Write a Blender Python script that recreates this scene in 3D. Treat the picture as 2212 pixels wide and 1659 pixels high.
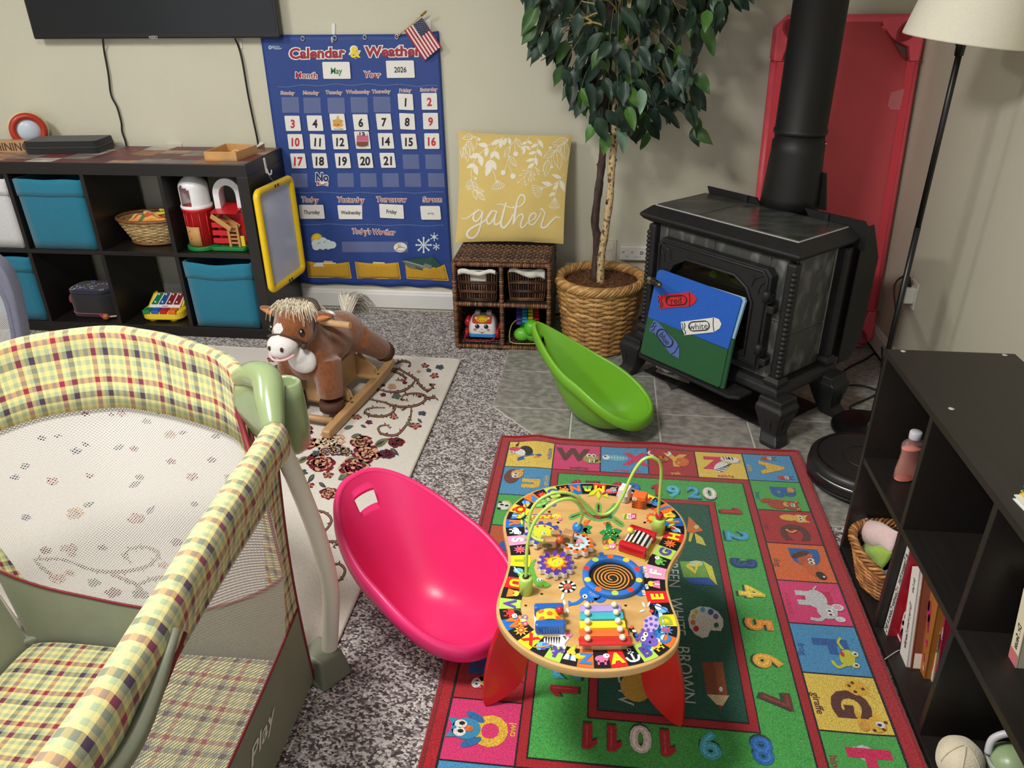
import bpy, bmesh, math, random
from mathutils import Matrix, Vector, noise
random.seed(7)
PI = math.pi
SC = bpy.context.scene
for o in list(bpy.data.objects): bpy.data.objects.remove(o)
COL = SC.collection
# ------------------------------------------------------------------ camera
CF, YAW, PITCH, ROLL = 1648.15, 0.1215, 0.4775, -0.0119
CP = Vector((1.4767, -3.4827, 1.4261))
_F = Vector((-math.sin(YAW)*math.cos(PITCH), math.cos(YAW)*math.cos(PITCH), -math.sin(PITCH)))
_R = Vector((math.cos(YAW), math.sin(YAW), 0)); _U = _R.cross(_F)
CR = math.cos(ROLL)*_R + math.sin(ROLL)*_U
CU = -math.sin(ROLL)*_R + math.cos(ROLL)*_U
cam = bpy.data.cameras.new('camera'); camo = bpy.data.objects.new('camera', cam); COL.objects.link(camo)
cam.sensor_width = 36; cam.sensor_fit = 'HORIZONTAL'; cam.lens = 36*CF/2212; cam.clip_start = .02
m = Matrix((CR, CU, -_F)).transposed().to_4x4(); m.translation = CP; camo.matrix_world = m
SC.camera = camo
# ------------------------------------------------------------------ world, lights, exposure
SC.view_settings.view_transform = 'Standard'; SC.view_settings.look = 'None'
SC.view_settings.gamma = 1; SC.view_settings.use_curve_mapping = False
SC.view_settings.exposure = 0.0
w = bpy.data.worlds.new('room_light'); SC.world = w; w.use_nodes = True
w.node_tree.nodes['Background'].inputs[0].default_value = (.97, .99, 1.0, 1)
w.node_tree.nodes['Background'].inputs[1].default_value = 1.18
def area_light(name, loc, target, size, power, col=(1,.965,.90), shape='DISK'):
    l = bpy.data.lights.new(name, 'AREA'); l.shape = shape; l.size = size; l.energy = power; l.color = col
    o = bpy.data.objects.new(name, l); COL.objects.link(o); o.location = loc
    o.rotation_euler = (Vector(target)-Vector(loc)).to_track_quat('-Z', 'Y').to_euler()
    return o
area_light('ceiling_lamp_light', (-1.1, -2.1, 2.38), (-1.0, -2.0, 0), .50, 38)
area_light('ceiling_lamp_light', (0.60, -2.65, 2.38), (0.65, -2.6, 0), .50, 56)

# ------------------------------------------------------------------ helpers
def S(r, g=None, b=None):
    if g is None:
        if isinstance(r, (tuple, list)): r, g, b = r
        else: g = b = r
    f = lambda c: (c/255/12.92) if c/255 <= .04045 else ((c/255+.055)/1.055)**2.4
    return (f(r), f(g), f(b))
def hexc(h): return S(int(h[0:2],16), int(h[2:4],16), int(h[4:6],16))
def ray(u, v): return (u-1106)/CF*CR - (v-829.5)/CF*CU + _F
def at(u, v, axis, val):                  # the photograph's pixel on the plane axis = val
    d = ray(u, v); t = (val-CP[axis])/d[axis]; return CP + t*d
def atp(u, v, q, n):                      # the same on any plane through q with normal n
    d = ray(u, v); t = (Vector(q)-CP).dot(n)/d.dot(n); return CP + t*d
MATS = {}
def mat(name, col=None, rough=.5, metal=0, var=0., vs=20, bump=0., bs=60, spec=.5, coat=0, sheen=0, stretch=(1,1,1), alpha=1, trans=0, detail=4, col2=None, ramp=(.35,.65), emit=0, sub=0):
    if name in MATS: return MATS[name]
    M = bpy.data.materials.new(name); M.use_nodes = True; nt = M.node_tree; N = nt.nodes; L = nt.links
    b = N['Principled BSDF']; b.inputs['Roughness'].default_value = rough; b.inputs['Metallic'].default_value = metal
    b.inputs['Specular IOR Level'].default_value = spec; b.inputs['Coat Weight'].default_value = coat
    b.inputs['Sheen Weight'].default_value = sheen; b.inputs['Alpha'].default_value = alpha
    b.inputs['Transmission Weight'].default_value = trans
    if sub: b.inputs['Subsurface Weight'].default_value = sub; b.inputs['Subsurface Radius'].default_value = (.02,.02,.02)
    tc = N.new('ShaderNodeTexCoord'); mp = N.new('ShaderNodeMapping'); mp.inputs['Scale'].default_value = stretch
    L.new(tc.outputs['Object'], mp.inputs['Vector'])
    if col is None:
        at_ = N.new('ShaderNodeVertexColor'); at_.layer_name = 'Col'; src = at_.outputs['Color']
    else:
        rgb = N.new('ShaderNodeRGB'); rgb.outputs[0].default_value = (*col, 1); src = rgb.outputs[0]
    nz = N.new('ShaderNodeTexNoise'); nz.inputs['Scale'].default_value = vs; nz.inputs['Detail'].default_value = detail
    L.new(mp.outputs['Vector'], nz.inputs['Vector'])
    if col2 is not None:
        rp = N.new('ShaderNodeValToRGB'); rp.color_ramp.elements[0].position = ramp[0]; rp.color_ramp.elements[1].position = ramp[1]
        L.new(nz.outputs['Fac'], rp.inputs['Fac'])
        mx = N.new('ShaderNodeMix'); mx.data_type = 'RGBA'; L.new(rp.outputs['Color'], mx.inputs['Factor'])
        L.new(src, mx.inputs['A']); mx.inputs['B'].default_value = (*col2, 1); src = mx.outputs['Result']
    elif var:
        mr = N.new('ShaderNodeMapRange'); mr.inputs['From Min'].default_value = .3; mr.inputs['From Max'].default_value = .7
        mr.inputs['To Min'].default_value = 1-var; mr.inputs['To Max'].default_value = 1+var
        L.new(nz.outputs['Fac'], mr.inputs['Value'])
        mx = N.new('ShaderNodeMix'); mx.data_type = 'RGBA'; mx.blend_type = 'MULTIPLY'; mx.inputs['Factor'].default_value = 1
        L.new(src, mx.inputs['A']); L.new(mr.outputs['Result'], mx.inputs['B']); src = mx.outputs['Result']
    L.new(src, b.inputs['Base Color'])
    if bump:
        n2 = N.new('ShaderNodeTexNoise'); n2.inputs['Scale'].default_value = bs; n2.inputs['Detail'].default_value = 3
        L.new(mp.outputs['Vector'], n2.inputs['Vector'])
        bp = N.new('ShaderNodeBump'); bp.inputs['Strength'].default_value = bump; bp.inputs['Distance'].default_value = .004
        L.new(n2.outputs['Fac'], bp.inputs['Height']); L.new(bp.outputs['Normal'], b.inputs['Normal'])
    MATS[name] = M; return M
PLASTIC = lambda: mat('moulded_plastic', None, .32, spec=.5, var=.03, vs=30, bump=.03, bs=300)
MATTE = lambda: mat('matte_paint', None, .6, var=.04, vs=25, bump=.05, bs=200)
PAPER = lambda: mat('printed_card', None, .45, var=.02, vs=40)
CLOTH = lambda: mat('woven_cloth', None, .9, var=.06, vs=120, bump=.35, bs=700, sheen=.2)
PILE = lambda: mat('tufted_pile', None, .95, var=.45, vs=420, bump=.9, bs=420, sheen=.3, spec=.1, detail=2)
WOODC = lambda: mat('stained_wood', None, .4, var=.12, vs=14, stretch=(1,12,1), bump=.05, bs=80)
METALC = lambda: mat('brushed_metal', None, .3, metal=1, var=.05, vs=50)

TF = {}
class MB:
    def __init__(s, col=(.8,.8,.8)):
        s.v = []; s.f = []; s.c = []; s.sm = []; s.M = Matrix(); s.col = col; s.smooth = False; s.map = None; s.uv = {}
    def at(s, loc=(0,0,0), rz=0, rx=0, ry=0, sc=1):
        s.M = Matrix.Translation(loc) @ Matrix.Rotation(rz,4,'Z') @ Matrix.Rotation(ry,4,'Y') @ Matrix.Rotation(rx,4,'X') @ Matrix.Scale(sc,4); return s
    def V(s, p): s.v.append(s.M @ Vector(p)); return len(s.v)-1
    def F(s, idx, col=None, smooth=None):
        s.f.append(tuple(idx)); s.c.append(col or s.col); s.sm.append(s.smooth if smooth is None else smooth)
    def box(s, a, b, col=None):
        x0,y0,z0 = a; x1,y1,z1 = b
        i = [s.V(p) for p in ((x0,y0,z0),(x1,y0,z0),(x1,y1,z0),(x0,y1,z0),(x0,y0,z1),(x1,y0,z1),(x1,y1,z1),(x0,y1,z1))]
        for q in ((3,2,1,0),(4,5,6,7),(0,1,5,4),(1,2,6,5),(2,3,7,6),(3,0,4,7)): s.F([i[k] for k in q], col, False)
        return s
    def cbox(s, c, d, col=None):
        return s.box([c[k]-d[k]/2 for k in range(3)], [c[k]+d[k]/2 for k in range(3)], col)
    def hexa(s, p8, col=None):            # eight corners: bottom ring then top ring
        i = [s.V(p) for p in p8]
        for q in ((3,2,1,0),(4,5,6,7),(0,1,5,4),(1,2,6,5),(2,3,7,6),(3,0,4,7)): s.F([i[k] for k in q], col, False)
        return s
    def prism(s, poly, z0, z1, col=None, side=None, sm=False):
        n = len(poly); a = [s.V((p[0],p[1],z0)) for p in poly]; b = [s.V((p[0],p[1],z1)) for p in poly]
        s.F(a[::-1], col, False); s.F(b, col, False)
        for k in range(n): s.F((a[k],a[(k+1)%n],b[(k+1)%n],b[k]), side or col, sm)
        return s
    def grid(s, fn, nu, nv, cu=False, cv=False, col=None, sm=True, colf=None, uvf=None):
        I = [[s.V(fn(i/(nu if cu else nu-1), j/(nv if cv else nv-1))) for j in range(nv)] for i in range(nu)]
        if uvf:
            for i in range(nu):
                for j in range(nv): s.uv[I[i][j]] = uvf(i/(nu if cu else nu-1), j/(nv if cv else nv-1))
        for i in range(nu if cu else nu-1):
            for j in range(nv if cv else nv-1):
                c = colf(i/nu, j/nv) if colf else col
                s.F((I[i][j], I[(i+1)%nu][j], I[(i+1)%nu][(j+1)%nv], I[i][(j+1)%nv]), c, sm)
        return I
    def tube(s, path, r, n=8, closed=False, col=None, caps=True, flat=1.0, up=None):
        P = [Vector(p) for p in path]; m_ = len(P); rf = r if callable(r) else (lambda t: r)
        rings = []; pu = None
        for k in range(m_):
            a = P[k-1] if (k > 0 or closed) else P[k]; b = P[(k+1)%m_] if (k < m_-1 or closed) else P[k]
            t = (b-a)
            if t.length < 1e-9: t = Vector((0,0,1))
            t.normalize()
            if up is not None: u = Vector(up) - t*Vector(up).dot(t)
            elif pu is None:
                u = Vector((0,0,1)) if abs(t.z) < .9 else Vector((1,0,0)); u = u - t*u.dot(t)
            else: u = pu - t*pu.dot(t)
            if u.length < 1e-6: u = t.orthogonal()
            u.normalize(); pu = u; w_ = t.cross(u); R = rf(k/max(1,m_-1))
            rings.append([s.V(P[k] + R*(math.cos(2*PI*j/n)*w_ + flat*math.sin(2*PI*j/n)*u)) for j in range(n)])
        for k in range(m_ if closed else m_-1):
            A = rings[k]; B = rings[(k+1)%m_]
            for j in range(n): s.F((A[j],A[(j+1)%n],B[(j+1)%n],B[j]), col, True)
        if caps and not closed: s.F(rings[0][::-1], col, False); s.F(rings[-1], col, False)
        return s
    def lathe(s, prof, n=24, c=(0,0,0), col=None, cols=None, sq=1.0, caps=True):
        R = [[s.V((c[0]+r*math.cos(2*PI*j/n), c[1]+sq*r*math.sin(2*PI*j/n), c[2]+z)) for j in range(n)] for r, z in prof]
        for k in range(len(prof)-1):
            for j in range(n): s.F((R[k][j],R[k][(j+1)%n],R[k+1][(j+1)%n],R[k+1][j]), cols[k] if cols else col, True)
        if caps:
            if prof[0][0] > 1e-5: s.F(R[0][::-1], cols[0] if cols else col, False)
            if prof[-1][0] > 1e-5: s.F(R[-1], cols[-1] if cols else col, False)
        return s
    def ball(s, c, r, n=12, col=None):
        rx, ry, rz = r if isinstance(r, (tuple,list)) else (r,r,r); k = max(5, n*2//3)
        s.grid(lambda u, v: (c[0]+rx*math.sin(PI*v)*math.cos(2*PI*u), c[1]+ry*math.sin(PI*v)*math.sin(2*PI*u), c[2]-rz*math.cos(PI*v)), n, k, cu=True, col=col)
        return s
    # ---- flat print: everything goes through s.map(x, y, layer) -> point
    def poly(s, pts, col, l=0):
        s.F([s.V(s.map(p[0],p[1],l)) for p in pts], col, False); return s
    def rect(s, x0,y0,x1,y1,col,l=0): return s.poly([(x0,y0),(x1,y0),(x1,y1),(x0,y1)], col, l)
    def ell(s, x, y, rx, ry, col, l=0, rot=0, n=18, a0=0, a1=2*PI):
        c, d = math.cos(rot), math.sin(rot); full = a1-a0 > 6.28
        ts = [a0+(a1-a0)*k/(n if full else n-1) for k in range(n)]
        return s.poly([(x+rx*math.cos(t)*c-ry*math.sin(t)*d, y+rx*math.cos(t)*d+ry*math.sin(t)*c) for t in ts], col, l)
    def rib(s, pts, w_, col, l=0, sm=True, taper=None):
        P = spl(pts) if sm and len(pts) > 2 else [Vector(p).to_2d() if len(p)>2 else Vector(p) for p in pts]
        P = [Vector((p[0],p[1])) for p in P]; n = len(P); a = []
        for k in range(n):
            t = P[min(k+1,n-1)]-P[max(k-1,0)]
            t = t.normalized() if t.length > 1e-9 else Vector((1,0))
            f = taper(k/max(1,n-1)) if taper else 1
            q = Vector((-t.y,t.x))*w_/2*f; a.append((s.V(s.map(P[k].x+q.x,P[k].y+q.y,l)), s.V(s.map(P[k].x-q.x,P[k].y-q.y,l))))
        for k in range(n-1): s.F((a[k][0],a[k][1],a[k+1][1],a[k+1][0]), col, False)
        return s
    def star(s, x, y, r0, r1, n, col, l=0, rot=0):
        return s.poly([(x+(r0 if k%2 else r1)*math.cos(PI*k/n+rot), y+(r0 if k%2 else r1)*math.sin(PI*k/n+rot)) for k in range(2*n)], col, l)
    def text(s, st, x, y, size, col, l=0, off=0., rot=0, align='C', sx=1., shear=0., flip=1, d=(1,0), up=None):
        vs, fs = textmesh(st, off, shear)
        x0 = min(v[0] for v in vs); x1 = max(v[0] for v in vs)
        ox = -(x0+x1)/2 if align == 'C' else (-x0 if align == 'L' else -x1)
        c, q = math.cos(rot), math.sin(rot); b = len(s.v)
        for vx, vy in vs:
            X = (vx+ox)*size*sx; Y = (vy-.36)*size*flip
            s.v.append(s.M @ Vector(s.map(x+X*c-Y*q, y+X*q+Y*c, l)))
        for f in fs: s.F([b+k for k in f], col, False)
        return s
    def otext(s, st, x, y, size, col, out, l=0, off=.02, ow=.06, **k):   # text with an outline
        s.text(st, x, y, size, out, l, off=off+ow, **k); s.text(st, x, y, size, col, l+1, off=off, **k); return s
    def build(s, name, material, parent=None, bevel=0, seg=2, solid=0, sub=0, angle=None, tagd=None, fix=False):
        me = bpy.data.meshes.new(name); me.from_pydata([tuple(v) for v in s.v], [], s.f); me.polygons.foreach_set('use_smooth', s.sm)
        ca = me.color_attributes.new('Col', 'FLOAT_COLOR', 'CORNER'); buf = []
        for p, c in zip(me.polygons, s.c): buf.extend((c[0],c[1],c[2],1.0)*p.loop_total)
        ca.data.foreach_set('color', buf)
        if s.uv:
            ul = me.uv_layers.new(name='UV'); ul.data.foreach_set('uv', [q for lp in me.loops for q in s.uv.get(lp.vertex_index,(0,0))])
        if fix:
            bm = bmesh.new(); bm.from_mesh(me); bmesh.ops.remove_doubles(bm, verts=bm.verts, dist=1e-5)
            bmesh.ops.recalc_face_normals(bm, faces=bm.faces); bm.to_mesh(me); bm.free()
        if angle is not None: me.shade_smooth(); me.set_sharp_from_angle(angle=angle)
        me.materials.append(material); o = bpy.data.objects.new(name, me); COL.objects.link(o)
        if parent is not None:
            o.parent = parent; o.matrix_parent_inverse = TF[parent.name].inverted() if parent.name in TF else Matrix()
        if solid: md = o.modifiers.new('solid','SOLIDIFY'); md.thickness = solid; md.offset = 0
        if bevel: md = o.modifiers.new('bevel','BEVEL'); md.width = bevel; md.segments = seg; md.limit_method = 'ANGLE'; md.angle_limit = .6
        if sub: md = o.modifiers.new('sub','SUBSURF'); md.levels = sub; md.render_levels = sub
        return o
_tc = {}
def textmesh(st, off, shear=0.):
    k = (st, round(off,4), shear)
    if k not in _tc:
        cu = bpy.data.curves.new('t','FONT'); cu.body = st; cu.size = 1; cu.offset = off; cu.shear = shear; cu.resolution_u = 3; cu.fill_mode = 'FRONT'
        ob = bpy.data.objects.new('t', cu); me = ob.to_mesh()
        _tc[k] = ([(v.co.x,v.co.y) for v in me.vertices], [tuple(p.vertices) for p in me.polygons])
        ob.to_mesh_clear(); bpy.data.objects.remove(ob); bpy.data.curves.remove(cu)
    return _tc[k]
def spl(pts, k=6, closed=False):          # Catmull-Rom
    P = [Vector(p) for p in pts]; n = len(P); out = []
    for i in range(n if closed else n-1):
        a = P[(i-1)%n] if closed else P[max(i-1,0)]; b = P[i]; c = P[(i+1)%n]; d = P[(i+2)%n] if closed else P[min(i+2,n-1)]
        for j in range(k):
            t = j/k; out.append(.5*((2*b)+(c-a)*t+(2*a-5*b+4*c-d)*t*t+(3*b-a-3*c+d)*t**3))
    if not closed: out.append(P[-1].copy())
    return out
def solid2d(name, loops, thick, material, parent=None, bevel=0, M=None, col=None):   # outline with holes, extruded
    cu = bpy.data.curves.new(name,'CURVE'); cu.dimensions = '2D'; cu.fill_mode = 'BOTH'; cu.extrude = max(1e-4, thick/2-bevel); cu.bevel_depth = bevel; cu.bevel_resolution = 2; cu.offset = -bevel
    for lp in loops:
        sp = cu.splines.new('POLY'); sp.points.add(len(lp)-1); sp.use_cyclic_u = True
        for q, p in zip(sp.points, lp): q.co = (p[0],p[1],0,1)
    ob = bpy.data.objects.new('t', cu); me0 = ob.to_mesh(); b = MB(col or (.8,.8,.8))
    if M is not None: b.M = M
    for v in me0.vertices: b.V(v.co)
    for p in me0.polygons: b.F(tuple(p.vertices))
    ob.to_mesh_clear(); bpy.data.objects.remove(ob); bpy.data.curves.remove(cu)
    return b.build(name, material, parent, angle=.5)
def thing(name, label, cat, loc=(0,0,0), rz=0, group=None):
    o = bpy.data.objects.new(name, None); COL.objects.link(o); o.location = loc; o.rotation_euler = (0,0,rz); o.empty_display_size = .05
    o['label'] = label; o['category'] = cat
    if group: o['group'] = group
    TF[o.name] = Matrix.Translation(loc) @ Matrix.Rotation(rz,4,'Z'); return o
def tag(o, label, cat, group=None):
    o['label'] = label; o['category'] = cat
    if group: o['group'] = group
    return o
def struct(o): o['kind'] = 'structure'; return o
def stuff(o): o['kind'] = 'stuff'; return o
def rrect(x0,y0,x1,y1,r,n=5):
    out = []
    for cx,cy,a in ((x1-r,y1-r,0),(x0+r,y1-r,PI/2),(x0+r,y0+r,PI),(x1-r,y0+r,3*PI/2)):
        out += [(cx+r*math.cos(a+PI/2*k/n), cy+r*math.sin(a+PI/2*k/n)) for k in range(n+1)]
    return out
def frame2d(o, u, v):                     # matrix: local x along u, local y along v, z = u x v
    u = Vector(u).normalized(); v = Vector(v); v = (v-u*v.dot(u)).normalized(); n = u.cross(v)
    m_ = Matrix((u,v,n)).transposed().to_4x4(); m_.translation = o; return m_
def cropmap(x0, y0, s, fn):               # crop-picture coordinates -> surface point
    return lambda X, Y, l: fn(x0+X/s, y0+Y/s, l)
BLACKW = lambda: mat('black_brown_laminate', S(26,23,22), .38, var=.12, vs=8, stretch=(1,14,14), bump=.03, bs=120)
# ================================================================== the setting
def carpet_mat():
    M = bpy.data.materials.new('speckled_loop_carpet'); M.use_nodes = True; nt = M.node_tree; N = nt.nodes; L = nt.links; b = N['Principled BSDF']
    b.inputs['Roughness'].default_value = .95; b.inputs['Specular IOR Level'].default_value = .1; b.inputs['Sheen Weight'].default_value = .2
    tc = N.new('ShaderNodeTexCoord'); mp = N.new('ShaderNodeMapping'); mp.inputs['Scale'].default_value = (1,1.35,1); mp.inputs['Rotation'].default_value = (0,0,.5)
    L.new(tc.outputs['Object'], mp.inputs['Vector'])
    v = N.new('ShaderNodeTexVoronoi'); v.inputs['Scale'].default_value = 165; L.new(mp.outputs[0], v.inputs['Vector'])
    n = N.new('ShaderNodeTexNoise'); n.inputs['Scale'].default_value = 26; n.inputs['Detail'].default_value = 5; L.new(mp.outputs[0], n.inputs['Vector'])
    sp = N.new('ShaderNodeSeparateColor'); L.new(v.outputs['Color'], sp.inputs[0])
    a = N.new('ShaderNodeMath'); a.operation = 'MULTIPLY_ADD'; a.inputs[1].default_value = .72; L.new(sp.outputs[0], a.inputs[0])
    a2 = N.new('ShaderNodeMath'); a2.operation = 'MULTIPLY_ADD'; a2.inputs[1].default_value = .75; a2.inputs[2].default_value = -.26; L.new(n.outputs['Fac'], a2.inputs[0]); L.new(a2.outputs[0], a.inputs[2])
    r = N.new('ShaderNodeValToRGB'); L.new(a.outputs[0], r.inputs[0]); e = r.color_ramp.elements
    e[0].position = .22; e[0].color = (*S(74,64,66),1); e[1].position = .74; e[1].color = (*S(212,206,204),1)
    k = e.new(.42); k.color = (*S(122,112,113),1); k = e.new(.56); k.color = (*S(176,169,169),1)
    L.new(r.outputs[0], b.inputs['Base Color'])
    bp = N.new('ShaderNodeBump'); bp.invert = True; bp.inputs['Strength'].default_value = .9; bp.inputs['Distance'].default_value = .004; L.new(v.outputs['Distance'], bp.inputs['Height']); L.new(bp.outputs[0], b.inputs['Normal'])
    return M
def clip(poly, a, n):                      # keep the side of the line through a where (p-a).n >= 0
    out = []
    for k in range(len(poly)):
        p, q = Vector(poly[k]), Vector(poly[(k+1)%len(poly)]); dp, dq = (p-Vector(a)).dot(Vector(n)), (q-Vector(a)).dot(Vector(n))
        if dp >= 0: out.append(p)
        if dp*dq < 0: out.append(p+(q-p)*dp/(dp-dq))
    return [(p.x,p.y) for p in out]
WALL = mat('beige_wall_paint', S(208,205,186), .75, var=.025, vs=3, bump=.25, bs=260)
WHITE = mat('white_trim_paint', S(226,226,224), .4, var=.03, vs=6, bump=.03, bs=90)
floor = struct(MB().box((-3.2,-5.2,-.06),(2.69,0,0)).build('floor', carpet_mat()))
cl = [(1.092,-.947),(1.65,-1.574)]; cn = (.627,.558)
hp = [(1.092,-.014),(1.092,-.947),(1.65,-1.574),(2.676,-1.574),(2.676,-.014)]
MB(S(196,194,188)).prism(hp, 0, .0035).build('grout', mat('light_grey_grout', None, .9, var=.08, vs=60, bump=.2, bs=300), floor)
def slate(name, c1, c2, sc, rough=.45):
    return mat(name, c1, rough, vs=sc, detail=9, col2=c2, ramp=(.38,.66), bump=.3, bs=sc*3, stretch=(1,1.4,1))
TILE = [slate('grey_stone_tile', S(126,126,120), S(164,162,156), 34), slate('grey_stone_tile_warm', S(132,128,123), S(168,164,158), 28), slate('grey_stone_tile_cool', S(122,124,120), S(160,161,155), 40)]
gx = [1.0735,1.395,1.7165,2.038,2.3595,2.681]; gy = [-1.574,-1.262,-.948,-.636,-.324,-.012]
for i in range(5):
    for j in range(5):
        g = .0035; x0,x1,y0,y1 = max(gx[i],1.090)+g, min(gx[i+1],2.676)-g, gy[j]+g, gy[j+1]-g
        P = clip([(x0,y0),(x1,y0),(x1,y1),(x0,y1)], (cl[0][0]+.004, cl[0][1]), cn)
        if len(P) < 3: continue
        MB().prism(P, .001, .006).build('tile', TILE[(i*2+j*3)%3], floor, bevel=.0012, seg=1)
struct(MB().box((-3.2,0,-.06),(2.81,.12,2.45)).build('wall_back', WALL))
struct(MB().box((2.69,-5.2,-.06),(2.81,0,2.45)).build('wall_right', WALL))
struct(MB().box((-3.32,-5.2,-.06),(-3.2,.12,2.45)).build('wall_left', WALL))
struct(MB().box((-3.32,-5.2,2.45),(2.81,.12,2.55)).build('ceiling', mat('ceiling_paint', S(222,220,214), .85, var=.03, vs=30, bump=.3, bs=120)))
def baseboard(name, a, b, n):              # profile extruded along the foot of a wall
    pr = [(0,.018),(.013,.018),(.013,.085),(.009,.094),(.009,.098),(.004,.106),(0,.106)]
    A, B, n = Vector(a), Vector(b), Vector(n); m_ = MB()
    I = [[m_.V(P+n*p[0]+Vector((0,0,p[1]))) for p in pr] for P in (A,B)]
    for k in range(len(pr)): m_.F((I[0][k],I[0][(k+1)%7],I[1][(k+1)%7],I[1][k]))
    m_.F(I[0]); m_.F(I[1][::-1]); return struct(m_.build(name, WHITE))
baseboard('baseboard_back', (-3.2,0,0), (2.69,0,0), (0,-1,0))
baseboard('baseboard_right', (2.69,-5.2,0), (2.69,0,0), (-1,0,0))
DK = mat('dark_gap_strip', S(38,32,29), .8, var=.1, vs=40)  # strips fill the gap under the baseboards, its shade put into their colour
struct(MB().box((1.092,-.012,.0061),(2.69,0,.0179)).build('gap_shade_1', DK)); struct(MB().box((2.677,-1.574,.0061),(2.69,-.012,.0179)).build('gap_shade_2', DK))
# ceiling fixtures (above the frame), where the light comes from
for i, (x, y) in enumerate(((-1.1,-2.1),(.60,-2.65))):
    t = thing('ceiling_light', ('round white flush ceiling light nearer the television wall','round white flush ceiling light nearer the room middle')[i], 'ceiling light', (x,y,2.45), group='ceiling lights')
    MB(S(225,225,222)).at((x,y,0)).lathe([(.27,2.449),(.29,2.44),(.29,2.40),(.275,2.39),(.275,2.41),(.25,2.43)], 32, caps=False).build('housing', PLASTIC(), t)
# ================================================================== television and its cords
tv = thing('television', 'black flat television mounted high on the wall over the cube shelf', 'television', (-.48,-.03,1.25))
BODY = mat('black_tv_plastic', S(20,20,22), .35, var=.05, vs=40, bump=.03, bs=200)
MB().box((-1.048,-.062,1.252),(.082,-.022,1.90)).build('bezel', BODY, tv, bevel=.006)
MB().box((-1.036,-.0635,1.275),(.070,-.0615,1.889)).build('screen', mat('dark_tv_screen', S(30,33,38), .22, var=.03, vs=5, spec=.35), tv)
MB().box((-.75,-.022,1.35),(-.2,-.002,1.75)).build('wall_bracket', BODY, tv)
b = MB(); b.map = lambda x,y,l: at(x,y,1,-.0626-l*.0003); b.text('VIZIO', 330.5, 80.3, 8.2, S(190,192,195), 0, off=.02, flip=-1, sx=.9); b.build('logo', PAPER(), tv)
CORD = mat('black_cable_rubber', S(18,18,19), .45, var=.1, vs=60)
def cord(name, label, pts, r, k=6, n=6, mt=None): return tag(MB().tube(spl(pts,k), r, n).build(name, mt or CORD), label, 'cord')
A = lambda u,v,d=-.012: at(u,v,1,d)
cord('power_cord', 'black power cord hanging from the television, left of the two', [A(222,80,-.04),A(225,110),A(234,160),A(240,205),A(253,232),A(262,265),A(264,285),A(272,310),A(276,345),A(277,400)], .0042)
cord('power_cord', 'black power cord hanging from the television beside the calendar', [A(506,80,-.04),A(515,100),A(524,135),A(535,200),A(545,250),A(556,302),A(559,330),A(562,400)], .0046)
t = thing('cable_cover', 'small white cable clip plate on the wall under the television edge', 'cable plate', (.0,0,1.2)); q = at(518,96,1,-.004)
MB(S(225,224,216)).cbox(q+Vector((0,.001,0)), (.02,.006,.035)).build('plate', PLASTIC(), t, bevel=.002)
t = thing('wall_outlet', 'beige wall outlet plate just showing behind the cube shelf', 'outlet', (-.48,0,.78)); q = at(378,312,1,0)
MB(S(214,208,190)).box((q.x-.036,-.006,q.z-.105),(q.x+.036,0,q.z+.006)).build('plate', PLASTIC(), t, bevel=.002)
for dz in (-.03,-.075): MB(S(205,199,182)).box((q.x-.016,-.0085,q.z+dz-.014),(q.x+.016,-.0055,q.z+dz+.014)).build('socket', PLASTIC(), t, bevel=.002)
# ================================================================== calendar
cal = thing('calendar_chart', 'large blue cloth calendar and weather pocket chart hanging on the wall', 'calendar', (.38,0,.14))
NAVY = S(38,68,142)
def calz(x, z):                              # gentle folds in the hanging cloth
    h = max(0, 1.262-z); return -.0125-.0035*math.sin(x*17+z*3)*min(1,h*3)-.004*math.sin(x*41+1.1-z*5)*min(1,h*1.2)*(.4+.6*h)
def calp(u, v, l):
    d = -.01
    for _ in range(3): p = at(u,v,1,d); d = calz(p.x,p.z)-.0007*l-.0012
    return at(u,v,1,d)
b = MB(NAVY)
def cf(u, v):
    x = -.025+.785*u; zt = 1.262+.012*(u>.9)*(u-.9)*10; z = zt-(zt-(.131+.004*math.sin(u*30)))*v; return (x+.012*v*(u-.3), calz(x,z)+.0005, z)
b.grid(cf, 60, 50); b.build('cloth', mat('blue_vinyl_cloth', None, .55, var=.05, vs=90, bump=.12, bs=900), cal, solid=.0015)
C3 = cropmap(550,0,4.909,calp); C4 = cropmap(560,330,5.027,calp)
RED = S(160,32,52); WH = S(236,236,234); YEL = S(240,212,40); BLK = S(24,24,30)
g = MB(); g.map = C3
for (x,y) in ((511,409),(851,404),(1169,396),(1508,391)):
    g.M = Matrix(); p = C3(x,y,2); g.tube([p+Vector((.0075*math.cos(a),-.001,.0085*math.sin(a))) for a in [2*PI*k/16 for k in range(16)]], .0024, 6, closed=True)
    o = g.build('grommet', mat('steel_grommet', S(196,192,184), .3, metal=1), cal); g = MB(); g.map = C3
b = MB(); b.map = C3; kw = dict(flip=-1)
def line(b0, st, x, y, size, col, rot=0., out=WH, off=.012, ow=.05, sx=.8, al='C'):
    b = MB(); b.map = lambda x,y,l,m_=b0.map: m_(x,y,l*1.6)
    b.otext(st, x, y, size, col, out, 1.5, off=off, ow=ow, rot=rot, sx=sx*1.22, align=al, flip=-1); b.build('printed_word', PAPER(), cal)
line(b,'Calendar',665,560,152,RED,-.02,off=.035,ow=.07,sx=.86); line(b,'&',1069,548,165,YEL,-.02,off=.03,ow=.07); line(b,'Weather',1468,540,152,RED,-.02,off=.035,ow=.07,sx=.86)
line(b,'Month',549,797,92,RED,.03,ow=.07); line(b,'Year',1246,788,92,RED,.02,ow=.07)
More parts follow.
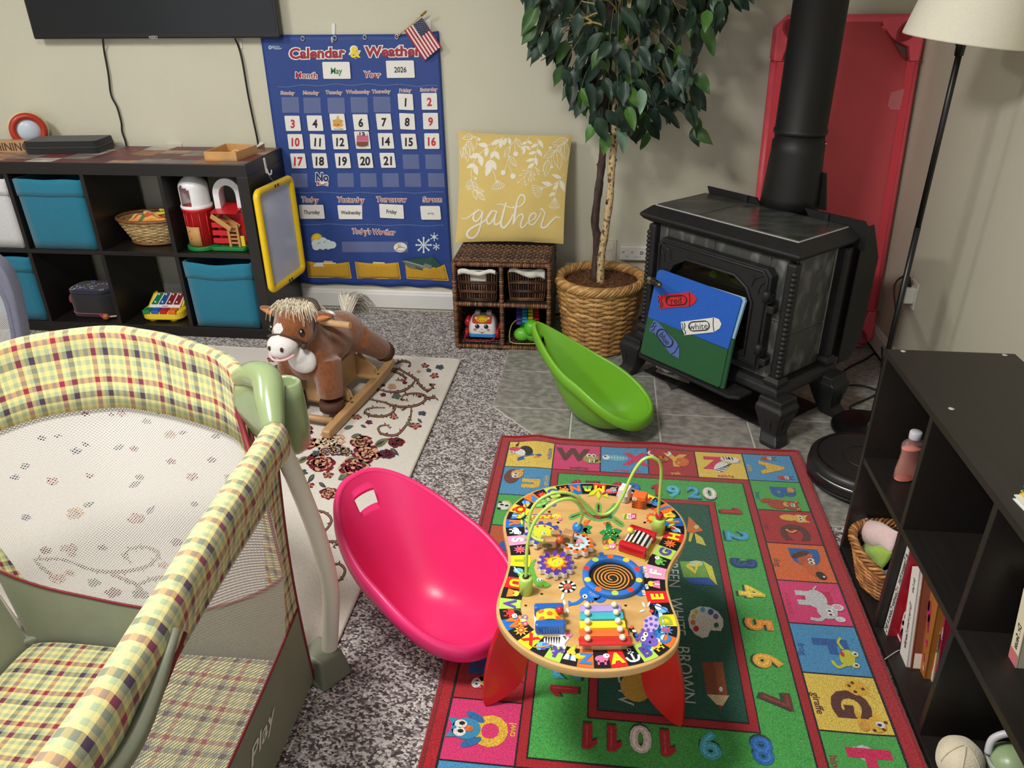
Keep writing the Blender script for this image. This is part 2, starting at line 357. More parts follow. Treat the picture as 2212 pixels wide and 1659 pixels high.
for st,x,y,r in (('Sunday',352,984,.03),('Monday',600,982,.02),('Tuesday',843,978,.02),('Wednesday',1096,972,.0),('Thursday',1344,968,-.02),('Friday',1600,958,-.02),('Saturday',1848,948,-.03)): line(b,st,x,y,52,RED,r,off=.0,ow=.065,sx=.82)
b = MB(); b.map = C4
line(b,'Today',552,508,78,RED,.05,ow=.07,sx=.75); line(b,'Yesterday',992,508,78,RED,.02,ow=.07,sx=.75); line(b,'Tomorrow',1437,505,78,RED,0.01,ow=.07,sx=.75); line(b,'Season',1880,505,78,RED,-.01,ow=.07,sx=.78); line(b,"Today's Weather",1243,856,80,RED,.03,ow=.07,sx=.68)
b = MB(); b.map = C3
for k in range(84): x = 255+k*20.2; b.ell(x, 918-22*math.sin(k/83*3)+8*math.sin(k*.37), 5,4,S(150,175,205),2,n=6)
b.map = C4
for k in range(84):
    x = 395+k*19.3; b.ell(x, 428+6*math.sin(k*.3)+8*math.sin(k/26), 5,4,S(150,175,205),2,n=6)
    x = 450+k*18.6; b.ell(x, 775+6*math.sin(k*.28)+16*k/83, 5,4,S(150,175,205),2,n=6)
stuff(b.build('stitched_seam', PAPER(), cal))
b = MB(); b.map = C3; b.ell(165,503,20,22,S(190,205,225),2,n=6); b.ell(165,503,8,9,NAVY,3,n=6)
b.text('Learning',228,489,24,S(190,205,225),2,off=.02,rot=.08,flip=-1); b.text('Resources',236,507,24,S(190,205,225),2,off=.03,rot=.08,flip=-1); b.rect(205,519,268,525,S(150,170,205),2)
b.build('maker_logo', PAPER(), cal)
# weather pictures printed on the chart
b = MB(); b.map = C4; SKY = S(214,228,236)
b.star(626,938,58,68,18,S(232,180,20),2); b.ell(626,938,46,46,S(240,204,36),3)
for x,y,r in ((620,985,55),(690,965,55),(740,985,50),(790,1000,48),(620,1020,46),(690,1020,40),(750,1020,36)): b.ell(x,y,r*1.02,r*.9,S(30,40,70),3.2); 
for x,y,r in ((620,985,55),(690,965,55),(740,985,50),(790,1000,48),(620,1020,46),(690,1020,40),(750,1020,36)): b.ell(x,y,r*.97,r*.85,SKY,3.8)
b.rib([(632,990),(660,978),(690,985),(720,958)],5,S(60,70,90),4.6); b.build('sun_cloud_print', PAPER(), cal)
b = MB(); b.map = C4
for x,y,r,w_ in ((1785,1002,78,15),(1900,914,40,9),(1922,1020,32,10)):
    for k in range(4 if r > 60 else 3):
        a = PI*k/(4 if r > 60 else 3)+PI/2; d = (r*math.cos(a), r*math.sin(a)); b.rib([(x-d[0],y-d[1]),(x+d[0],y+d[1])],w_,SKY,2+k*.2)
        for s_ in (1,-1): b.ell(x+s_*d[0],y+s_*d[1],w_*.8,w_*.8,SKY,3,n=8)
    b.star(x,y,r*.36,r*.55,8 if r>60 else 6,SKY,3.2)
    if r != 40:
        for k in range(6): b.ell(x+r*.28*math.cos(k*PI/3),y+r*.28*math.sin(k*PI/3),r*.08,r*.08,NAVY,4,n=6)
b.build('snowflake_print', PAPER(), cal)
# clear pockets
CLEAR = mat('clear_vinyl', S(235,240,250), .12, alpha=.13, spec=.8, bump=.2, bs=30)
def pocket(pts, name='clear_pocket', cmap=C3):
    m_ = MB(); (x0,y0),(x1,y1) = pts
    m_.grid(lambda u,v: cmap(x0+(x1-x0)*u+(y1-y0)*v*.06, y0+(y1-y0)*v, 4+3*math.sin(PI*u)*(1-v)), 6, 5, col=WH); return m_.build(name, CLEAR, cal)
rows = [(x,y) for x,y in ((285,1030),(515,1035),(770,1035),(1015,1030),(1255,1025))]
for x,y in rows: pocket(((x,y),(x+180,y+165)))
for x,y in ((345,225),(845,222),(1095,222),(1335,222),(1575,222),(1830,222)): pocket(((x,y),(x+175,y+150)),cmap=C4)
for x,y in ((1555,18),(1800,18)): pocket(((x,y),(x+175,y+158)),cmap=C4)
pocket(((895,965),(1610,1080)),cmap=C4)
# cards standing in the pockets
def flatmap(cmap, X, Y):
    d0 = cmap(X,Y,0).y; return lambda x,y,l: (lambda p: at(*unp(p),1,d0-.0007*l))(cmap(x,y,0))
def unp(p):
    d = p-CP; z = d.dot(_F); return (1106+CF*d.dot(CR)/z, 829.5-CF*d.dot(CU)/z)
def card(label, X, Y, W, H, st, col, cmap, size, rot=0., draw=None, shear=.13, off=.02, sx=.8):
    cmap = flatmap(cmap, X, Y)
    t = thing('date_card' if len(st) < 3 else 'word_card', label, 'card', cmap(X,Y,6), group='cards in the calendar pockets')
    m_ = MB(); P = rrect(-W/2,-H/2,W/2,H/2,W*.06 if W < 250 else 10,3); c, s_ = math.cos(rot), math.sin(rot)
    f = lambda x,y: (X+x*c-y*s_+shear*y, Y+x*s_+y*c)
    a = [m_.V(cmap(*f(*p),8)) for p in P]; q = [m_.V(cmap(*f(*p),3.5)) for p in P]; n = len(a)
    m_.F(a, S(235,234,230)); [m_.F((a[k],a[(k+1)%n],q[(k+1)%n],q[k]), S(225,224,220)) for k in range(n)]
    m_.build('card', PAPER(), t); m_ = MB(); m_.map = cmap
    if draw: draw(m_, X, Y)
    else: m_.text(st, X, Y+H*.02, size, col, 9, off=off, rot=rot, flip=-1, sx=sx)
    m_.build('print', PAPER(), t)
    return t
R2 = S(196,44,62)
WD = ['Sunday','Monday','Tuesday','Wednesday','Thursday','Friday','Saturday']; WN = ['top','second','third','fourth']
def lab(st, c): n = int(st)+4; return 'white card with a %s number, %s row under the %s heading' % ('red' if c is R2 else 'black', WN[n//7], WD[n%7])
D3 = [('1',1601,1080,160,172,BLK),('2',1853,1075,166,178,R2),('3',404,1308,160,162,R2),('4',640,1306,162,164,BLK),('6',1126,1296,158,168,BLK),('7',1372,1290,158,170,BLK),('8',1618,1288,160,172,BLK),('9',1866,1284,160,174,R2),
      ('10',434,1502,158,160,R2),('11',668,1504,158,162,BLK),('12',908,1502,158,162,BLK),('14',1393,1494,158,164,BLK),('15',1637,1500,158,164,BLK),('16',1880,1496,158,166,R2)]
for st,x,y,w_,h,c in D3:
    card(lab(st,c), x,y,w_,h,st,c,C3,120,.05 if st in ('1','11','8') else 0, off=.035, shear=.12 if st not in ('2','9','16') else .04, sx=.85)
for st,x,y,c in (('17',425,88,R2),('18',658,86,BLK),('19',907,86,BLK),('20',1150,84,BLK),('21',1395,82,BLK)): card(lab(st,c), x,y,160,162,st,c,C4,128, off=.035, sx=.85)
def hat(m_, x, y):
    m_.ell(x,y-8,58,22,S(206,164,84),9); m_.poly([(x-22,y-14),(x+22,y-14),(x+6,y-68),(x-6,y-68)],S(214,176,100),10); m_.ell(x-26,y+28,30,24,S(236,168,44),9.5); m_.ell(x+26,y+28,30,24,S(236,168,44),9.5); m_.ell(x,y+52,22,9,S(220,190,130),10); m_.rib([(x-40,y+20),(x-10,y+36),(x+20,y+20)],6,S(150,90,30),11)
    m_.text('Cinco de Mayo',x+8,y+74,17,BLK,9,off=.02,flip=-1)
card('white card with a straw hat picture in the calendar pocket',882,1294,158,176,'5',BLK,C3,128,draw=hat)
def cake(m_, x, y):
    m_.text('13',x-4,y-54,90,BLK,9,off=.03,flip=-1,sx=.8); m_.ell(x+2,y+58,72,22,S(190,190,195),10); m_.ell(x,y+48,62,22,S(120,70,45),10.6); m_.rect(x-62,y-10,x+62,y+48,S(126,74,46),11); m_.rect(x-62,y-36,x+62,y+8,S(214,120,150),11.6)
    for k in range(5): m_.ell(x-50+25*k,y+8,13,13,S(214,120,150),12); m_.ell(x-50+25*k,y-10,8,5,S(170,70,110),13); m_.rect(x-52+25*k,y-66,x-47+25*k,y-36,S(150,60,60),12.5)
    m_.ell(x,y-36,62,12,S(196,100,132),12.4)
card('white card with a pink birthday cake picture in the calendar pocket',1143,1485,156,186,'13',BLK,C3,128,draw=cake)
card('white card reading May in the calendar month pocket',868,746,290,180,'May',S(34,120,62),C3,92,.0,shear=.08); card('white card reading 2026 in the calendar year pocket',1545,734,296,184,'2026',BLK,C3,82,-.01,shear=.06)
for st,x,y,w_ in (('Thursday',570,641,268),('Wednesday',994,645,275),('Friday',1437,636,262)): card('white card reading %s in the calendar pocket' % st,x,y,w_,152,st,S(36,40,60),C4,58 if st!='Wednesday' else 56,.0 if st!='Friday' else .05,shear=.12)
card('white card reading spring in the calendar season pocket',1861,652,215,150,'spring',S(50,54,60),C4,34,shear=.1,off=.0)
t = thing('no_school_sign', 'white cutout No School card in the calendar bottom row', 'card', C4(690,290,5), group='cards in the calendar pockets')
b = MB(); b.map = C4; b.text('No',683,262,124,WH,5,off=.10,flip=-1,sx=.85); b.poly([(625,308),(752,318),(750,368),(690,352),(622,362)],WH,5.5); b.build('card', PAPER(), t)
b = MB(); b.map = C4; b.text('No',683,262,124,S(40,50,104),8,off=.035,flip=-1,sx=.85); b.text('School',694,332,32,RED,8,off=.02,flip=-1,rot=.02); b.rect(630,318,648,346,RED,8); b.rib([(632,350),(690,345),(748,360)],5,RED,8.5); b.build('print', PAPER(), t)
t = thing('weather_sticker', 'small white sun and cloud cutout card in the weather pocket', 'card', C4(1533,1030,5), group='cards in the calendar pockets')
b = MB(); b.map = C4; b.ell(1533,1028,72,54,WH,5); b.build('card', PAPER(), t)
b = MB(); b.map = C4; b.ell(1516,1012,14,14,S(236,190,40),7); b.rib([(1480,1055),(1500,1035),(1540,1025),(1580,1035),(1590,1058),(1540,1068),(1480,1055)],4,S(70,80,90),7)
for k in range(6): b.rib([(1516+18*math.cos(-k*.6),1012+18*math.sin(-k*.6)),(1516+26*math.cos(-k*.6),1012+26*math.sin(-k*.6))],3,S(120,130,150),7)
b.build('print', PAPER(), t)
# three mustard pockets with papers
MUS = S(206,158,40)
for i,(P,sag) in enumerate((([(515,1175),(970,1185),(1000,1360),(540,1352)],26),([(1043,1182),(1508,1190),(1535,1368),(1068,1364)],18),([(1588,1200),(2010,1215),(2055,1388),(1605,1365)],44))):
    b = MB(MUS)
    def pf(u,v,P=P,sag=sag):
        a = Vector(P[0]).lerp(Vector(P[1]),u); c = Vector(P[3]).lerp(Vector(P[2]),u); q = a.lerp(c,v); return C4(q.x, q.y+sag*math.sin(PI*u)*(1-v), 3+14*math.sin(PI*u)*(1-v)**.7)
    b.grid(pf,12,6); o = b.build('yellow_pocket', CLOTH(), cal, solid=.001)
    m_ = MB(S(222,176,70)); m_.map = C4
    for e in (((P[0]),(P[3])),((P[3]),(P[2])),((P[1]),(P[2]))): m_.rib([e[0],e[1]],9,S(220,176,72),5,sm=False)
    m_.build('hem', CLOTH(), o)
def sheet(label, pts, col, l, name='paper_card', rim=None):
    b = MB(col); a = [b.V(C4(x,y,l)) for x,y in pts]; c = [b.V(C4(x,y,l-2)) for x,y in pts]; n = len(a); b.F(a); b.F(c[::-1]); [b.F((a[k],a[(k+1)%n],c[(k+1)%n],c[k])) for k in range(n)]
    return tag(b.build(name, PAPER()), label, 'paper')
sheet('white cards stacked in the left yellow calendar pocket',[(585,1192),(830,1192),(850,1235),(590,1235)],S(230,230,224),9)
sheet('yellow tab card standing in the left yellow calendar pocket',[(700,1172),(798,1176),(800,1235),(702,1235)],S(214,190,80),6)
sheet('cream card in the middle yellow calendar pocket',[(1235,1185),(1360,1190),(1380,1235),(1230,1235)],S(226,216,170),7)
sheet('dark green folder sticking out of the right yellow calendar pocket',[(1540,1165),(1880,1125),(1975,1225),(1830,1290),(1620,1240)],S(46,84,78),14,'folder')
sheet('grey clear sleeve sticking out of the right yellow calendar pocket',[(1545,1172),(1700,1170),(1880,1225),(1860,1262),(1640,1248)],S(120,128,120),18,'plastic_sleeve')
# adhesive hooks, flag
HOOKM = PLASTIC
def hook(label, p, s_=1., tilt=0., n=(0,-1,0), name='adhesive_hook'):
    t = thing(name, label, 'hook', p, group='white adhesive hooks'); b = MB(S(232,232,228)); nn = Vector(n); u = Vector((0,0,1)).cross(nn)
    b.M = frame2d(p, u, (0,0,1)) @ Matrix.Rotation(tilt,4,'Z')
    b.prism(rrect(-.0065*s_,-.03*s_,.0065*s_,.03*s_,.005*s_), 0, .006); b.build('plate', PLASTIC(), t, bevel=.002)
    b2 = MB(S(228,228,224)); b2.M = b.M; b2.tube(spl([(0,-.012*s_,.006),(0,-.03*s_,.010),(0,-.034*s_,.018),(0,-.026*s_,.024),(0,-.016*s_,.026)],5), .0035, 8); b2.build('prong', PLASTIC(), t); return t
hook('white adhesive hook on the wall above the calendar, left one', at(721,68,1,0)+Vector((0,0,-.002)), 1.15, -.12); hook('white adhesive hook on the wall behind the small flag', at(928,62,1,0), 1.15, .0)
fl = thing('flag', 'small striped flag on a wooden stick pinned at the calendar corner', 'flag', at(858,80,1,-.02))
pa, pb = at(857,80,1,-.022), at(912,32,1,-.045)
MB(S(206,176,130)).tube([pa,pb], .0028, 8).build('stick', MATTE(), fl)
dd = (pb-pa).normalized(); b = MB(S(150,116,50)); b.tube([pb-dd*.006,pb+dd*.001,pb+dd*.006,pb+dd*.012,pb+dd*.02,pb+dd*.026], lambda t: (.0042,.0052,.0035,.005,.0042,.001)[min(5,round(t*5))], 8); b.build('finial', mat('gilt_plastic', None, .3, metal=.8), fl)
b = MB(); FB = lambda u, v, l: (lambda q: atp(q.x,q.y,(0,-.035-.004*math.sin(v*7+u*2)-.0006*l,0),(0,-1,0)))((Vector((912,38)).lerp(Vector((874,67)),u)).lerp(Vector((953,100)).lerp(Vector((916,131)),u), v))
b.map = FB
for k in range(13): 
    c = S(176,36,52) if k%2==0 else S(226,224,222)
    b.grid(lambda u,v,k=k: FB((k+u)/13,v,0), 2, 12, col=c)
b.grid(lambda u,v: FB(u*7/13,v*.42,1), 6, 6, col=S(38,44,82))
for i in range(9):
    for j in range(6 if i%2==0 else 5): b.star(.03+i*.06,.035+(j+(0 if i%2==0 else .5))*.07,.007,.017,5,WH,2)
b.build('flag_cloth', mat('flag_cloth', None, .8, var=.04, vs=200), fl)
# ================================================================== cube shelf and what is in it
sh = thing('cube_shelf', 'long black cube shelf of two rows against the wall', 'shelf', (-.745,-.215,0))
for nm,a,c in (('top_panel',(-1.49,-.41,.74),(0,-.02,.79)),('bottom_panel',(-1.49,-.41,.0),(0,-.02,.05)),('side_panel',(-.05,-.41,.05),(0,-.02,.74)),('side_panel',(-1.49,-.41,.05),(-1.44,-.02,.74)),('middle_shelf',(-1.44,-.408,.3845),(-.05,-.022,.4035))):
    MB().box(a,c).build(nm, BLACKW(), sh, bevel=.0015)
for x in (-.385,-.738,-1.091):
    MB().box((x-.018,-.409,.05),(x,-.021,.3845)).build('divider', BLACKW(), sh, bevel=.001); MB().box((x-.018,-.409,.4035),(x,-.021,.74)).build('divider', BLACKW(), sh, bevel=.001)
TEAL = S(20,112,140); CW = [(-.385,-.05),(-.738,-.403),(-1.091,-.756),(-1.444,-1.109)]; CZ = [.05,.4035]
def bin_(label, c, r, col, sag=0., dx=0., dz=0., wd=.30, ht=.31):
    x0,x1 = CW[c]; cx = (x0+x1)/2+dx; z0 = CZ[r]+.001+dz; t = thing('fabric_bin', label, 'storage bin', (cx,-.24,z0), group='fabric bins in the cube shelf')
    def side(u, v, e=0.):                       # u round the box, v up
        k = u*4; s_ = int(k)%4; f = k-int(k); w_ = wd/2*(1-.03*(1-v))+e; d = .155*(1-.02*(1-v))+e; P = [(-w_,-d),(w_,-d),(w_,d),(-w_,d)]
        p = Vector(P[s_]).lerp(Vector(P[(s_+1)%4]),f); bul = math.sin(PI*f); q = Vector(((0,-1),(1,0),(0,1),(-1,0))[s_])
        p += q*.004*bul*math.sin(PI*v)
        return (cx+p.x, -.245+p.y, z0+ht*v-(sag*bul*v if s_==0 else 0)+.002*math.sin(u*40)*v)
    b = MB(col); b.grid(lambda u,v: side(u,v), 32, 8, cu=True); b.box((cx-wd/2*.95,-.245-.15,z0),(cx+wd/2*.95,-.245+.15,z0+.004)); b.build('bin_body', CLOTH(), t, solid=.003)
    b = MB(tuple(k*1.08 for k in col)); b.grid(lambda u,v: side(u,.77+.235*v,.0035), 32, 4, cu=True); b.build('folded_cuff', CLOTH(), t, solid=.002); return t
bin_('teal fabric bin in the upper row beside the white bin', 2, 1, TEAL)
bin_('white fabric bin at the left end of the upper row', 3, 1, S(206,206,208))
bin_('teal fabric bin at the left end of the lower row', 3, 0, TEAL)
bin_('teal sagging fabric bin in the lower row under the toy barn', 0, 0, TEAL, sag=.012, wd=.305)
# oval wicker basket with orange cloth
def weave_round(b, cx, cy, z0, z1, rf, n, rows, rt, col, cols=None, sq=1., amp=.003, ns=5, stake=True, jit=.0):
    for k in range(rows):
        v = (k+.5)/rows; z = z0+(z1-z0)*v; R = rf(v); c = random.choice(cols) if cols else col
        b.tube([(cx+(R+amp*(1 if (j//2+k)%2 else -1)*(1 if j%2==0 else 0)+random.uniform(-jit,jit))*math.cos(PI*j/n), cy+sq*(R+amp*(1 if (j//2+k)%2 else -1)*(1 if j%2==0 else 0))*math.sin(PI*j/n), z+random.uniform(-jit,jit)) for j in range(2*n)], rt, ns, closed=True, col=c, flat=1.35)
    if stake:
        for j in range(n):
            a = 2*PI*j/n; b.tube([(cx+rf(v)*math.cos(a), cy+sq*rf(v)*math.sin(a), z0+(z1-z0)*v) for v in (0,.25,.5,.75,1)], rt*.95, ns, col=cols[0] if cols else col)
def rope_rim(b, cx, cy, z, R, sq, r, strands, turns, col, cols=None, n=120, rs=None):
    for s_ in range(strands):
        c = cols[s_%len(cols)] if cols else col
        b.tube([(cx+(R+r*math.cos(turns*2*PI*k/n+2*PI*s_/strands))*math.cos(2*PI*k/n), cy+sq*(R+r*math.cos(turns*2*PI*k/n+2*PI*s_/strands))*math.sin(2*PI*k/n), z+r*math.sin(turns*2*PI*k/n+2*PI*s_/strands)) for k in range(n)], rs or r*.85, 6, closed=True, col=c)
WICK = lambda: mat('wicker_cane', None, .45, var=.3, vs=45, bump=.25, bs=250)
t = thing('wicker_basket', 'oval wicker basket with brown rim in the upper row', 'basket', (-.57,-.245,.4045)); bx, by, bz = -.57,-.245,.406
rf = lambda v: .105+.05*v; SG = [S(176,146,98),S(198,168,118),S(158,126,80),S(186,156,106)]
b = MB(); weave_round(b,bx,by,bz+.012,bz+.108,rf,26,13,.0042,SG[0],SG,sq=.72,amp=.002); stuff(b.build('weave', WICK(), t))
b = MB(S(120,78,44)); b.tube([(bx+.158*math.cos(2*PI*k/40),by+.113*math.sin(2*PI*k/40),bz+.115) for k in range(40)],.0075,8,closed=True); b.build('rim', WICK(), t)
b = MB(S(120,82,50)); b.tube([(bx+.107*math.cos(2*PI*k/40),by+.077*math.sin(2*PI*k/40),bz+.006) for k in range(40)],.006,8,closed=True); b.build('foot_ring', WICK(), t)
MB(S(110,80,50)).lathe([(.001,bz+.004),(.105,bz+.004),(.105,bz+.008)],28,(bx,by,0),sq=.72).build('base', WICK(), t)
b = MB(); 
def ck(u,v): return (bx-.10+.2*u+.012*math.sin(v*9), by-.055+.1*v, bz+.10+.035*math.sin(PI*u)*math.sin(PI*v)**.6+.005*math.sin(u*22+v*8))
b.grid(ck,26,12,colf=lambda u,v: [S(232,150,60),S(238,178,90),S(206,84,40),S(240,196,110)][int((v*9+u*1.5))%4] if not .28<u<.36 else S(96,120,60))
tag(b.build('striped_cloth', CLOTH(), solid=.004), 'orange striped cloth bundle lying in the oval wicker basket', 'cloth')
b = MB(S(222,196,60)); b.tube(spl([(bx+.06+.02*math.cos(k*1.5)+.004*k,by-.03+.012*math.sin(k*1.5),bz+.128+.004*k) for k in range(8)],5),.006,8); tag(b.build('yellow_rope', CLOTH()), 'yellow braided ring on the striped cloth in the basket', 'toy')
# toy barn with silo
t = thing('toy_barn', 'red and white toy barn with silo in the upper row', 'toy barn', (-.245,-.29,.4045)); Z = .405; RD = S(196,30,36); GRN = S(30,128,66); TAN = S(186,140,82)
sx_, sy_ = -.302,-.315
MB(GRN).prism([(sx_+.072*math.cos(a),sy_+.072*math.sin(a)) for a in [2*PI*k/28 for k in range(28)]],Z,Z+.018).build('silo_base', PLASTIC(), t, bevel=.003)
MB(GRN).prism(rrect(-.25,-.37,-.085,-.20,.02),Z,Z+.017).build('barn_base', PLASTIC(), t, bevel=.003)
MB(RD).lathe([(.056,Z+.018),(.060,Z+.17),(.066,Z+.173),(.066,Z+.186),(.054,Z+.188)],32,(sx_,sy_,0)).build('silo', PLASTIC(), t)
b = MB(RD)
for k in range(12): a = 2*PI*k/12; b.tube([(sx_+.0575*math.cos(a),sy_+.0575*math.sin(a),Z+.02),(sx_+.0605*math.cos(a),sy_+.0605*math.sin(a),Z+.17)],.0022,5)
stuff(b.build('silo_rib', PLASTIC(), t))
b = MB(TAN); b.grid(lambda u,v: (sx_+.0612*math.cos(-2.35+1.15*u),sy_+.0612*math.sin(-2.35+1.15*u),Z+.022+.085*v),10,3); b.build('silo_door', MATTE(), t, solid=.004)
b = MB(S(160,116,64)); b.tube(spl([(sx_+.0635*math.cos(-2.0+.12*math.sin(k)),sy_+.0635*math.sin(-2.0+.12*math.sin(k)),Z+.05+.006*k) for k in range(8)],4),.002,5); b.build('door_relief', MATTE(), t)
WHP = S(232,233,236)
b = MB(WHP)                                   # domed silo cap with an arched opening left out of the wall
def cap(u, z): 
    r = .0605 if z < .09 else .0605*math.cos((z-.09)/.052*1.45); a = 2*PI*u; return (sx_+r*math.cos(a), sy_+r*math.sin(a), Z+.186+z)
nu = 36; zs = [0,.01,.02,.035,.05,.062,.074,.082,.09,.10,.11,.12,.13,.138,.1415]
I = [[b.V(cap(i/nu,z)) for z in zs] for i in range(nu)]
for i in range(nu):
    a = ((i+.5)/nu*2*PI+2.05+PI) % (2*PI) - PI
    for j in range(len(zs)-1):
        z = (zs[j]+zs[j+1])/2
        if abs(a) < .62 and .012 < z < .082+.014*math.cos(a*2.4): continue
        b.F((I[i][j],I[(i+1)%nu][j],I[(i+1)%nu][j+1],I[i][j+1]),WHP,True)
b.build('silo_dome', PLASTIC(), t, solid=.003)
MB(WHP).lathe([(.066,Z+.184),(.068,Z+.19),(.066,Z+.197),(.06,Z+.197)],32,(sx_,sy_,0),caps=False).build('dome_ring', PLASTIC(), t)
MB(RD).prism(rrect(-.235,-.30,-.10,-.23,.006),Z+.017,Z+.16).build('barn_wall', PLASTIC(), t, bevel=.002)
arch = [(.062*math.cos(a),.078+.068*math.sin(a)) for a in [PI*k/16 for k in range(17)]]+[(-.062,0),(.062,0)]; hole = [(.036*math.cos(a),.066+.045*math.sin(a)) for a in [PI*k/14 for k in range(15)]]+[(-.036,.0),(.036,.0)]
solid2d('barn_gable',[arch,[(x,y+.004) for x,y in hole]],.075,PLASTIC(),t,.002,frame2d((-.165,-.265,Z+.16),(1,.15,0),(0,0,1)),WHP)
b = MB(TAN); b.M = frame2d((-.178,-.335,Z+.115),(1,-.25,-.55),(0,1,0)); b.box((-.055,-.032,0),(.055,.032,.005)); b.box((-.055,-.034,0),(.055,-.028,.022)); b.box((-.055,.028,0),(.055,.034,.022)); b.build('slide', PLASTIC(), t, bevel=.002)
for k in range(3): MB(RD).box((-.236,-.352+.004*k,Z+.03+.034*k),(-.158,-.338+.004*k,Z+.052+.034*k)).build('fence_rail', PLASTIC(), t, bevel=.0015)
b = MB(TAN); b.box((-.162,-.356,Z+.017),(-.152,-.344,Z+.115)); b.box((-.120,-.356,Z+.017),(-.110,-.344,Z+.115)); b.build('ladder_post', PLASTIC(), t)
for k in range(5): MB(TAN).box((-.154,-.353,Z+.03+.018*k),(-.118,-.347,Z+.037+.018*k)).build('ladder_rung', PLASTIC(), t)
MB(S(226,196,40)).box((-.108,-.352,Z+.018),(-.09,-.344,Z+.065)).build('gate', PLASTIC(), t, bevel=.002)
MB(RD).hexa([(-.225,-.36,Z+.165),(-.105,-.36,Z+.165),(-.105,-.23,Z+.17),(-.225,-.23,Z+.17),(-.225,-.33,Z+.172),(-.105,-.33,Z+.172),(-.105,-.24,Z+.185),(-.225,-.24,Z+.185)]).build('barn_floor', PLASTIC(), t)
# toy xylophone piano
t = thing('toy_piano', 'yellow toy xylophone piano with coloured keys in the lower row', 'toy', (-.565,-.29,.051)); YL = S(238,206,48)
b = MB(YL).at((-.565,-.285,.0515),rz=.05); b.prism(rrect(-.10,-.088,.10,.088,.045,6),.008,.05); b.build('body', PLASTIC(), t, bevel=.008, seg=3)
b = MB(YL).at((-.565,-.285,.0515),rz=.05); pr = [(-.02,.05),(.0,.062),(.05,.088),(.075,.088),(.086,.075),(.086,.05)]
I = [[b.V((x,p[0],p[1])) for p in pr] for x in (-.085,.085)]; [b.F((I[0][k],I[0][(k+1)%6],I[1][(k+1)%6],I[1][k])) for k in range(6)]; b.F(I[0]); b.F(I[1][::-1]); b.build('hood', PLASTIC(), t, bevel=.006)
b = MB(S(232,232,230)).at((-.565,-.285,.0515),rz=.05); b.hexa([(-.075,-.038,.049),(.075,-.038,.049),(.07,.052,.088),(-.07,.052,.088),(-.075,-.038,.054),(.075,-.038,.054),(.07,.05,.0925),(-.07,.05,.0925)]); b.build('panel', PLASTIC(), t)
for k,c in enumerate((S(26,130,76),S(40,90,190),S(182,32,44),S(232,110,36))):
    MB(c).at((-.565,-.285,.0515),rz=.05).box((-.083+.041*k,-.090,.040),(-.083+.041*k+.037,-.046,.058)).build('key', PLASTIC(), t, bevel=.003)
for k,c in enumerate((S(26,120,70),S(38,80,140),S(130,34,44),S(130,34,44))):
    b = MB(c).at((-.565,-.285,.0515),rz=.05); b.hexa([(-.068+.036*k,-.022,.063),(-.040+.036*k,-.022,.063),(-.036+.034*k,.046,.092),(-.060+.034*k,.046,.092),(-.068+.036*k,-.022,.066),(-.040+.036*k,-.022,.066),(-.036+.034*k,.046,.0955),(-.060+.034*k,.046,.0955)]); o = b.build('sound_bar', PLASTIC(), t)
    for f in (.15,.85): MB(WHP).at((-.565,-.285,.0515),rz=.05).ball((-.052+.035*k,-.022+.068*f,.067+.029*f),.005,8).build('peg', PLASTIC(), o)
b = MB().at((-.565,-.285,.0515),rz=.05); b.map = lambda x,y,l: (x,-.0415+.0005*y,.0535+.001*l); b.ell(0,0,.018,8,S(200,40,50),0); b.map = lambda x,y,l: (x,-.030+y,.0585+.0006*l); b.ell(0,0,.016,.006,S(190,60,60),0); b.ell(0,0,.013,.0042,WHP,1); b.build('badge', PAPER(), t)
for x in (-.05,.05): MB(S(220,190,40)).at((-.565,-.285,.0515),rz=.05).lathe([(.02,0),(.02,.012)],16,(x,-.06,0)).build('foot', PLASTIC(), t)
# lunch bag, mallet
t = thing('lunch_bag', 'black lunch bag with colourful circles on its lid in the lower row', 'bag', (-.925,-.28,.051)); rf4 = rrect(-.105,-.075,.105,.075,.05,6)
MB(S(30,29,33)).at((-.925,-.28,.0515)).prism(rf4,0,.115).build('bag_body', CLOTH(), t, bevel=.012, seg=3)
b = MB(S(34,34,60)).at((-.925,-.28,.0515)); b.prism([(x*.98,y*.98) for x,y in rf4],.116,.137); b.build('lid', CLOTH(), t, bevel=.008, seg=3)
b = MB().at((-.925,-.28,.0515)); b.map = lambda x,y,l: (x,y,.1375+l*.0005); random.seed(4)
for k in range(26):
    x,y = random.uniform(-.085,.085),random.uniform(-.06,.06); c = random.choice([S(150,180,230),S(216,140,180),S(180,200,150),S(130,130,210),S(230,220,230)]); r = random.uniform(.007,.012); b.ell(x,y,r,r,c,1,n=12); b.ell(x,y,r*.6,r*.6,S(50,52,90),2,n=10)
stuff(b.build('circle_print', CLOTH(), t))
b = MB(S(200,60,90)); b.at((-.925,-.28,.0515)); b.tube([(x*1.01,y*1.01,.022) for x,y in rf4][12:24],.0022,5); b.tube([(.05,-.078,.022),(.06,-.083,.012),(.062,-.08,.002)],.003,6); b.build('zipper', CLOTH(), t)
b = MB(S(180,60,70)).at((-.925,-.28,.0515)); b.tube(spl([(-.105,-.02,.05),(-.118,-.03,.065),(-.112,-.03,.09),(-.104,-.02,.1)],4),.006,6); b.build('strap', CLOTH(), t)
t = thing('mallet', 'small wooden mallet lying beside the lunch bag', 'mallet', (-.80,-.36,.051)); MB(S(166,98,56)).ball((-.838,-.372,.068),.016,14).build('head', WOODC(), t); MB(S(206,176,130)).tube([(-.838,-.372,.066),(-.765,-.318,.058)],.0042,8).build('stick', WOODC(), t)
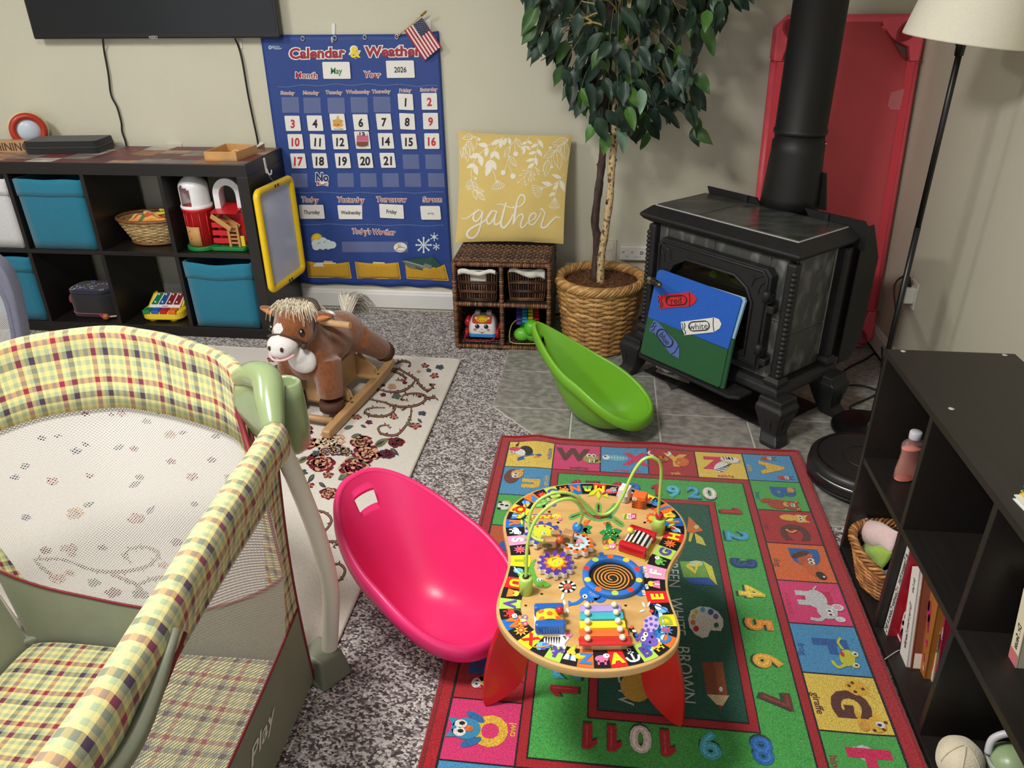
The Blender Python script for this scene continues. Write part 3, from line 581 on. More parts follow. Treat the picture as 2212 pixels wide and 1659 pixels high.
# framed board hanging on the shelf's end, with hook
x1 = at(648,480,1,-.05).x
u = Vector((x1-.016,.352,0)).normalized(); BO = Vector((.016,-.404,0)); nn = u.cross(Vector((0,0,1)))
BP = lambda px,py,e=0.: atp(px,py,BO+nn*(.012+e),nn)
t = thing('dry_erase_board', 'white board in a thick yellow frame hanging on the end of the cube shelf', 'board', BP(597,500)); q = [BP(545,412),BP(628,374),BP(652,590),BP(580,634)]
def quadp(a,c,d,e,f): return lambda s_,v: (a.lerp(c,s_)).lerp(e.lerp(d,s_),v)
cs = [sum((q[k] for k in range(4)),Vector())/4]; W = (q[1]-q[0]).length
Lo = lambda p: ((p-BO).dot(u),p.z); L4 = [Lo(p) for p in q]; us = [p[0] for p in L4]; zs_ = [p[1] for p in L4]
ua,ub,za,zb = (us[0]+us[3])/2,(us[1]+us[2])/2,(zs_[2]+zs_[3])/2,(zs_[0]+zs_[1])/2
MF = frame2d(BO+nn*.004,u,(0,0,1))
b = MB(S(238,200,30)); b.M = MF
rp = rrect(ua+.014,za+.014,ub-.014,zb-.014,.025,6); b.tube([(x,y,.016) for x,y in rp],.0155,10,closed=True,up=(0,0,1)); b.build('frame', PLASTIC(), t)
b = MB(S(206,212,232)); b.M = MF; b.prism(rrect(ua+.016,za+.016,ub-.016,zb-.016,.02),.006,.014); b.build('writing_surface', mat('white_board_gloss', S(200,208,232), .18, var=.02, vs=6, spec=.5), t)
for zz in (za+.014,zb-.014):
    for s_ in (-.012,.012): b = MB(S(60,50,20)); b.M = MF; b.cbox(((ua+ub)/2+s_,zz,.0312),(.012,.012,.002)); b.build('slot', MATTE(), t)
MB(S(190,190,190)).tube([at(572,366,0,.022),BP(590,392)],.0008,5).build('hanging_string', MATTE(), t)
hook('white adhesive hook on the black end of the cube shelf', at(572,358,0,.0005), 1.15, .1, (1,0,0))
# runner and things on top
t = thing('table_runner', 'patchwork vinyl runner in browns and greys on top of the cube shelf', 'runner', (-.75,-.21,.79))
MB(S(92,62,52)).box((-1.489,-.409,.7902),(-.004,-.03,.7922)).build('sheet', PAPER(), t)
b = MB(); b.map = lambda x,y,l: (x,y,.7924+.0003*l); random.seed(11); PC = [S(120,60,62),S(164,128,104),S(112,108,106),S(92,52,56),S(186,178,170),S(140,96,72),S(128,120,112),S(104,40,52),S(172,148,122)]
xs = [-1.49+.124*k for k in range(13)]
for i in range(12):
    ys = [-.409,-.33+random.uniform(-.02,.02),-.22+random.uniform(-.03,.03),-.12,-.03]
    for j in range(4): b.rect(xs[i]+.001,ys[j]+.001,min(xs[i+1],-.006)-.001,ys[j+1]-.001,PC[(i*5+j*7+random.randint(0,2))%9],0)
o = b.build('patch_print', mat('marbled_vinyl_print', None, .45, var=.45, vs=16, detail=8, stretch=(1,2.2,1), bump=.05, bs=100), t)
b = MB(S(30,30,30)); b.M = Matrix.Translation((-.945,-.155,.7935)) @ Matrix.Rotation(.12,4,'Z')
b.grid(lambda a,c: ((lambda p,k: (p[0]*(1+.02*math.sin(PI*k)),p[1]*(1+.03*math.sin(PI*k)),.052*k))(rrect(-.165,-.085,.165,.085,.025)[int(round(a*23))%24],c)),24,6,cu=True); b.prism(rrect(-.16,-.08,.16,.08,.025),.046,.053); tz = thing('zip_case','black zip case lying on the cube shelf top','case',(-.945,-.155,.7925)); b.build('case_body', CLOTH(), tz, bevel=.003)
b = MB(S(60,60,60)); b.M = Matrix.Translation((-.945,-.155,.7935)) @ Matrix.Rotation(.12,4,'Z'); b.tube([(x*1.025,y*1.035,.027) for x,y in rrect(-.165,-.085,.165,.085,.025)],.0022,5,closed=True); b.build('zipper', CLOTH(), tz)
t = thing('wood_sign', 'wooden block sign with engraved letters at the left end of the shelf top', 'sign', (-1.2,-.215,.7925))
sg = Matrix.Translation((-1.085,-.208,.7926)) @ Matrix.Rotation(.07,4,'Z')
b = MB(S(178,142,104)); b.M = sg; b.box((-.26,0,0),(0,.035,.052)); b.build('block', WOODC(), t, bevel=.002)
b = MB(); b.M = sg; b.map = lambda x,y,l: (x,-.0008,y); b.text('SHINING',-.112,.026,.05,S(70,48,34),0,off=.012,sx=.92); b.build('lettering', MATTE(), t)
t = thing('dome_lamp_toy', 'cream dome toy with a red ring and pale blue centre on the shelf top', 'toy', (-1.15,-.13,.793)); cc = Vector((-1.155,-.12,.876)); n_ = (CP-cc); n_.z *= .3; n_.normalize(); uu = Vector((0,0,1)).cross(n_)
MD = frame2d(cc,uu,(0,0,1))
b = MB(S(212,200,164)); b.M = MD; b.lathe([(.001,-.09),(.05,-.085),(.078,-.05),(.084,-.01),(.08,.012),(.05,.014)],32); b.build('shell', PLASTIC(), t)
b = MB(S(176,52,36)); b.M = MD; b.tube([(.062*math.cos(2*PI*k/36),.062*math.sin(2*PI*k/36),.016) for k in range(36)],.015,10,closed=True); b.build('ring', PLASTIC(), t)
b = MB(S(196,208,222)); b.M = MD; b.ball((0,0,.006),(.05,.05,.022),24); b.build('dome', PLASTIC(), t)
t = thing('wooden_tray', 'small square light wood tray on the cube shelf top', 'tray', (-.13,-.24,.7925)); TA = [Vector(p) for p in ((-.211,-.338,0),(-.068,-.338,0),(-.05,-.165,0),(-.206,-.140,0))]; z0 = .7928
b = MB(S(196,148,90)); b.prism([(p.x,p.y) for p in TA],z0,z0+.005); b.build('base', WOODC(), t); ctr = sum(TA,Vector())/4
for k in range(4):
    a,c = TA[k],TA[(k+1)%4]; ai,ci = a.lerp(ctr,.08),c.lerp(ctr,.08)
    MB(S(206,158,98)).hexa([(*p.xy,z0+.0052) for p in (a,c,ci,ai)]+[(*p.xy,z0+.036) for p in (a,c,ci,ai)]).build('side', WOODC(), t, bevel=.0008)
b = MB(S(216,186,130)); b.tube(spl([(-.14,-.24,z0+.012),(-.12,-.22,z0+.022),(-.10,-.235,z0+.012),(-.085,-.25,z0+.012)],4),.006,6); tag(b.build('wooden_toy', WOODC()), 'little pale wooden piece lying in the wood tray','toy')
b = MB(S(226,226,224)); P4 = [at(552,320,2,.7935),at(572,318,2,.7935),at(571,309,2,.82),at(562,306,2,.824)]; i4 = [b.V(p) for p in P4]; b.F(i4); tag(b.build('paper_tag', PAPER(), solid=.0008), 'little white paper tag on the shelf top behind the wood tray', 'tag')
# ================================================================== pillow
pn = Vector((0,-.475,.145)).normalized(); pq = Vector((1.06,-.205,.41))
def pil(u, v, l=0, sgn=1):
    s_ = min(max((u-987)/246,0),1); t_ = min(max((v-287)/236,0),1)
    h = .062*(max(0,math.sin(PI*s_))**.45*max(0,math.sin(PI*t_))**.45); h += .003*math.sin(u*.06+v*.02)*math.sin(PI*s_)-.006*math.exp(-((v-405)/9)**2)*math.exp(-((u-1010)/45)**2)
    return atp(u,v,pq+pn*(sgn*h+l*.0006),pn)
PQ = [Vector((990,283)),Vector((1236,292)),Vector((1217,527)),Vector((984,524))]
def pedge(s_, t_):
    p = (PQ[0].lerp(PQ[1],s_)).lerp(PQ[3].lerp(PQ[2],s_),t_); c = Vector((1106,405)); k = 1-.035*(math.sin(PI*s_)*abs(2*t_-1)**6+math.sin(PI*t_)*abs(2*s_-1)**6); return c+(p-c)*k
pl = thing('throw_pillow', 'yellow pillow with white leaf print and the word gather on the wicker cubby', 'pillow', (1.07,-.2,.41))
b = MB(S(222,196,120)); b.grid(lambda s_,t_: pil(*pedge(s_,t_)), 34, 34); b.grid(lambda s_,t_: pil(*pedge(s_,t_),0,-.35), 24, 24)
b.build('cover', mat('yellow_linen', None, .92, var=.06, vs=300, bump=.3, bs=900, sheen=.2), pl)
C5 = cropmap(950,250,4.608,pil); PW = S(238,232,214)
INK = lambda: mat('white_fabric_print', None, .85, var=.05, vs=200)
def script(strokes, w0, l=3):
    for st in strokes:
        w_ = st[0]; P = st[1:]; b = MB(); b.map = C5
        b.rib(P, w_, PW, l, taper=lambda t: .55+.45*math.sin(PI*t)); yield b
G = [[12,(214,1018),(270,1022),(330,975),(390,935),(425,965)],[20,(395,935),(345,975),(335,1030),(365,1050),(400,1015),(425,960)],[22,(432,950),(415,1040),(395,1130),(365,1190),(325,1218),(280,1205),(275,1160),(330,1110),(420,1065),(480,1010),(520,955)],
     [20,(570,955),(520,950),(475,1010),(470,1060),(500,1075),(540,1020),(565,960)],[20,(570,950),(545,1040),(550,1080),(590,1070),(625,1010)],[24,(662,860),(640,940),(615,1040),(610,1090),(640,1115),(690,1060),(730,980)],[10,(560,890),(610,880),(690,910),(770,925)],
     [16,(720,910),(800,900),(845,850),(840,800),(805,790),(775,840),(755,920)],[24,(770,850),(745,990),(730,1085)],[18,(735,1080),(770,1010),(815,980),(830,1010),(805,1080),(815,1115),(850,1095),(890,1040)],[18,(890,1050),(940,1030),(960,990),(940,968),(905,990),(885,1045),(900,1080),(940,1075),(985,1010),(1010,960)],
     [16,(1000,940),(1015,925),(1030,945),(1050,965)],[20,(1050,960),(1030,1030),(1012,1085),(1020,1115),(1060,1105),(1110,1050),(1160,1010),(1205,1018)]]
for b in script(G,1): b.build('script_stroke', INK(), pl)
def leafshape(b, x, y, L, W, a, fill, l=2, col=None):
    c, s_ = math.cos(a), math.sin(a); n = 9; f = lambda t: W*math.sin(PI*t**.8)
    out = [(t*L, f(t)) for t in [k/n for k in range(n+1)]]+[(t*L,-f(t)) for t in [1-k/n for k in range(1,n)]]
    P = [(x+p[0]*c-p[1]*s_, y+p[0]*s_+p[1]*c) for p in out]
    if fill: b.poly(P, col or PW, l)
    else: b.rib(P+[P[0]], 6.5, col or PW, l, sm=False); b.rib([P[0],P[n//2+4]],5,col or PW,l,sm=False)
def sprig(pts, leaves, fill, L, W, w_=6, berries=()):
    b = MB(); b.map = C5; b.rib(pts, w_, PW, 2)
    for (x,y,a,k) in leaves: leafshape(b,x,y,L*k,W*k,math.radians(a),fill)
    for (x,y,r,x0,y0) in berries: b.rib([(x0,y0),(x,y)],5,PW,2); b.ell(x,y,r,r,PW,3,n=12)
    b.build('leaf_print', INK(), pl)
sprig([(360,200),(285,250),(250,300),(225,400)],[(345,205,95,1.3),(285,250,80,1.6),(262,285,85,1.5),(240,310,100,1),(330,200,165,1)],False,115,24,berries=[(392,235,16,370,205)])
sprig([(640,215),(520,270),(430,350),(350,440),(310,580)],[(600,240,150,1),(620,225,100,1),(480,300,190,1),(470,310,95,1),(405,385,165,1.1),(400,390,80,1.15),(350,480,155,.9),(345,485,75,1.1)],True,105,24)
sprig([(690,215),(590,290),(530,370),(505,450),(545,590),(560,640)],[(550,350,120,.9),(545,350,60,1),(515,440,130,1),(515,440,65,1.1),(505,480,110,1.3),(660,220,105,.8),(690,220,80,.75)],True,105,24)
sprig([(770,215),(710,300),(685,400),(670,480),(640,560)],[(760,230,60,1),(700,310,120,1.1),(690,400,55,1.2)],False,110,20,berries=[(757,380,26,735,250),(632,566,26,670,490),(730,602,28,685,480)])
sprig([(890,210),(865,270),(850,330)],[(870,250,30,.7),(865,260,150,.7),(860,300,45,.7),(855,300,140,.7),(848,320,105,.8)],True,90,20,5)
sprig([(985,225),(975,310),(955,400),(935,490)],[(985,240,60,1),(975,280,150,.9),(968,330,55,1),(960,360,165,.9),(952,410,80,1),(945,430,165,1),(940,470,140,1)],True,95,18)
sprig([(935,490),(900,550),(850,600),(840,690)],[],True,60,14,5,berries=[(780,665,8,860,590),(800,595,8,880,560),(830,545,8,890,545),(860,690,8,845,640),(910,650,8,905,560),(945,590,8,910,550),(985,580,8,950,510),(990,550,8,950,510),(940,635,8,910,580),(885,640,8,905,560)])
sprig([(1290,235),(1200,290),(1130,370),(1060,460),(1020,560)],[(1280,240,165,1.6),(1240,265,85,1.8),(1160,340,80,1.9),(1150,350,150,1.3),(1080,440,100,1.6),(1180,300,80,.7)],False,105,22,berries=[(1100,320,15,1160,300),(1117,510,15,1110,400)])
sprig([(1245,580),(1190,640),(1120,690),(1030,715)],[(1210,620,200,1),(1120,690,195,1.1),(1170,660,100,.8),(1200,640,70,1.2),(1150,690,110,.6),(1140,760,140,.7)],True,105,20)
sprig([(1190,650),(1160,740),(1145,810)],[(1150,770,150,.7)],True,90,18)
sprig([(310,580),(320,640),(340,720),(380,770)],[(320,640,130,1),(325,660,45,.9),(335,690,140,.8),(340,735,75,1.1),(360,740,10,.9),(370,770,40,1.2)],False,95,19,berries=[(357,625,14,330,600),(425,790,9,390,770)])
def bloom(x,y,a,n,L,spread):
    b = MB(); b.map = C5; a = math.radians(a); tips = []
    for k in range(n): 
        t = a+spread*(k/(n-1)-.5); tips.append((x+L*math.cos(t),y+L*math.sin(t))); b.rib([(x,y),tips[-1]],5,PW,2)
    sc = []
    for k in range(n-1):
        t = a+spread*((k+.5)/(n-1)-.5); sc += [tips[k],(x+L*1.18*math.cos(t),y+L*1.18*math.sin(t))]
    b.rib(sc+[tips[-1]],6,PW,2); b.build('flower_print', INK(), pl)
bloom(565,640,75,7,85,1.6); bloom(1030,720,155,6,95,1.5); bloom(1145,815,92,6,95,1.1)
# ================================================================== wicker cubby
WX0,WX1,WY0,WY1,WZ = .858,1.266,-.42,-.035,.405; WXM,WZM = 1.062,.212
BR = [S(74,50,38),S(92,62,44),S(58,40,32),S(110,76,52)]; DW = lambda: mat('dark_wicker', None, .38, var=.35, vs=70, bump=.2, bs=300)
cb = thing('wicker_cubby', 'dark brown wicker cubby of four compartments under the yellow pillow', 'cubby', (1.066,-.23,0))
def weave_panel(b, o, u, v, n, rows, rs, rw, amp, cols, nrm):
    o, u, v, nrm = Vector(o), Vector(u), Vector(v), Vector(nrm)
    for k in range(n+1): b.tube([o+u*(k/n)+v*f for f in (0,.5,1)], rs, 5, col=random.choice(cols))
    for k in range(rows):
        f = (k+.5)/rows; b.tube([o+u*(j/(2*n))+v*f+nrm*(amp*(1 if (j//2+k)%2 else -1)*(0 if j%2 else 1)) for j in range(2*n+1)], rw, 5, col=random.choice(cols))
def wrapbar(b, p, q, r, cols, pitch=.0085):     # a bar wrapped with cane: beads one after another
    p, q = Vector(p), Vector(q); L = (q-p).length; n = max(2,int(L/pitch)); 
    b.tube([p,q], r*.8, 6, col=cols[2])
    for k in range(n):
        c = random.choice(cols); a = p.lerp(q,(k+.1)/n); d = p.lerp(q,(k+.9)/n); b.tube([a,a.lerp(d,.5),d], lambda t: r*(.82 if abs(t-.5)>.3 else 1.08)+random.uniform(-.0006,.0006), 7, col=c, caps=False)
CU_ = [S(128,86,56),S(104,70,46),S(84,56,40),S(150,104,66)]
for nm,p,q in (('wrapped_edge',(WX0,WY0,WZ-.012),(WX1,WY0,WZ-.012)),('wrapped_edge',(WX0,WY0,.012),(WX1,WY0,.012)),('wrapped_edge',(WX0,WY0,.01),(WX0,WY0,WZ)),('wrapped_edge',(WX1,WY0,.01),(WX1,WY0,WZ)),('wrapped_divider',(WXM,WY0,.02),(WXM,WY0,WZ-.02)),('wrapped_divider',(WX0,WY0,WZM),(WX1,WY0,WZM))):
    b = MB(); wrapbar(b,p,q,.0105,CU_); b.build(nm, DW(), cb)
b = MB(); weave_panel(b,(WX0,WY0,WZ),(WX1-WX0,0,0),(0,WY1-WY0,0),28,16,.0042,.0052,.004,BR,(0,0,1)); stuff(b.build('top_weave', DW(), cb))
for x,s_ in ((WX0,-1),(WX1,1)): b = MB(); weave_panel(b,(x,WY1,.01),(0,WY0-WY1,0),(0,0,WZ-.02),14,18,.004,.0048,.004,BR,(s_,0,0)); stuff(b.build('side_weave', DW(), cb))
DKB = mat('dark_wicker_lining', S(30,22,18), .8, var=.3, vs=90, bump=.4, bs=200)
for nm,a,c in (('back_panel',(WX0,WY1-.006,.01),(WX1,WY1,WZ-.006)),('floor_panel',(WX0+.004,WY0+.006,.008),(WX1-.004,WY1-.006,.018)),('mid_panel',(WX0+.004,WY0+.006,WZM-.005),(WX1-.004,WY1-.006,WZM+.005)),('upright_panel',(WXM-.004,WY0+.006,.018),(WXM+.004,WY1-.006,WZ-.014)),('under_top_panel',(WX0+.006,WY0+.01,WZ-.014),(WX1-.006,WY1-.006,WZ-.009))): MB().box(a,c).build(nm, DKB, cb)
b = MB(); weave_panel(b,(WX0+.01,WY0+.012,.0225),(WX1-WX0-.02,0,0),(0,.2,0),26,9,.0028,.0034,.002,BR[:3],(0,0,1)); stuff(b.build('floor_weave', DW(), cb))
def cubby_basket(label, x0, x1, yf, hole, drop, rz):
    t = thing('wicker_basket', label, 'basket', ((x0+x1)/2,-.25,WZM+.006)); z0,z1 = WZM+.0065,WZ-.045; xm = (x0+x1)/2
    X = Matrix.Translation((xm,-.24,0)) @ Matrix.Rotation(rz,4,'Z') @ Matrix.Translation((-xm,.24,0))
    b = MB(); b.M = X; n = 15; tp = .90
    for k in range(n+1):
        x = x0+(x1-x0)*k/n; xb = xm+(x-xm)*tp; inh = hole and .30 < k/n < .70
        P = [(xb,yf+.012,z0),(xm+(x-xm)*.96,yf+.005,(z0+z1)/2-.004),(x,yf,z1)] if not inh else [(xb,yf+.012,z0),(xm+(x-xm)*.96,yf+.006,z0+(z1-z0)*.56)]
        b.tube(spl(P,3), .0042, 5, col=random.choice(BR))
    for f in (.03,.08,.30,.34,.60,.65,.96): 
        if hole and f > .9: continue
        k = tp+(1-tp)*f; b.tube([(xm+(x0-xm)*k,yf+.012*(1-f)-.004,z0+(z1-z0)*f),(xm+(x1-xm)*k,yf+.012*(1-f)-.004,z0+(z1-z0)*f)],.0042,5,col=random.choice(BR))
    stuff(b.build('front_weave', DW(), t))
    b = MB(S(40,28,22)); b.M = X; hx = (xm-.034,xm+.034)
    def pan(a,c): b.box(a,c)
    if hole: pan((xm+(x0-xm)*.92,yf+.015,z0),(xm+(x1-xm)*.92,yf+.019,z0+.07)); pan((x0*.96+xm*.04,yf+.012,z0+.07),(hx[0],yf+.016,z1)); pan((hx[1],yf+.012,z0+.07),(x1*.96+xm*.04,yf+.016,z1))
    else: pan((xm+(x0-xm)*.93,yf+.014,z0),(xm+(x1-xm)*.93,yf+.018,z1))
    pan((xm+(x0-xm)*.93,yf+.018,z0),(xm+(x0-xm)*.93+.004,-.08,z1)); pan((xm+(x1-xm)*.93-.004,yf+.018,z0),(xm+(x1-xm)*.93,-.08,z1)); pan((xm+(x0-xm)*.92,yf+.018,z0),(xm+(x1-xm)*.92,-.08,z0+.004)); b.build('basket_body', DKB, t)
    b = MB(S(226,223,214)); b.M = X
    def ln(u,v): 
        x = x0+.004+(x1-x0-.008)*u; z = z1+.008+.006*math.sin(u*9)-drop[0]*(u if not hole else .25)-v*(drop[1]*(.35+.65*(u if not hole else 1-.5*u))); return (x, yf-.008-.006*math.sin(PI*v)+.003*math.sin(u*17), z)
    b.grid(ln,18,6); b.grid(lambda u,v: (x0+.006+(x1-x0-.012)*u, yf-.008+.05*v, z1+.008-drop[0]*(u if not hole else .25)-.02*v), 12, 4); b.build('liner', CLOTH(), t, solid=.003)
    if hole: b = MB(S(222,218,208)); b.M = X; b.box((xm-.034,yf+.013,z0+.072),(xm+.034,yf+.0135,z1-.012)); b.build('liner_in_handle', CLOTH(), t)
    return t
cubby_basket('dark wicker basket with white liner showing in its handle hole', WX0+.018, WXM-.014, -.408, True, (.012,.024), -.03)
cubby_basket('dark wicker basket with a white liner drooping over its front', WXM+.02, WX1-.022, -.385, False, (.004,.042), .04)
# toy telephone on wheels
t = thing('toy_telephone', 'white toy telephone on red wheels in the lower left compartment', 'toy', (.965,-.33,.026)); px,py,pz = .966,-.335,.0292
b = MB(S(228,226,224)).at((px,py,pz)); I = []
for z,w_,d in ((.022,.062,.052),(.05,.062,.055),(.075,.058,.05),(.09,.052,.04),(.10,.044,.028)): I.append([b.V((x,y,z)) for x,y in rrect(-w_,-d,w_,d,.02,4)])
for k in range(4):
    n = len(I[0]); [b.F((I[k][j],I[k][(j+1)%n],I[k+1][(j+1)%n],I[k+1][j]),None,True) for j in range(n)]
b.F(I[-1]); b.build('body', PLASTIC(), t)
MB(S(60,140,210)).at((px,py,pz)).prism(rrect(-.060,-.054,.060,.054,.012),.012,.03).build('base', PLASTIC(), t, bevel=.003)
for x in (-.07,.07):
    for y in (-.03,.03): b = MB(S(176,28,44)).at((px+x,py+y,pz+.024)); b.M = b.M @ Matrix.Rotation(PI/2,4,'Y'); b.lathe([(.001,-.008),(.02,-.008),(.024,-.004),(.024,.004),(.02,.008),(.001,.008)],20); b.build('wheel', PLASTIC(), t)
b = MB(S(190,30,44)).at((px-.066,py-.01,pz)); b.ball((0,-.01,.07),(.016,.018,.022),12); b.tube(spl([(0,-.01,.07),(.0,.005,.088),(.005,.03,.08)],4),.009,8); b.build('handset', PLASTIC(), t)
for x in (-.026,.026): MB(S(226,224,222)).at((px+x,py+.012,pz+.085)).prism(rrect(-.012,-.014,.012,.014,.006),0,.03).build('cradle', PLASTIC(), t, bevel=.003)
fn = Vector((0,-.55,.84)).normalized(); MD = Matrix.Translation((px,py-.036,pz+.092)) @ frame2d((0,0,0),(1,0,0),fn.cross(Vector((1,0,0))))
b = MB(); b.M = MD; b.prism(rrect(-.044,-.020,.044,.020,.01),-.004,.001,S(188,70,52)); b.prism([(.0265*math.cos(a),.018*math.sin(a)) for a in [2*PI*k/24 for k in range(24)]],.001,.005,S(226,184,40))
for k in range(9): a = .5+k*.6; b.prism([(.019*math.cos(a)+.0042*math.cos(q),.0125*math.sin(a)+.003*math.sin(q)) for q in [2*PI*j/8 for j in range(8)]],.005,.0054,S(170,120,30))
b.build('dial', PLASTIC(), t)
b = MB(); b.map = lambda x,y,l: (px+x, py-.0552-.0006*l, pz+y)
for x in (-.020,.020): b.ell(x,.066,.010,.011,S(40,44,60),0); b.ell(x+.002,.068,.006,.007,S(20,22,30),1); b.ell(x-.003,.071,.0022,.0026,WH,2)
for x in (-.03,.03): b.ell(x,.050,.007,.006,S(226,110,120),0)
b.ell(0,.052,.003,.003,S(200,80,70),0); b.rib([(-.014,.044),(0,.036),(.014,.044)],.0018,S(190,40,50),0); b.poly([(-.006,.039),(.006,.039),(0,.032)],S(190,40,50),1); b.build('face_print', PAPER(), t)
(MB(S(170,30,48)).tube(spl([(px-.08,py-.045,.05),(px-.07,py-.072,.034),(px-.03,py-.078,.0345),(px+.03,py-.074,.035),(px+.06,py-.07,.05),(px+.075,py-.058,.09)],6),.0018,6).build('pull_cord', MATTE(), t))
# green pull toy with coloured bars
t = thing('pull_toy', 'green pull toy with rows of coloured bars in the lower right compartment', 'toy', (1.17,-.3,.026))
TG = S(70,170,40); ax = Vector((-.10,.80,.42)).normalized(); o = Vector((1.168,-.335,.085)); xx = ax.cross(Vector((0,0,1))).normalized(); zz = xx.cross(ax)
b = MB(S(24,110,60)); b.M = Matrix((xx,ax,zz)).transposed().to_4x4(); b.M.translation = o; b.ball((0,.05,0),(.052,.085,.045),20); b.build('body', PLASTIC(), t)
for i,c in enumerate((S(96,70,160),S(60,150,214),S(236,206,50),S(206,48,50))):
    for j in range(7): b = MB(c); b.M = Matrix((xx,ax,zz)).transposed().to_4x4(); b.M.translation = o; x = -.042+.027*i; b.M = b.M @ Matrix.Translation((x,-.01+.019*j,.048-.35*abs(x)-.14*abs(.05-.019*j)**1.2)); b.cbox((0,0,0),(.022,.012,.010)); b.build('bar', PLASTIC(), t, bevel=.002)
MB(S(90,190,44)).ball((1.19,-.385,.095),(.036,.034,.038),18).build('head', PLASTIC(), t); MB(S(110,196,60)).ball((1.145,-.37,.056),(.038,.03,.032),18).build('wing', PLASTIC(), t); MB(S(96,180,52)).ball((1.20,-.37,.058),(.042,.036,.036),18).build('chin', PLASTIC(), t)
MB(TG).ball((1.13,-.26,.11),(.02,.05,.05),12).build('fin', PLASTIC(), t)
(MB(S(196,186,80)).tube(spl([(1.135,-.33,.12),(1.10,-.36,.10),(1.09,-.39,.06),(1.10,-.405,.031),(1.15,-.412,.029),(1.21,-.405,.031),(1.235,-.38,.045)],6),.0022,6).build('pull_cord', MATTE(), t))
# ================================================================== tree in its woven pot
tr = thing('potted_tree', 'artificial ficus tree with two trunks in a woven basket pot', 'potted tree', (1.475,-.325,.006))
PCX,PCY = 1.483,-.325; CANE = [S(190,146,88),S(172,128,74),S(206,164,104),S(156,114,66),S(184,140,80)]
b = MB(); random.seed(3); weave_round(b,PCX,PCY,.012,.298,lambda v: .148+.036*v,19,25,.0062,CANE[0],CANE,amp=.0055,ns=6,jit=.0012); stuff(b.build('basket_weave', WICK(), tr))
for k in range(8): 
    b = MB(); R, r, n = .180,.0155,130; s_ = k; turns = 9
    b.tube([(PCX+(R+r*math.cos(turns*2*PI*j/n+2*PI*s_/8))*math.cos(2*PI*j/n), PCY+(R+r*math.cos(turns*2*PI*j/n+2*PI*s_/8))*math.sin(2*PI*j/n), .312+r*math.sin(turns*2*PI*j/n+2*PI*s_/8)) for j in range(n)], .0075, 6, closed=True, col=CANE[k%5]); b.build('rim_strand', WICK(), tr)
MB(S(92,66,40)).lathe([(.001,.008),(.144,.008),(.176,.29),(.170,.29),(.14,.014)],32,(PCX,PCY,0)).build('pot_liner', DKB, tr)
MB(S(110,74,46)).lathe([(.172,.286),(.13,.297),(.06,.303),(.001,.305)],32,(PCX,PCY,0),caps=False).build('moss_bed', mat('coco_fibre', None, .95, var=.5, vs=120, bump=1, bs=260), tr)
b = MB(); random.seed(8)
for k in range(900):
    a, r = random.uniform(0,2*PI), .165*math.sqrt(random.random()); x,y = PCX+r*math.cos(a), PCY+r*math.sin(a); d = random.uniform(0,2*PI); L = random.uniform(.012,.03); z = .305-.1*max(0,r-.06)
    b.tube([(x,y,z),(x+L*.5*math.cos(d),y+L*.5*math.sin(d),z+random.uniform(.004,.012)),(x+L*math.cos(d+.5),y+L*math.sin(d+.5),z+random.uniform(-.002,.006))],.0009,3,col=random.choice([S(126,84,52),S(150,104,66),S(96,62,40),S(140,92,60)]),caps=False)
stuff(b.build('moss_fibre', MATTE(), tr))
bark1 = mat('dark_red_bark', S(82,62,56), .75, vs=60, detail=8, col2=S(48,36,34), bump=.6, bs=120, stretch=(1,1,.35)); bark2 = mat('pale_speckled_bark', S(206,180,136), .75, vs=75, detail=8, col2=S(92,70,46), ramp=(.52,.62), bump=.6, bs=150, stretch=(1,1,.8))
T1 = [at(1283,616,1,-.33),at(1290,520,1,-.33),at(1285,480,1,-.33),at(1293,410,1,-.33),at(1299,360,1,-.32),at(1304,300,1,-.31),at(1310,210,1,-.30),at(1316,100,1,-.30),at(1318,0,1,-.30),at(1322,-160,1,-.29)]
T2 = [at(1297,618,1,-.345),at(1298,570,1,-.345),at(1300,545,1,-.345),at(1309,490,1,-.345),at(1318,420,1,-.345),at(1322,350,1,-.34),at(1328,300,1,-.335),at(1327,255,1,-.33),at(1340,150,1,-.32),at(1357,60,1,-.31),at(1362,0,1,-.31),at(1372,-150,1,-.30)]
random.seed(5)
for nm,P,r,mt in (('dark_trunk',T1,.0165,bark1),('pale_trunk',T2,.0155,bark2)):
    Q = spl(P,7); b = MB(); b.tube(Q, lambda t: r*(1.08-.35*t)+.0012*math.sin(t*60)+.0006*math.sin(t*143), 12); o = b.build(nm, mt, tr)
    for k in range(6):
        q = Q[int(len(Q)*(.12+.11*k))]; d = Vector((random.choice((-1,1))*.8,-random.random(),.5)).normalized(); b = MB(S(60,44,36)); b.tube([q+d*.009,q+d*.018,q+d*.021],lambda t: (.007,.006,.004)[int(t*2)],8); b.build('knot', bark1, o)
TWG = mat('green_brown_twig', S(112,100,66), .7, var=.2, vs=90)
def leaf_mesh(name, L, W, fold, curl, mt):
    b = MB(); n = 7; rows = []
    for k in range(n+1):
        t = k/n; w_ = W*(math.sin(PI*min(1,t*1.02)**.85)**.9 if 0 < t < 1 else 0)*(1-.25*t); z = -curl*t*t
        rows.append([b.V((t*L, s_*w_, z+fold*abs(s_)*w_+.003*math.sin(t*9)*s_)) for s_ in (-1,-.5,0,.5,1)] if 0 < k < n else [b.V((t*L,0,z))]*5)
    for k in range(n):
        for j in range(4):
            f = [rows[k][j],rows[k+1][j],rows[k+1][j+1],rows[k][j+1]]; f = [x for i_,x in enumerate(f) if x not in f[:i_]]
            if len(f) > 2: b.F(f, None, True)
    o = b.build(name, mt); me = o.data; bpy.data.objects.remove(o); return me
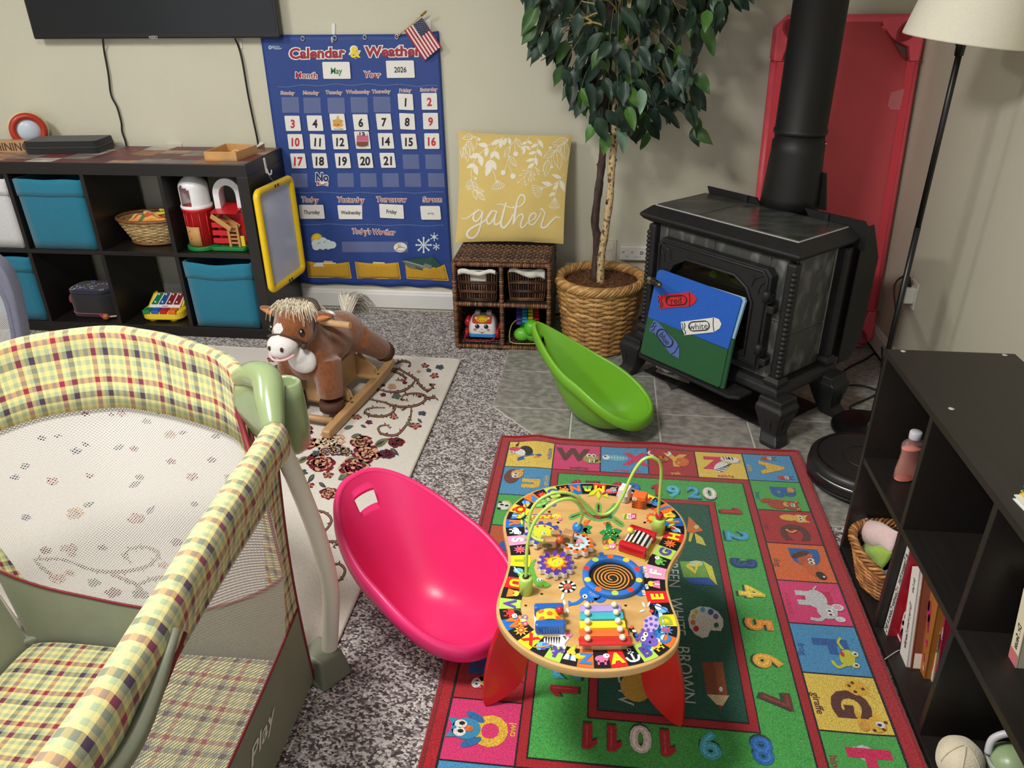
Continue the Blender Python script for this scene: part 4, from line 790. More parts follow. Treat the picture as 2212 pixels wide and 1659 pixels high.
LM = [mat('leaf_%s' % n, S(c), .42, var=.18, vs=40, spec=.4, bump=.08, bs=90) for n,c in (('dark_green',(34,58,42)),('blue_green',(44,66,58)),('deep_green',(26,46,34)),('mid_green',(58,92,44)),('bright_green',(74,116,48)),('grey_green',(126,158,136)))]
LV = [leaf_mesh('leaf', L, W, f, c, m_) for m_ in LM for L,W,f,c in ((.078,.020,.35,.012),(.068,.022,.2,.02),(.086,.021,.5,.006))]
def canopy_low(u):
    P = [(1140,-40),(1157,95),(1172,155),(1200,145),(1220,185),(1250,225),(1285,290),(1330,305),(1400,300),(1430,250),(1475,235),(1482,310),(1500,310),(1502,215),(1462,120),(1500,95),(1550,85),(1592,25),(1610,-60)]
    for (a,b_),(c,d) in zip(P,P[1:]):
        if a <= u <= c: return b_+(d-b_)*(u-a)/(c-a)
    return -100
random.seed(21); spots = []
while len(spots) < 330:
    u, v = random.uniform(1142,1608), random.uniform(-60,318)
    if v > canopy_low(u)-34: continue
    if 1322 < u < 1352 and 60 < v < 170 and random.random() < .6: continue
    if 1355 < u < 1390 and 40 < v < 110 and random.random() < .6: continue
    spots.append((u,v,random.uniform(-.5,-.12)))
spots += [(1398,285,-.36),(1498,250,-.34),(1497,275,-.34),(1452,225,-.36),(1290,262,-.40),(1310,285,-.38),(1335,275,-.42),(1255,190,-.42)]
up = []
while len(up) < 420:
    u, v = random.uniform(1120,1620), random.uniform(-420,-50); up.append((u,v,random.uniform(-.52,-.1)))
def lmat(p):
    d = Vector((random.uniform(-.75,.75)+(p.x-1.5)*1.2, random.uniform(-.6,.35), -1.1+random.uniform(-.25,.5))).normalized(); n0 = Vector((random.uniform(-.7,.7),-1+random.uniform(-.2,.5),random.uniform(.2,.9))); y = n0.cross(d).normalized(); z = d.cross(y)
    m_ = Matrix((d,y,z)).transposed().to_4x4() @ Matrix.Scale(random.uniform(1.0,1.5),4); m_.translation = p; return m_
wts = [0]*30+[1]*24+[2]*26+[3]*12+[4]*5+[5]*3
tw = MB()
for i,(u,v,y) in enumerate(spots[:300]+spots[330:]):
    p = at(u,v,1,y); k = random.choice(wts)
    if i >= 300: k = (3,3,3,2,4,4,5,4)[(i-300)%8]
    o = bpy.data.objects.new('leaf', LV[k*3+random.randint(0,2)]); COL.objects.link(o); o.parent = tr; m_ = lmat(p)
    pe = m_ @ Vector((.08,0,0))
    if pe.y > -.02: m_.translation.y -= pe.y+.03
    o.matrix_parent_inverse = TF[tr.name].inverted(); o.matrix_local = m_; o.matrix_basis = m_
    if i % 2 == 0 or i >= 300:
        q = m_.translation; h = q+Vector(((1.5-q.x)*.35,(-.3-q.y)*.35,.07+random.uniform(0,.05))); tw.tube(spl([h,h.lerp(q,.6)+Vector((0,0,.012)),q],3), lambda t: .0018-.0009*t, 4, caps=False)
stuff(tw.build('twig', TWG, tr))
lb = MB()
for (u,v,y) in up+spots[300:330]:
    m_ = lmat(at(u,v,1,y)); me = LV[random.choice((0,3,6,1,4,7,9))]; b0 = len(lb.v); lb.v += [m_ @ x.co for x in me.vertices]; lb.f += [tuple(b0+i_ for i_ in p.vertices) for p in me.polygons]; lb.c += [(0,0,0)]*len(me.polygons); lb.sm += [True]*len(me.polygons)
for k in range(len(lb.v)):
    if lb.v[k].y > -.015: lb.v[k].y = -.015
stuff(lb.build('upper_foliage', LM[0], tr))
random.seed(31)
for k in range(16):
    Q = spl(T2 if k%2 else T1,7); q = Q[int(len(Q)*random.uniform(.72,.97))]; e = q+Vector((random.uniform(-.28,.3),random.uniform(-.16,.12),random.uniform(-.12,.16)))
    MB().tube(spl([q,q.lerp(e,.4)+Vector((0,0,.05)),q.lerp(e,.75)+Vector((0,0,.035)),e],5), lambda t: .0058-.0042*t, 6).build('branch', TWG, tr)
YT = mat('yellow_twig', S(166,146,86), .7, var=.2, vs=90)
for P in ([(1308,45),(1292,28),(1265,38),(1240,38),(1212,40)],[(1300,40),(1290,12),(1262,4),(1256,2)],[(1240,38),(1228,28),(1224,25)],[(1265,38),(1280,50),(1240,48),(1230,42)],[(1290,26),(1290,5)],[(1305,55),(1275,48),(1255,60),(1248,80)]):
    MB().tube(spl([at(u,v,1,-.44) for u,v in P],4), lambda t: .0042-.0026*t, 6).build('bare_twig', YT, tr)
# wall plates by the tree
t = thing('wall_outlet', 'beige double outlet plate on the wall behind the tree trunks', 'outlet', (1.49,0,.335)); p,q = at(1277,515,1,0),at(1330,566,1,0)
MB(S(208,200,184)).box((p.x,-.006,q.z),(q.x,0,p.z)).build('plate', PLASTIC(), t, bevel=.002)
for zc in (.36,.30): MB(S(216,210,196)).at((q.x-.03,-.006,zc),rx=PI/2).prism(rrect(-.016,-.02,.016,.02,.012),0,.003).build('socket', PLASTIC(), t)
t = thing('alarm_detector', 'white plug-in alarm detector on the wall beside the stove', 'detector', (1.63,0,.32)); p,q = at(1340,531,1,-.02),at(1397,563,1,-.02)
b = MB(S(222,221,216)); xm,zm = (p.x+q.x)/2,(p.z+q.z)/2; w_,h_ = (q.x-p.x)/2,(p.z-q.z)/2; b.M = frame2d((xm,-.001,zm),(1,0,0),(0,0,1)); b.prism(rrect(-w_,-h_,w_,h_,.006),0,.026); b.build('case', PLASTIC(), t, bevel=.008, seg=3)
b = MB(); b.map = lambda x,y,l: (xm+x,-.0275-.0004*l,zm+y)
b.prism; b.rib([(-.03+.012*math.cos(a),.003+.014*math.sin(a)) for a in [2*PI*k/16 for k in range(17)]],.0015,S(180,178,172),0)
for dy in (-.006,0,.006): b.rect(w_-.034,.004+dy-.0016,w_-.02 if dy else w_-.016,.004+dy+.0016,S(60,60,62),0)
b.rect(-w_+.008,.006,-w_+.02,.009,S(70,70,70),0); b.rect(-.012,.007,.0,.0095,S(90,90,90),0); b.rect(-.012,.002,-.004,.004,S(90,90,90),0); b.rect(-.038,-.016,-.022,-.0145,S(120,120,118),0); b.rect(.0,-.017,.036,-.0155,S(130,130,126),0); b.rect(-w_+.008,.0,-w_+.016,.002,S(110,110,110),0); b.build('markings', PAPER(), t)
# ================================================================== stove (its own frame: u along the front, v towards the corner)
SO, SU, SV = Vector((1.87,-.86,0)), Vector((.69,-.724,0)).normalized(), Vector((.724,.69,0)).normalized()
SM = Matrix((SU,SV,Vector((0,0,1)))).transposed().to_4x4(); SM.translation = SO
IRON = mat('black_cast_iron', S(34,34,36), .48, var=.12, vs=30, bump=.15, bs=240, spec=.4)
STEEL = mat('black_painted_steel', S(24,24,25), .5, var=.06, vs=12, bump=.04, bs=300, spec=.4)
STONE = mat('polished_grey_slate', S(58,60,58), .16, vs=9, detail=10, col2=S(92,94,90), ramp=(.45,.75), bump=.12, bs=70, stretch=(1,2.2,1), spec=.5)
STONE2 = mat('rough_grey_slate', S(70,72,70), .42, vs=26, detail=11, col2=S(138,140,138), ramp=(.5,.8), bump=.4, bs=90, stretch=(1,1,.5))
st = thing('stove', 'black cast iron heating stove faced with grey slate tiles on the tiled corner', 'stove', (SO.x,SO.y,.006), math.atan2(SU.y,SU.x))
SP0 = lambda u,v,d: atp(u,v,SO+SV*d,SV)
def sb(col=None): b = MB(col or (.1,.1,.1)); b.M = SM; return b
def srect(u0,u1,v0,v1,z): return [(u0,v0,z),(u1,v0,z),(u1,v1,z),(u0,v1,z)]
def rings(b, R, caps=True):
    I = [[b.V(p) for p in r] for r in R]; n = len(I[0])
    for k in range(len(I)-1):
        for j in range(n): b.F((I[k][j],I[k][(j+1)%n],I[k+1][(j+1)%n],I[k+1][j]))
    if caps: b.F(I[0][::-1]); b.F(I[-1])
    return b
MP = frame2d(SO, SU, (0,0,1))                     # front plane: local z = -v
sb().box((-.288,.045,.20),(.276,.345,.645)).build('firebox', IRON, st, bevel=.004)
rings(sb(), [srect(-.325,.295,.03,.345,.640),srect(-.352,.318,.004,.352,.655),srect(-.364,.330,-.006,.356,.668),srect(-.362,.328,-.004,.356,.676),srect(-.346,.292,.044,.350,.6985)]).build('top_moulding', IRON, st, bevel=.003)
ug = [-.337,-.131,.074,.280]
sb(S(190,190,184)).box((-.337,.052,.698),(.283,.335,.7005)).build('top_grout', mat('pale_grout', None, .8, var=.1, vs=90), st)
for k in range(3): sb().box((ug[k]+.002,.059,.6995),(ug[k+1]-.002,.333,.7035)).build('slate_tile', STONE, st, bevel=.0012, seg=1)
# slate facing of front and right side
sb(S(170,170,165)).box((-.29,.040,.205),(.278,.046,.642)).build('front_grout', mat('pale_grout', None, .8), st)
for a,c,e,f in ((-.288,-.246,.43,.638),(-.242,-.03,.43,.638),(-.026,.205,.43,.638),(.209,.276,.43,.638),(.209,.276,.21,.426),(-.288,-.246,.21,.426),(-.242,.08,.21,.30),(.084,.205,.21,.30)): sb().box((a,.034,e+.002),(c,.042,f-.002)).build('slate_tile', STONE2, st, bevel=.001, seg=1)
sb(S(170,170,165)).box((.272,.05,.205),(.279,.335,.642)).build('side_grout', mat('pale_grout', None, .8), st)
for e,f in ((.21,.366),(.37,.638)): sb().box((.277,.075,e),(.284,.285,f)).build('slate_tile', STONE2, st, bevel=.001, seg=1)
for e,f in ((.21,.366),(.37,.638)): sb().box((-.296,.075,e),(-.288,.285,f)).build('slate_tile', STONE2, st, bevel=.001, seg=1)
for u,v in ((.297,.028),(-.309,.028),(.297,.315),(-.309,.315)):
    o = sb().cbox((u,v,.425),(.036,.036,.43)).build('corner_post', IRON, st, bevel=.008); b = sb()
    if v < .1:
        for k in range(22): b.ball((u+(.012 if u>0 else -.012),v-.012,.245+.0172*k),(.0125,.0125,.0105),10)
        stuff(b.build('rope_bead', IRON, o))
    rings(sb(), [srect(u-.026,u+.026,v-.026,v+.026,.205),srect(u-.03,u+.03,v-.03,v+.03,.212),srect(u-.03,u+.03,v-.03,v+.03,.222),srect(u-.022,u+.022,v-.022,v+.022,.236)]).build('post_base', IRON, o)
rings(sb(), [srect(-.335,.325,.0,.35,.165),srect(-.342,.332,-.008,.356,.175),srect(-.338,.328,-.004,.352,.195),srect(-.322,.312,.012,.345,.208)]).build('base_moulding', IRON, st, bevel=.003)
for su,sv,u,v in ((1,-1,.325,.015),(-1,-1,-.335,.015),(1,1,.325,.315),(-1,1,-.335,.315)):
    R = []
    for z,h,o_ in ((.0062,.033,.030),(.018,.036,.028),(.05,.033,.012),(.09,.043,.008),(.125,.052,.006),(.145,.054,.004),(.152,.048,.0),(.178,.046,0)): R.append(srect(u+su*o_-h,u+su*o_+h,v+sv*o_-h,v+sv*o_+h,z))
    lg = rings(sb(), R).build('leg', IRON, st, bevel=.006)
    for d in ((1,0),(0,1)):                          # leaf relief on the two outer faces
        for k in range(3):
            b = sb(); o2 = .045; x = u+su*(.05 if d[0] else -.018+.018*k); y = v+sv*(.05 if d[1] else -.018+.018*k)
            b.tube(spl([(x,y,.118),(x+su*.002*(k-1),y+sv*.002*(k-1),.09),(x+su*(-.008 if d[0] else 0),y+sv*(-.008 if d[1] else 0),.05)],4), lambda t: .0052*(1-.75*t), 6); b.build('leaf_relief', IRON, lg)
# door with arched window, handle, hinges
DM = MP @ Matrix.Translation((0,0,-.012))
do = [(-.258,.252),(.243,.252),(.243,.585),(.222,.607),(-.237,.607),(-.258,.585)]
wi = [(-.192,.292),(.176,.292),(.176,.478),(.150,.520),(.098,.550),(-.112,.550),(-.165,.520),(-.192,.478)]
solid2d('door', [do, wi], .036, IRON, st, .006, MP @ Matrix.Translation((0,0,-.012)), (.1,.1,.1)); dr = st.children[-1] if st.children else st
dr = [o for o in COL.objects if o.name.startswith('door') and o.parent == st][0]
cx_ = -.008
b = sb(); b.M = MP; b.tube([(cx_+(x-cx_)*1.03,.42+(y-.42)*1.04,.008) for x,y in wi],.006,8,closed=True); b.build('window_moulding', IRON, dr)
b = sb(); b.M = MP; b.tube([(cx_+(x-cx_)*.95,.43+(y-.43)*.94,.008) for x,y in do],.0045,6,closed=True); b.build('door_moulding', IRON, dr)
for sx2 in (-1,1):
    for P in ([(-.212,.575),(-.195,.56),(-.188,.535)],[(-.235,.585),(-.212,.575),(-.185,.572)],[(-.235,.56),(-.222,.545),(-.218,.52)]):
        b = sb(); b.M = MP; b.tube(spl([(cx_+(x-cx_)*(-sx2 if sx2>0 else 1),z,.008) for x,z in P],4),lambda t:.0035-.002*t,6); b.build('corner_ornament', IRON, dr)
b = MB(); b.M = MP; b.prism([(cx_+(x-cx_)*1.02,z) for x,z in wi],-.022,-.018)
b.build('window_glass', mat('smoked_stove_glass', S(26,20,12), .07, var=.3, vs=4, spec=.6, coat=.3), dr)
for z in (.325,.515):
    b = sb(); b.cbox((.248,-.012,z),(.03,.026,.03)); b.cbox((.262,-.006,z-.035),(.028,.03,.026)); b.build('hinge', IRON, dr, bevel=.004); b = sb(); b.M = SM @ Matrix.Translation((.25,-.03,z+.014)); b.lathe([(.013,-.02),(.013,.012),(.008,.016),(.001,.017)],14); b.build('hinge_pin', IRON, dr)
hA, hB, hC = SP0(1405,605,-.035), SP0(1409,607,-.062), SP0(1424,615,-.125)
b = MB(S(200,200,200)); b.tube([SP0(1407,603,-.005),hA,hA.lerp(hB,.5),hB],lambda t_: (.016,.0165,.014,.011)[min(3,int(t_*3.01))],16); b.build('handle_collar', mat('chrome', S(200,200,202), .15, metal=1), dr)
b = MB(S(96,88,74)); b.tube([hB,hC],.0112,14); b.build('handle_grip', METALC(), dr)
MB(S(180,176,164)).ball(tuple(hC+(hC-hB).normalized()*.001),.006,10).build('handle_screw', METALC(), dr)
b = sb(); b.prism([(-.25,-.004),(-.25,-.075),(-.225,-.10),(.205,-.10),(.235,-.075),(.235,-.004)],.150,.163); lp = b.build('ash_lip', IRON, st, bevel=.004)
b = sb()
for k in range(40): b.tube([(-.21+.0105*k,-.09,.1640),(-.20+.0105*k,-.012,.1640)],.0012,4,caps=False)
for k in range(9): b.tube([(-.22,-.088+.0095*k,.1642),(.215,-.088+.0095*k,.1642)],.0011,4,caps=False)
stuff(b.build('grip_texture', IRON, lp))
# rear heat shields
SP = lambda u,v,d: atp(u,v,SO+SV*d,SV)
def plate(nm, px, d0, d1):
    b = MB((.1,.1,.1)); a = [b.V(SP(u,v,d0)) for u,v in px]; c = [b.V(SP(u,v,d0)+SV*(d1-d0)) for u,v in px]; n = len(a); b.F(a); b.F(c[::-1]); [b.F((a[k],a[(k+1)%n],c[(k+1)%n],c[k])) for k in range(n)]; return b.build(nm, STEEL, st)
plate('rear_shield', [(1528,402),(1633,427),(1645,448),(1532,419)], .338, .346); plate('rear_shield', [(1738,449),(1868,479),(1877,500),(1866,545),(1750,472)], .338, .346)
plate('rear_shield', [(1770,371),(1784,375),(1783,455),(1768,452)], .46, .468)
b = sb(); b.box((-.30,.36,.2),(.30,.44,.69)); b.build('rear_casing', STEEL, st, bevel=.004)
b = sb(); I = [b.V((.318,v,z)) for v,z in ((.37,.70),(.425,.70),(.50,.57),(.50,.25),(.44,.19),(.37,.19))]; J = [b.V((.322,v,z)) for v,z in ((.37,.70),(.425,.70),(.50,.57),(.50,.25),(.44,.19),(.37,.19))]; b.F(I); b.F(J[::-1]); [b.F((I[k],I[(k+1)%6],J[(k+1)%6],J[k])) for k in range(6)]; b.build('side_shield', STEEL, st)
for u in (-.15,.19): sb(S(70,70,72)).box((u,.330,.702),(u+.014,.338,.728)).build('shield_tab', IRON, st)
PX_,PY_ = 2.165,-.556
pp = thing('stove_pipe', 'thick black stove pipe rising from behind the stove to the ceiling', 'stove pipe', (PX_,PY_,.69))
b = MB(); b.lathe([(.088,.958),(.0925,.962),(.0925,.975),(.0885,.978),(.0885,2.449)],40,(PX_,PY_,0)); b.build('upper_section', STEEL, pp)
b = MB(); b.lathe([(.105,.6915),(.103,.74),(.092,.90),(.0915,.935),(.0865,.938),(.0865,.958)],40,(PX_,PY_,0)); b.build('lower_section', STEEL, pp)
b = MB(S(90,90,90)); b.tube([(PX_+.0918*math.cos(a),PY_+.0918*math.sin(a),.885) for a in [2*PI*k/40 for k in range(40)]],.0009,5,closed=True); b.build('seam_ring', METALC(), pp)
MB(S(200,198,190)).ball((PX_+.084,PY_-.04,.93),.004,8).build('screw', METALC(), pp)
# pad, towel and papers under the stove
t = tag(sb().box((-.325,.046,.0062),(.29,.35,.012)).build('floor_pad', mat('black_rubber_pad', S(20,19,19), .7, var=.1, vs=40)), 'black rubber pad on the tiles under the stove', 'pad')
b = MB(S(150,146,140)); P = [at(u,v,2,.008) for u,v in ((1425,806),(1478,800),(1516,824),(1450,842))]; a = [b.V(p+Vector((0,0,.004))) for p in P]; c = [b.V(p-Vector((0,0,.001))) for p in P]; b.F(a); b.F(c[::-1]); [b.F((a[k],a[(k+1)%4],c[(k+1)%4],c[k])) for k in range(4)]; tag(b.build('slate_offcut', STONE2), 'flat grey tile offcut on the floor under the stove door', 'tile')
b = MB(S(190,184,170)); A0,A1,A2,A3 = [at(u,v,2,.02) for u,v in ((1416,800),(1432,782),(1502,806),(1488,826))]
b.grid(lambda u,v: A0.lerp(A3,u).lerp(A1.lerp(A2,u),v)+Vector((0,0,.012+.028*math.sin(PI*min(1,v*1.02))**.5*(1-.3*u)+.004*math.sin(u*16+v*5))), 20, 10); b.grid(lambda u,v: A0.lerp(A3,u).lerp(A1.lerp(A2,u),v)+Vector((0,0,-.006)), 4, 3); tag(b.build('towel', CLOTH()), 'folded beige cloth tucked under the stove behind the felt board', 'cloth')
# felt board with three crayon pieces
up_ = (SV*.066+Vector((0,0,.32))).normalized(); BQ = SO+SV*(-.090)+Vector((0,0,.168)); bn = SU.cross(up_); C7 = cropmap(1320,340,3.456,lambda u,v,l: atp(u,v,BQ+bn*(.0008*l),bn))
fb = thing('felt_board', 'blue and green felt board leaning against the stove door', 'board', (BQ.x,BQ.y,.166), math.atan2(SU.y,SU.x))
BC = [C7(x,y,0) for x,y in ((345,845),(985,1045),(800,1712),(222,1462))]
b = MB(); 
def bl(s_, t_): return (BC[0].lerp(BC[1],s_)).lerp(BC[3].lerp(BC[2],s_),t_)
def slab(nm, t0, t1, col, e0, e1, s1=1.):
    b = MB(col); P = [bl(0,t0),bl(s1,t0),bl(s1,t1),bl(0,t1)]; f = [b.V(p-bn*e0) for p in P]; k_ = [b.V(p-bn*e1) for p in P]; b.F(f); b.F(k_[::-1]); [b.F((f[k],f[(k+1)%4],k_[(k+1)%4],k_[k])) for k in range(4)]; return b.build(nm, FELT, fb)
FELT = mat('felt', None, .95, var=.1, vs=180, bump=.4, bs=600, sheen=.3)
def half(nm, fr, col, e0, e1, grow=0):
    b = MB(col); P = [C7(x,y,0) for x,y in fr]; n = len(P); f = [b.V(p-bn*e0) for p in P]; k_ = [b.V(p-bn*e1) for p in P]; b.F(f); b.F(k_[::-1]); [b.F((f[k],f[(k+1)%n],k_[(k+1)%n],k_[k])) for k in range(n)]; return b.build(nm, FELT, fb, bevel=.0012)
half('sky_felt', [(345,860),(360,842),(380,842),(960,1048),(972,1068),(868,1434),(275,1190)], S(22,92,196), 0, .006)
half('grass_felt', [(275,1190),(868,1434),(812,1700),(795,1712),(230,1462),(220,1450)], S(20,86,44), 0, .006)
half('backing_board', [(350,850),(985,1050),(993,1075),(905,1362),(826,1722),(226,1466)], S(150,190,214), .0065, .014)
half('backing_grass', [(868,1340),(908,1358),(830,1728),(800,1716)], S(20,80,42), .0062, .0145)
INKB = S(24,26,34)
def crayon(nm, lab_, body, word, col, wx, wy, rot, band, oval, size):
    t = thing(nm, lab_, 'felt piece', C7(wx,wy,2), group='felt crayons on the board')
    b = MB(col); n = len(body); f = [b.V(C7(x,y,4)) for x,y in body]; k_ = [b.V(C7(x,y,.6)) for x,y in body]; b.F(f); b.F(k_[::-1]); [b.F((f[k],f[(k+1)%n],k_[(k+1)%n],k_[k])) for k in range(n)]; b.build('felt_cutout', FELT, t)
    b = MB(); b.map = C7; b.text(word,wx,wy,size,INKB,5.5,off=-.004,rot=rot,flip=-1,sx=.95)
    ox,oy,ra,rb = oval; c,s_ = math.cos(rot),math.sin(rot); O = [(ox+x*c-y*s_,oy+x*s_+y*c) for x,y in rrect(-ra,-rb,ra,rb,rb*.95,6)]; b.rib(O+[O[0]],6,INKB,5,sm=False); O2 = [(x+5,y+4) for x,y in O]; b.rib(O2+[O2[0]],3,INKB,5,sm=False)
    for st_ in band: b.rib(st_,6,INKB,5)
    b.build('ink_drawing', PAPER(), t)
crayon('felt_crayon','red felt crayon piece at the top of the felt board',[(348,1030),(590,1006),(620,1025),(640,1055),(625,1085),(590,1110),(365,1130)],'red',S(206,22,36),484,1068,-.06,[[(350,1035),(362,1055),(356,1075),(372,1095),(362,1120)],[(374,1030),(380,1050),(372,1072),(386,1095),(376,1124)],[(582,1010),(588,1060),(584,1110)]],(486,1067,76,34),66)
crayon('felt_crayon','white felt crayon piece in the middle of the felt board',[(520,1228),(770,1195),(805,1208),(824,1242),(812,1275),(770,1304),(545,1328),(528,1290)],'white',S(230,230,228),650,1260,-.07,[[(528,1236),(536,1262),(530,1290),(546,1322)],[(546,1234),(552,1260),(543,1285),(555,1300),(552,1322)],[(764,1198),(762,1250),(768,1302)]],(655,1258,76,34),66)
crayon('felt_crayon','dull blue felt crayon piece at the left of the felt board',[(290,1268),(320,1216),(348,1228),(490,1380),(510,1430),(508,1504),(440,1465),(325,1310),(288,1300)],'blue',S(84,108,180),402,1352,.92,[[(294,1270),(312,1258),(318,1238),(336,1236)],[(296,1294),(318,1286),(326,1262),(342,1256)],[(450,1470),(478,1450),(500,1410)]],(400,1348,74,36),62)
# ================================================================== red cot standing in the corner
CQ = Vector((2.4,-.085,1.335)); cup = Vector((0,.18,1.315)).normalized(); cnv = Vector((1,0,0)).cross(cup)
ct = thing('stacking_cot', 'red stacking cot standing on end in the corner behind the stove', 'cot', (2.395,-.26,.01))
CM = frame2d(Vector((2.395,-.262,.0065)),(1,0,0),cup); CH = 1.333; HW = .283
CRED = S(206,56,70); CR2 = lambda: mat('red_moulded_plastic', S(228,84,98), .42, var=.04, vs=20, bump=.05, bs=200)
for x in (-1,1): b = MB(); b.M = CM; b.tube([(x*(HW-.02),.15,0),(x*(HW-.02),CH-.15,0)],.019,14); b.build('side_tube', CR2(), ct)
for y,s_ in ((0,1),(CH,-1)):
    b = MB(); b.M = CM; P = [(-HW+.02,y+s_*.155),(-HW+.02,y+s_*.05),(-HW+.05,y+s_*.022),(0,y+s_*.022),(HW-.05,y+s_*.022),(HW-.02,y+s_*.05),(HW-.02,y+s_*.155)]
    b.tube([(p[0],p[1],0) for p in P],.0218,14); b.build('end_bar', CR2(), ct)
    for x in (-1,1):
        out = [(x*(HW-.008),y+s_*.175),(x*(HW-.006),y+s_*.05),(x*(HW-.05),y+s_*.008),(x*(HW-.16),y+s_*.012),(x*(HW-.17),y+s_*.05),(x*(HW-.12),y+s_*.09),(x*(HW-.055),y+s_*.12),(x*(HW-.042),y+s_*.175)]
        hole = [(x*(HW-.085)+.045*math.cos(a)*math.cos(.75)-x*s_*-.026*math.sin(a)*math.sin(.75)*1, y+s_*.062+(.045*math.cos(a)*math.sin(.75)*-x+.026*math.sin(a)*math.cos(.75))*1) for a in [2*PI*k/20 for k in range(20)]]
        solid2d('corner_leg',[out],.05,CR2(),ct,.008,CM); o = [q for q in COL.objects if q.name.startswith('corner_leg') and q.parent==ct][-1]
        b = MB(S(150,18,40)); b.M = CM @ Matrix.Translation((x*(HW-.07),y+s_*.060,.026)) @ Matrix.Rotation(-x*s_*.8,4,'Z'); b.lathe([(.001,.0003),(.036,.0003),(.040,.004),(.046,.0035),(.050,.0)],24,sq=.62,caps=False); b.build('oval_recess_shade', mat('recess_shade_red', S(150,26,44), .5, var=.05), o)  # raised disc for the hollow, whose shade is put into its darker red
def notch(x): return .165 if abs(x) > HW-.06 else (.03+.135*max(0,(abs(x)-(HW-.17))/.11) if abs(x) > HW-.17 else .03)
b = MB(S(206,78,84)); b.M = CM
xsn = [-HW+.002,-HW+.03,-HW+.06,-HW+.08,-HW+.10,-HW+.12,-HW+.14,-HW+.17,-.06,0,.06]; xsn += [-x for x in xsn[:8]][::-1]
I = []
for x in xsn:
    d = notch(x); col_ = []
    for k in range(9):
        f = k/8; y = d+(CH-2*d)*f; edge = max(0,abs(x)-(HW-.045))/.045; col_.append(b.V((x,y,.022-.02*edge**2+.0015*math.sin(y*14)-.004*math.sin(PI*f)*(1-abs(x)/HW))))
    I.append(col_)
for i in range(len(I)-1):
    for k in range(8): b.F((I[i][k],I[i+1][k],I[i+1][k+1],I[i][k+1]),None,True)
b.build('mesh_sheet', mat('red_mesh_fabric', None, .7, var=.05, vs=260, bump=.3, bs=1100), ct, solid=.002)
for s_ in (-1,1): 
    b = MB(S(220,66,80)); b.M = CM; b.grid(lambda u,v: (s_*(HW-.055+.03*u),.17+(CH-.34)*v,.0245), 2, 8); b.build('sewn_sleeve', mat('red_mesh_fabric', None, .7), ct)
b = MB(S(140,10,30)); b.M = CM
for ys in (0,1):
    for x in (-1,1):
        b2 = MB(S(150,14,34)); b2.M = CM; P = [(x*HW,.166),(x*(HW-.06),.166),(x*(HW-.115),.10),(x*(HW-.17),.035)]; b2.tube([(p[0],p[1] if ys==0 else CH-p[1],.022) for p in spl([Vector((*p,0)) for p in P],4)],.003,6); b2.build('edge_binding', CLOTH(), ct)
tp = atp(1936,215,CM @ Vector((0,0,.0235)),cnv); b = MB(S(226,128,132)); q = [atp(u,v,CM @ Vector((0,0,.0250)),cnv) for u,v in ((1924,200),(1948,193),(1954,192),(1944,237),(1924,237),(1917,228))]; b.F([b.V(p) for p in q]); tag(b.build('tape_label', mat('translucent_tape', None, .4, alpha=.75), solid=.0006), 'pale square of tape stuck on the red cot', 'label')
# ================================================================== floor lamp, plug, cords
LX,LY = 2.462,-1.0
lm = thing('floor_lamp', 'black floor lamp with white drum shade beside the stove', 'floor lamp', (LX,LY,.006)); LB = mat('black_lamp_metal', S(16,16,17), .35, var=.05, vs=30, spec=.5)
MB().lathe([(.128,.0063),(.132,.012),(.130,.022),(.11,.026),(.02,.030),(.016,.045),(.011,.05)],40,(LX,LY,0)).build('base', LB, lm)
MB().tube([(LX,LY,.03),(LX,LY,.75)],.0095,12).build('pole', LB, lm); MB().tube([(LX,LY,.74),(LX,LY,1.36)],.0088,12).build('pole', LB, lm)
MB().lathe([(.012,1.245),(.013,1.27),(.02,1.28),(.02,1.33),(.012,1.335)],16,(LX,LY,0)).build('socket', LB, lm)
SH = Matrix.Translation((LX,LY,1.285)) @ Matrix.Rotation(.13,4,Vector((LX-CP.x,LY-CP.y,0)).normalized()) @ Matrix.Translation((-LX,-LY,-1.285)); b = MB(S(238,233,216)); b.M = SH; b.lathe([(.158,1.283),(.1585,1.287),(.118,1.54),(.1175,1.543)],48,(LX,LY,0),caps=False).build('lamp_shade', mat('white_linen_shade', None, .8, var=.03, vs=200, bump=.15, bs=700), lm, solid=.002)
MB(S(244,238,220)).ball((LX,LY,1.39),(.03,.03,.045),14).build('bulb', PLASTIC(), lm)
t = thing('plug_adapter', 'white plug adapter in the right wall outlet behind the lamp pole', 'plug', (2.69,-.49,.36)); q = at(1964,638,0,2.672)
MB(S(222,221,212)).box((2.684,q.y-.03,q.z-.05),(2.6895,q.y+.04,q.z+.055)).build('wall_plate', PLASTIC(), t, bevel=.002)
MB(S(230,229,222)).box((2.648,q.y-.024,q.z-.028),(2.686,q.y+.022,q.z+.036)).build('adapter_body', PLASTIC(), t, bevel=.006)
MB(S(18,18,18)).tube([(2.664,q.y+.002,q.z+.034),(2.662,q.y+.004,q.z+.05),(2.658,q.y+.006,q.z+.072)],lambda t_: .010-.005*t_,8).build('cord_plug', MATTE(), t)
pl_ = lambda u,v,y=-.97: at(u,v,1,y)
cord('lamp_cord','black cord running from the wall plug down the lamp pole to the stove',[Vector((2.658,q.y+.006,q.z+.07)),Vector((2.63,q.y-.02,q.z+.085)),Vector((2.58,-.62,.42)),Vector((2.475,-.975,.42)),Vector((2.472,-.982,.30)),Vector((2.474,-.975,.20)),at(1905,750,2,.06),at(1893,760,2,.013),at(1866,778,2,.012),at(1840,790,2,.012),at(1815,808,2,.012),at(1792,828,2,.012)],.0042)
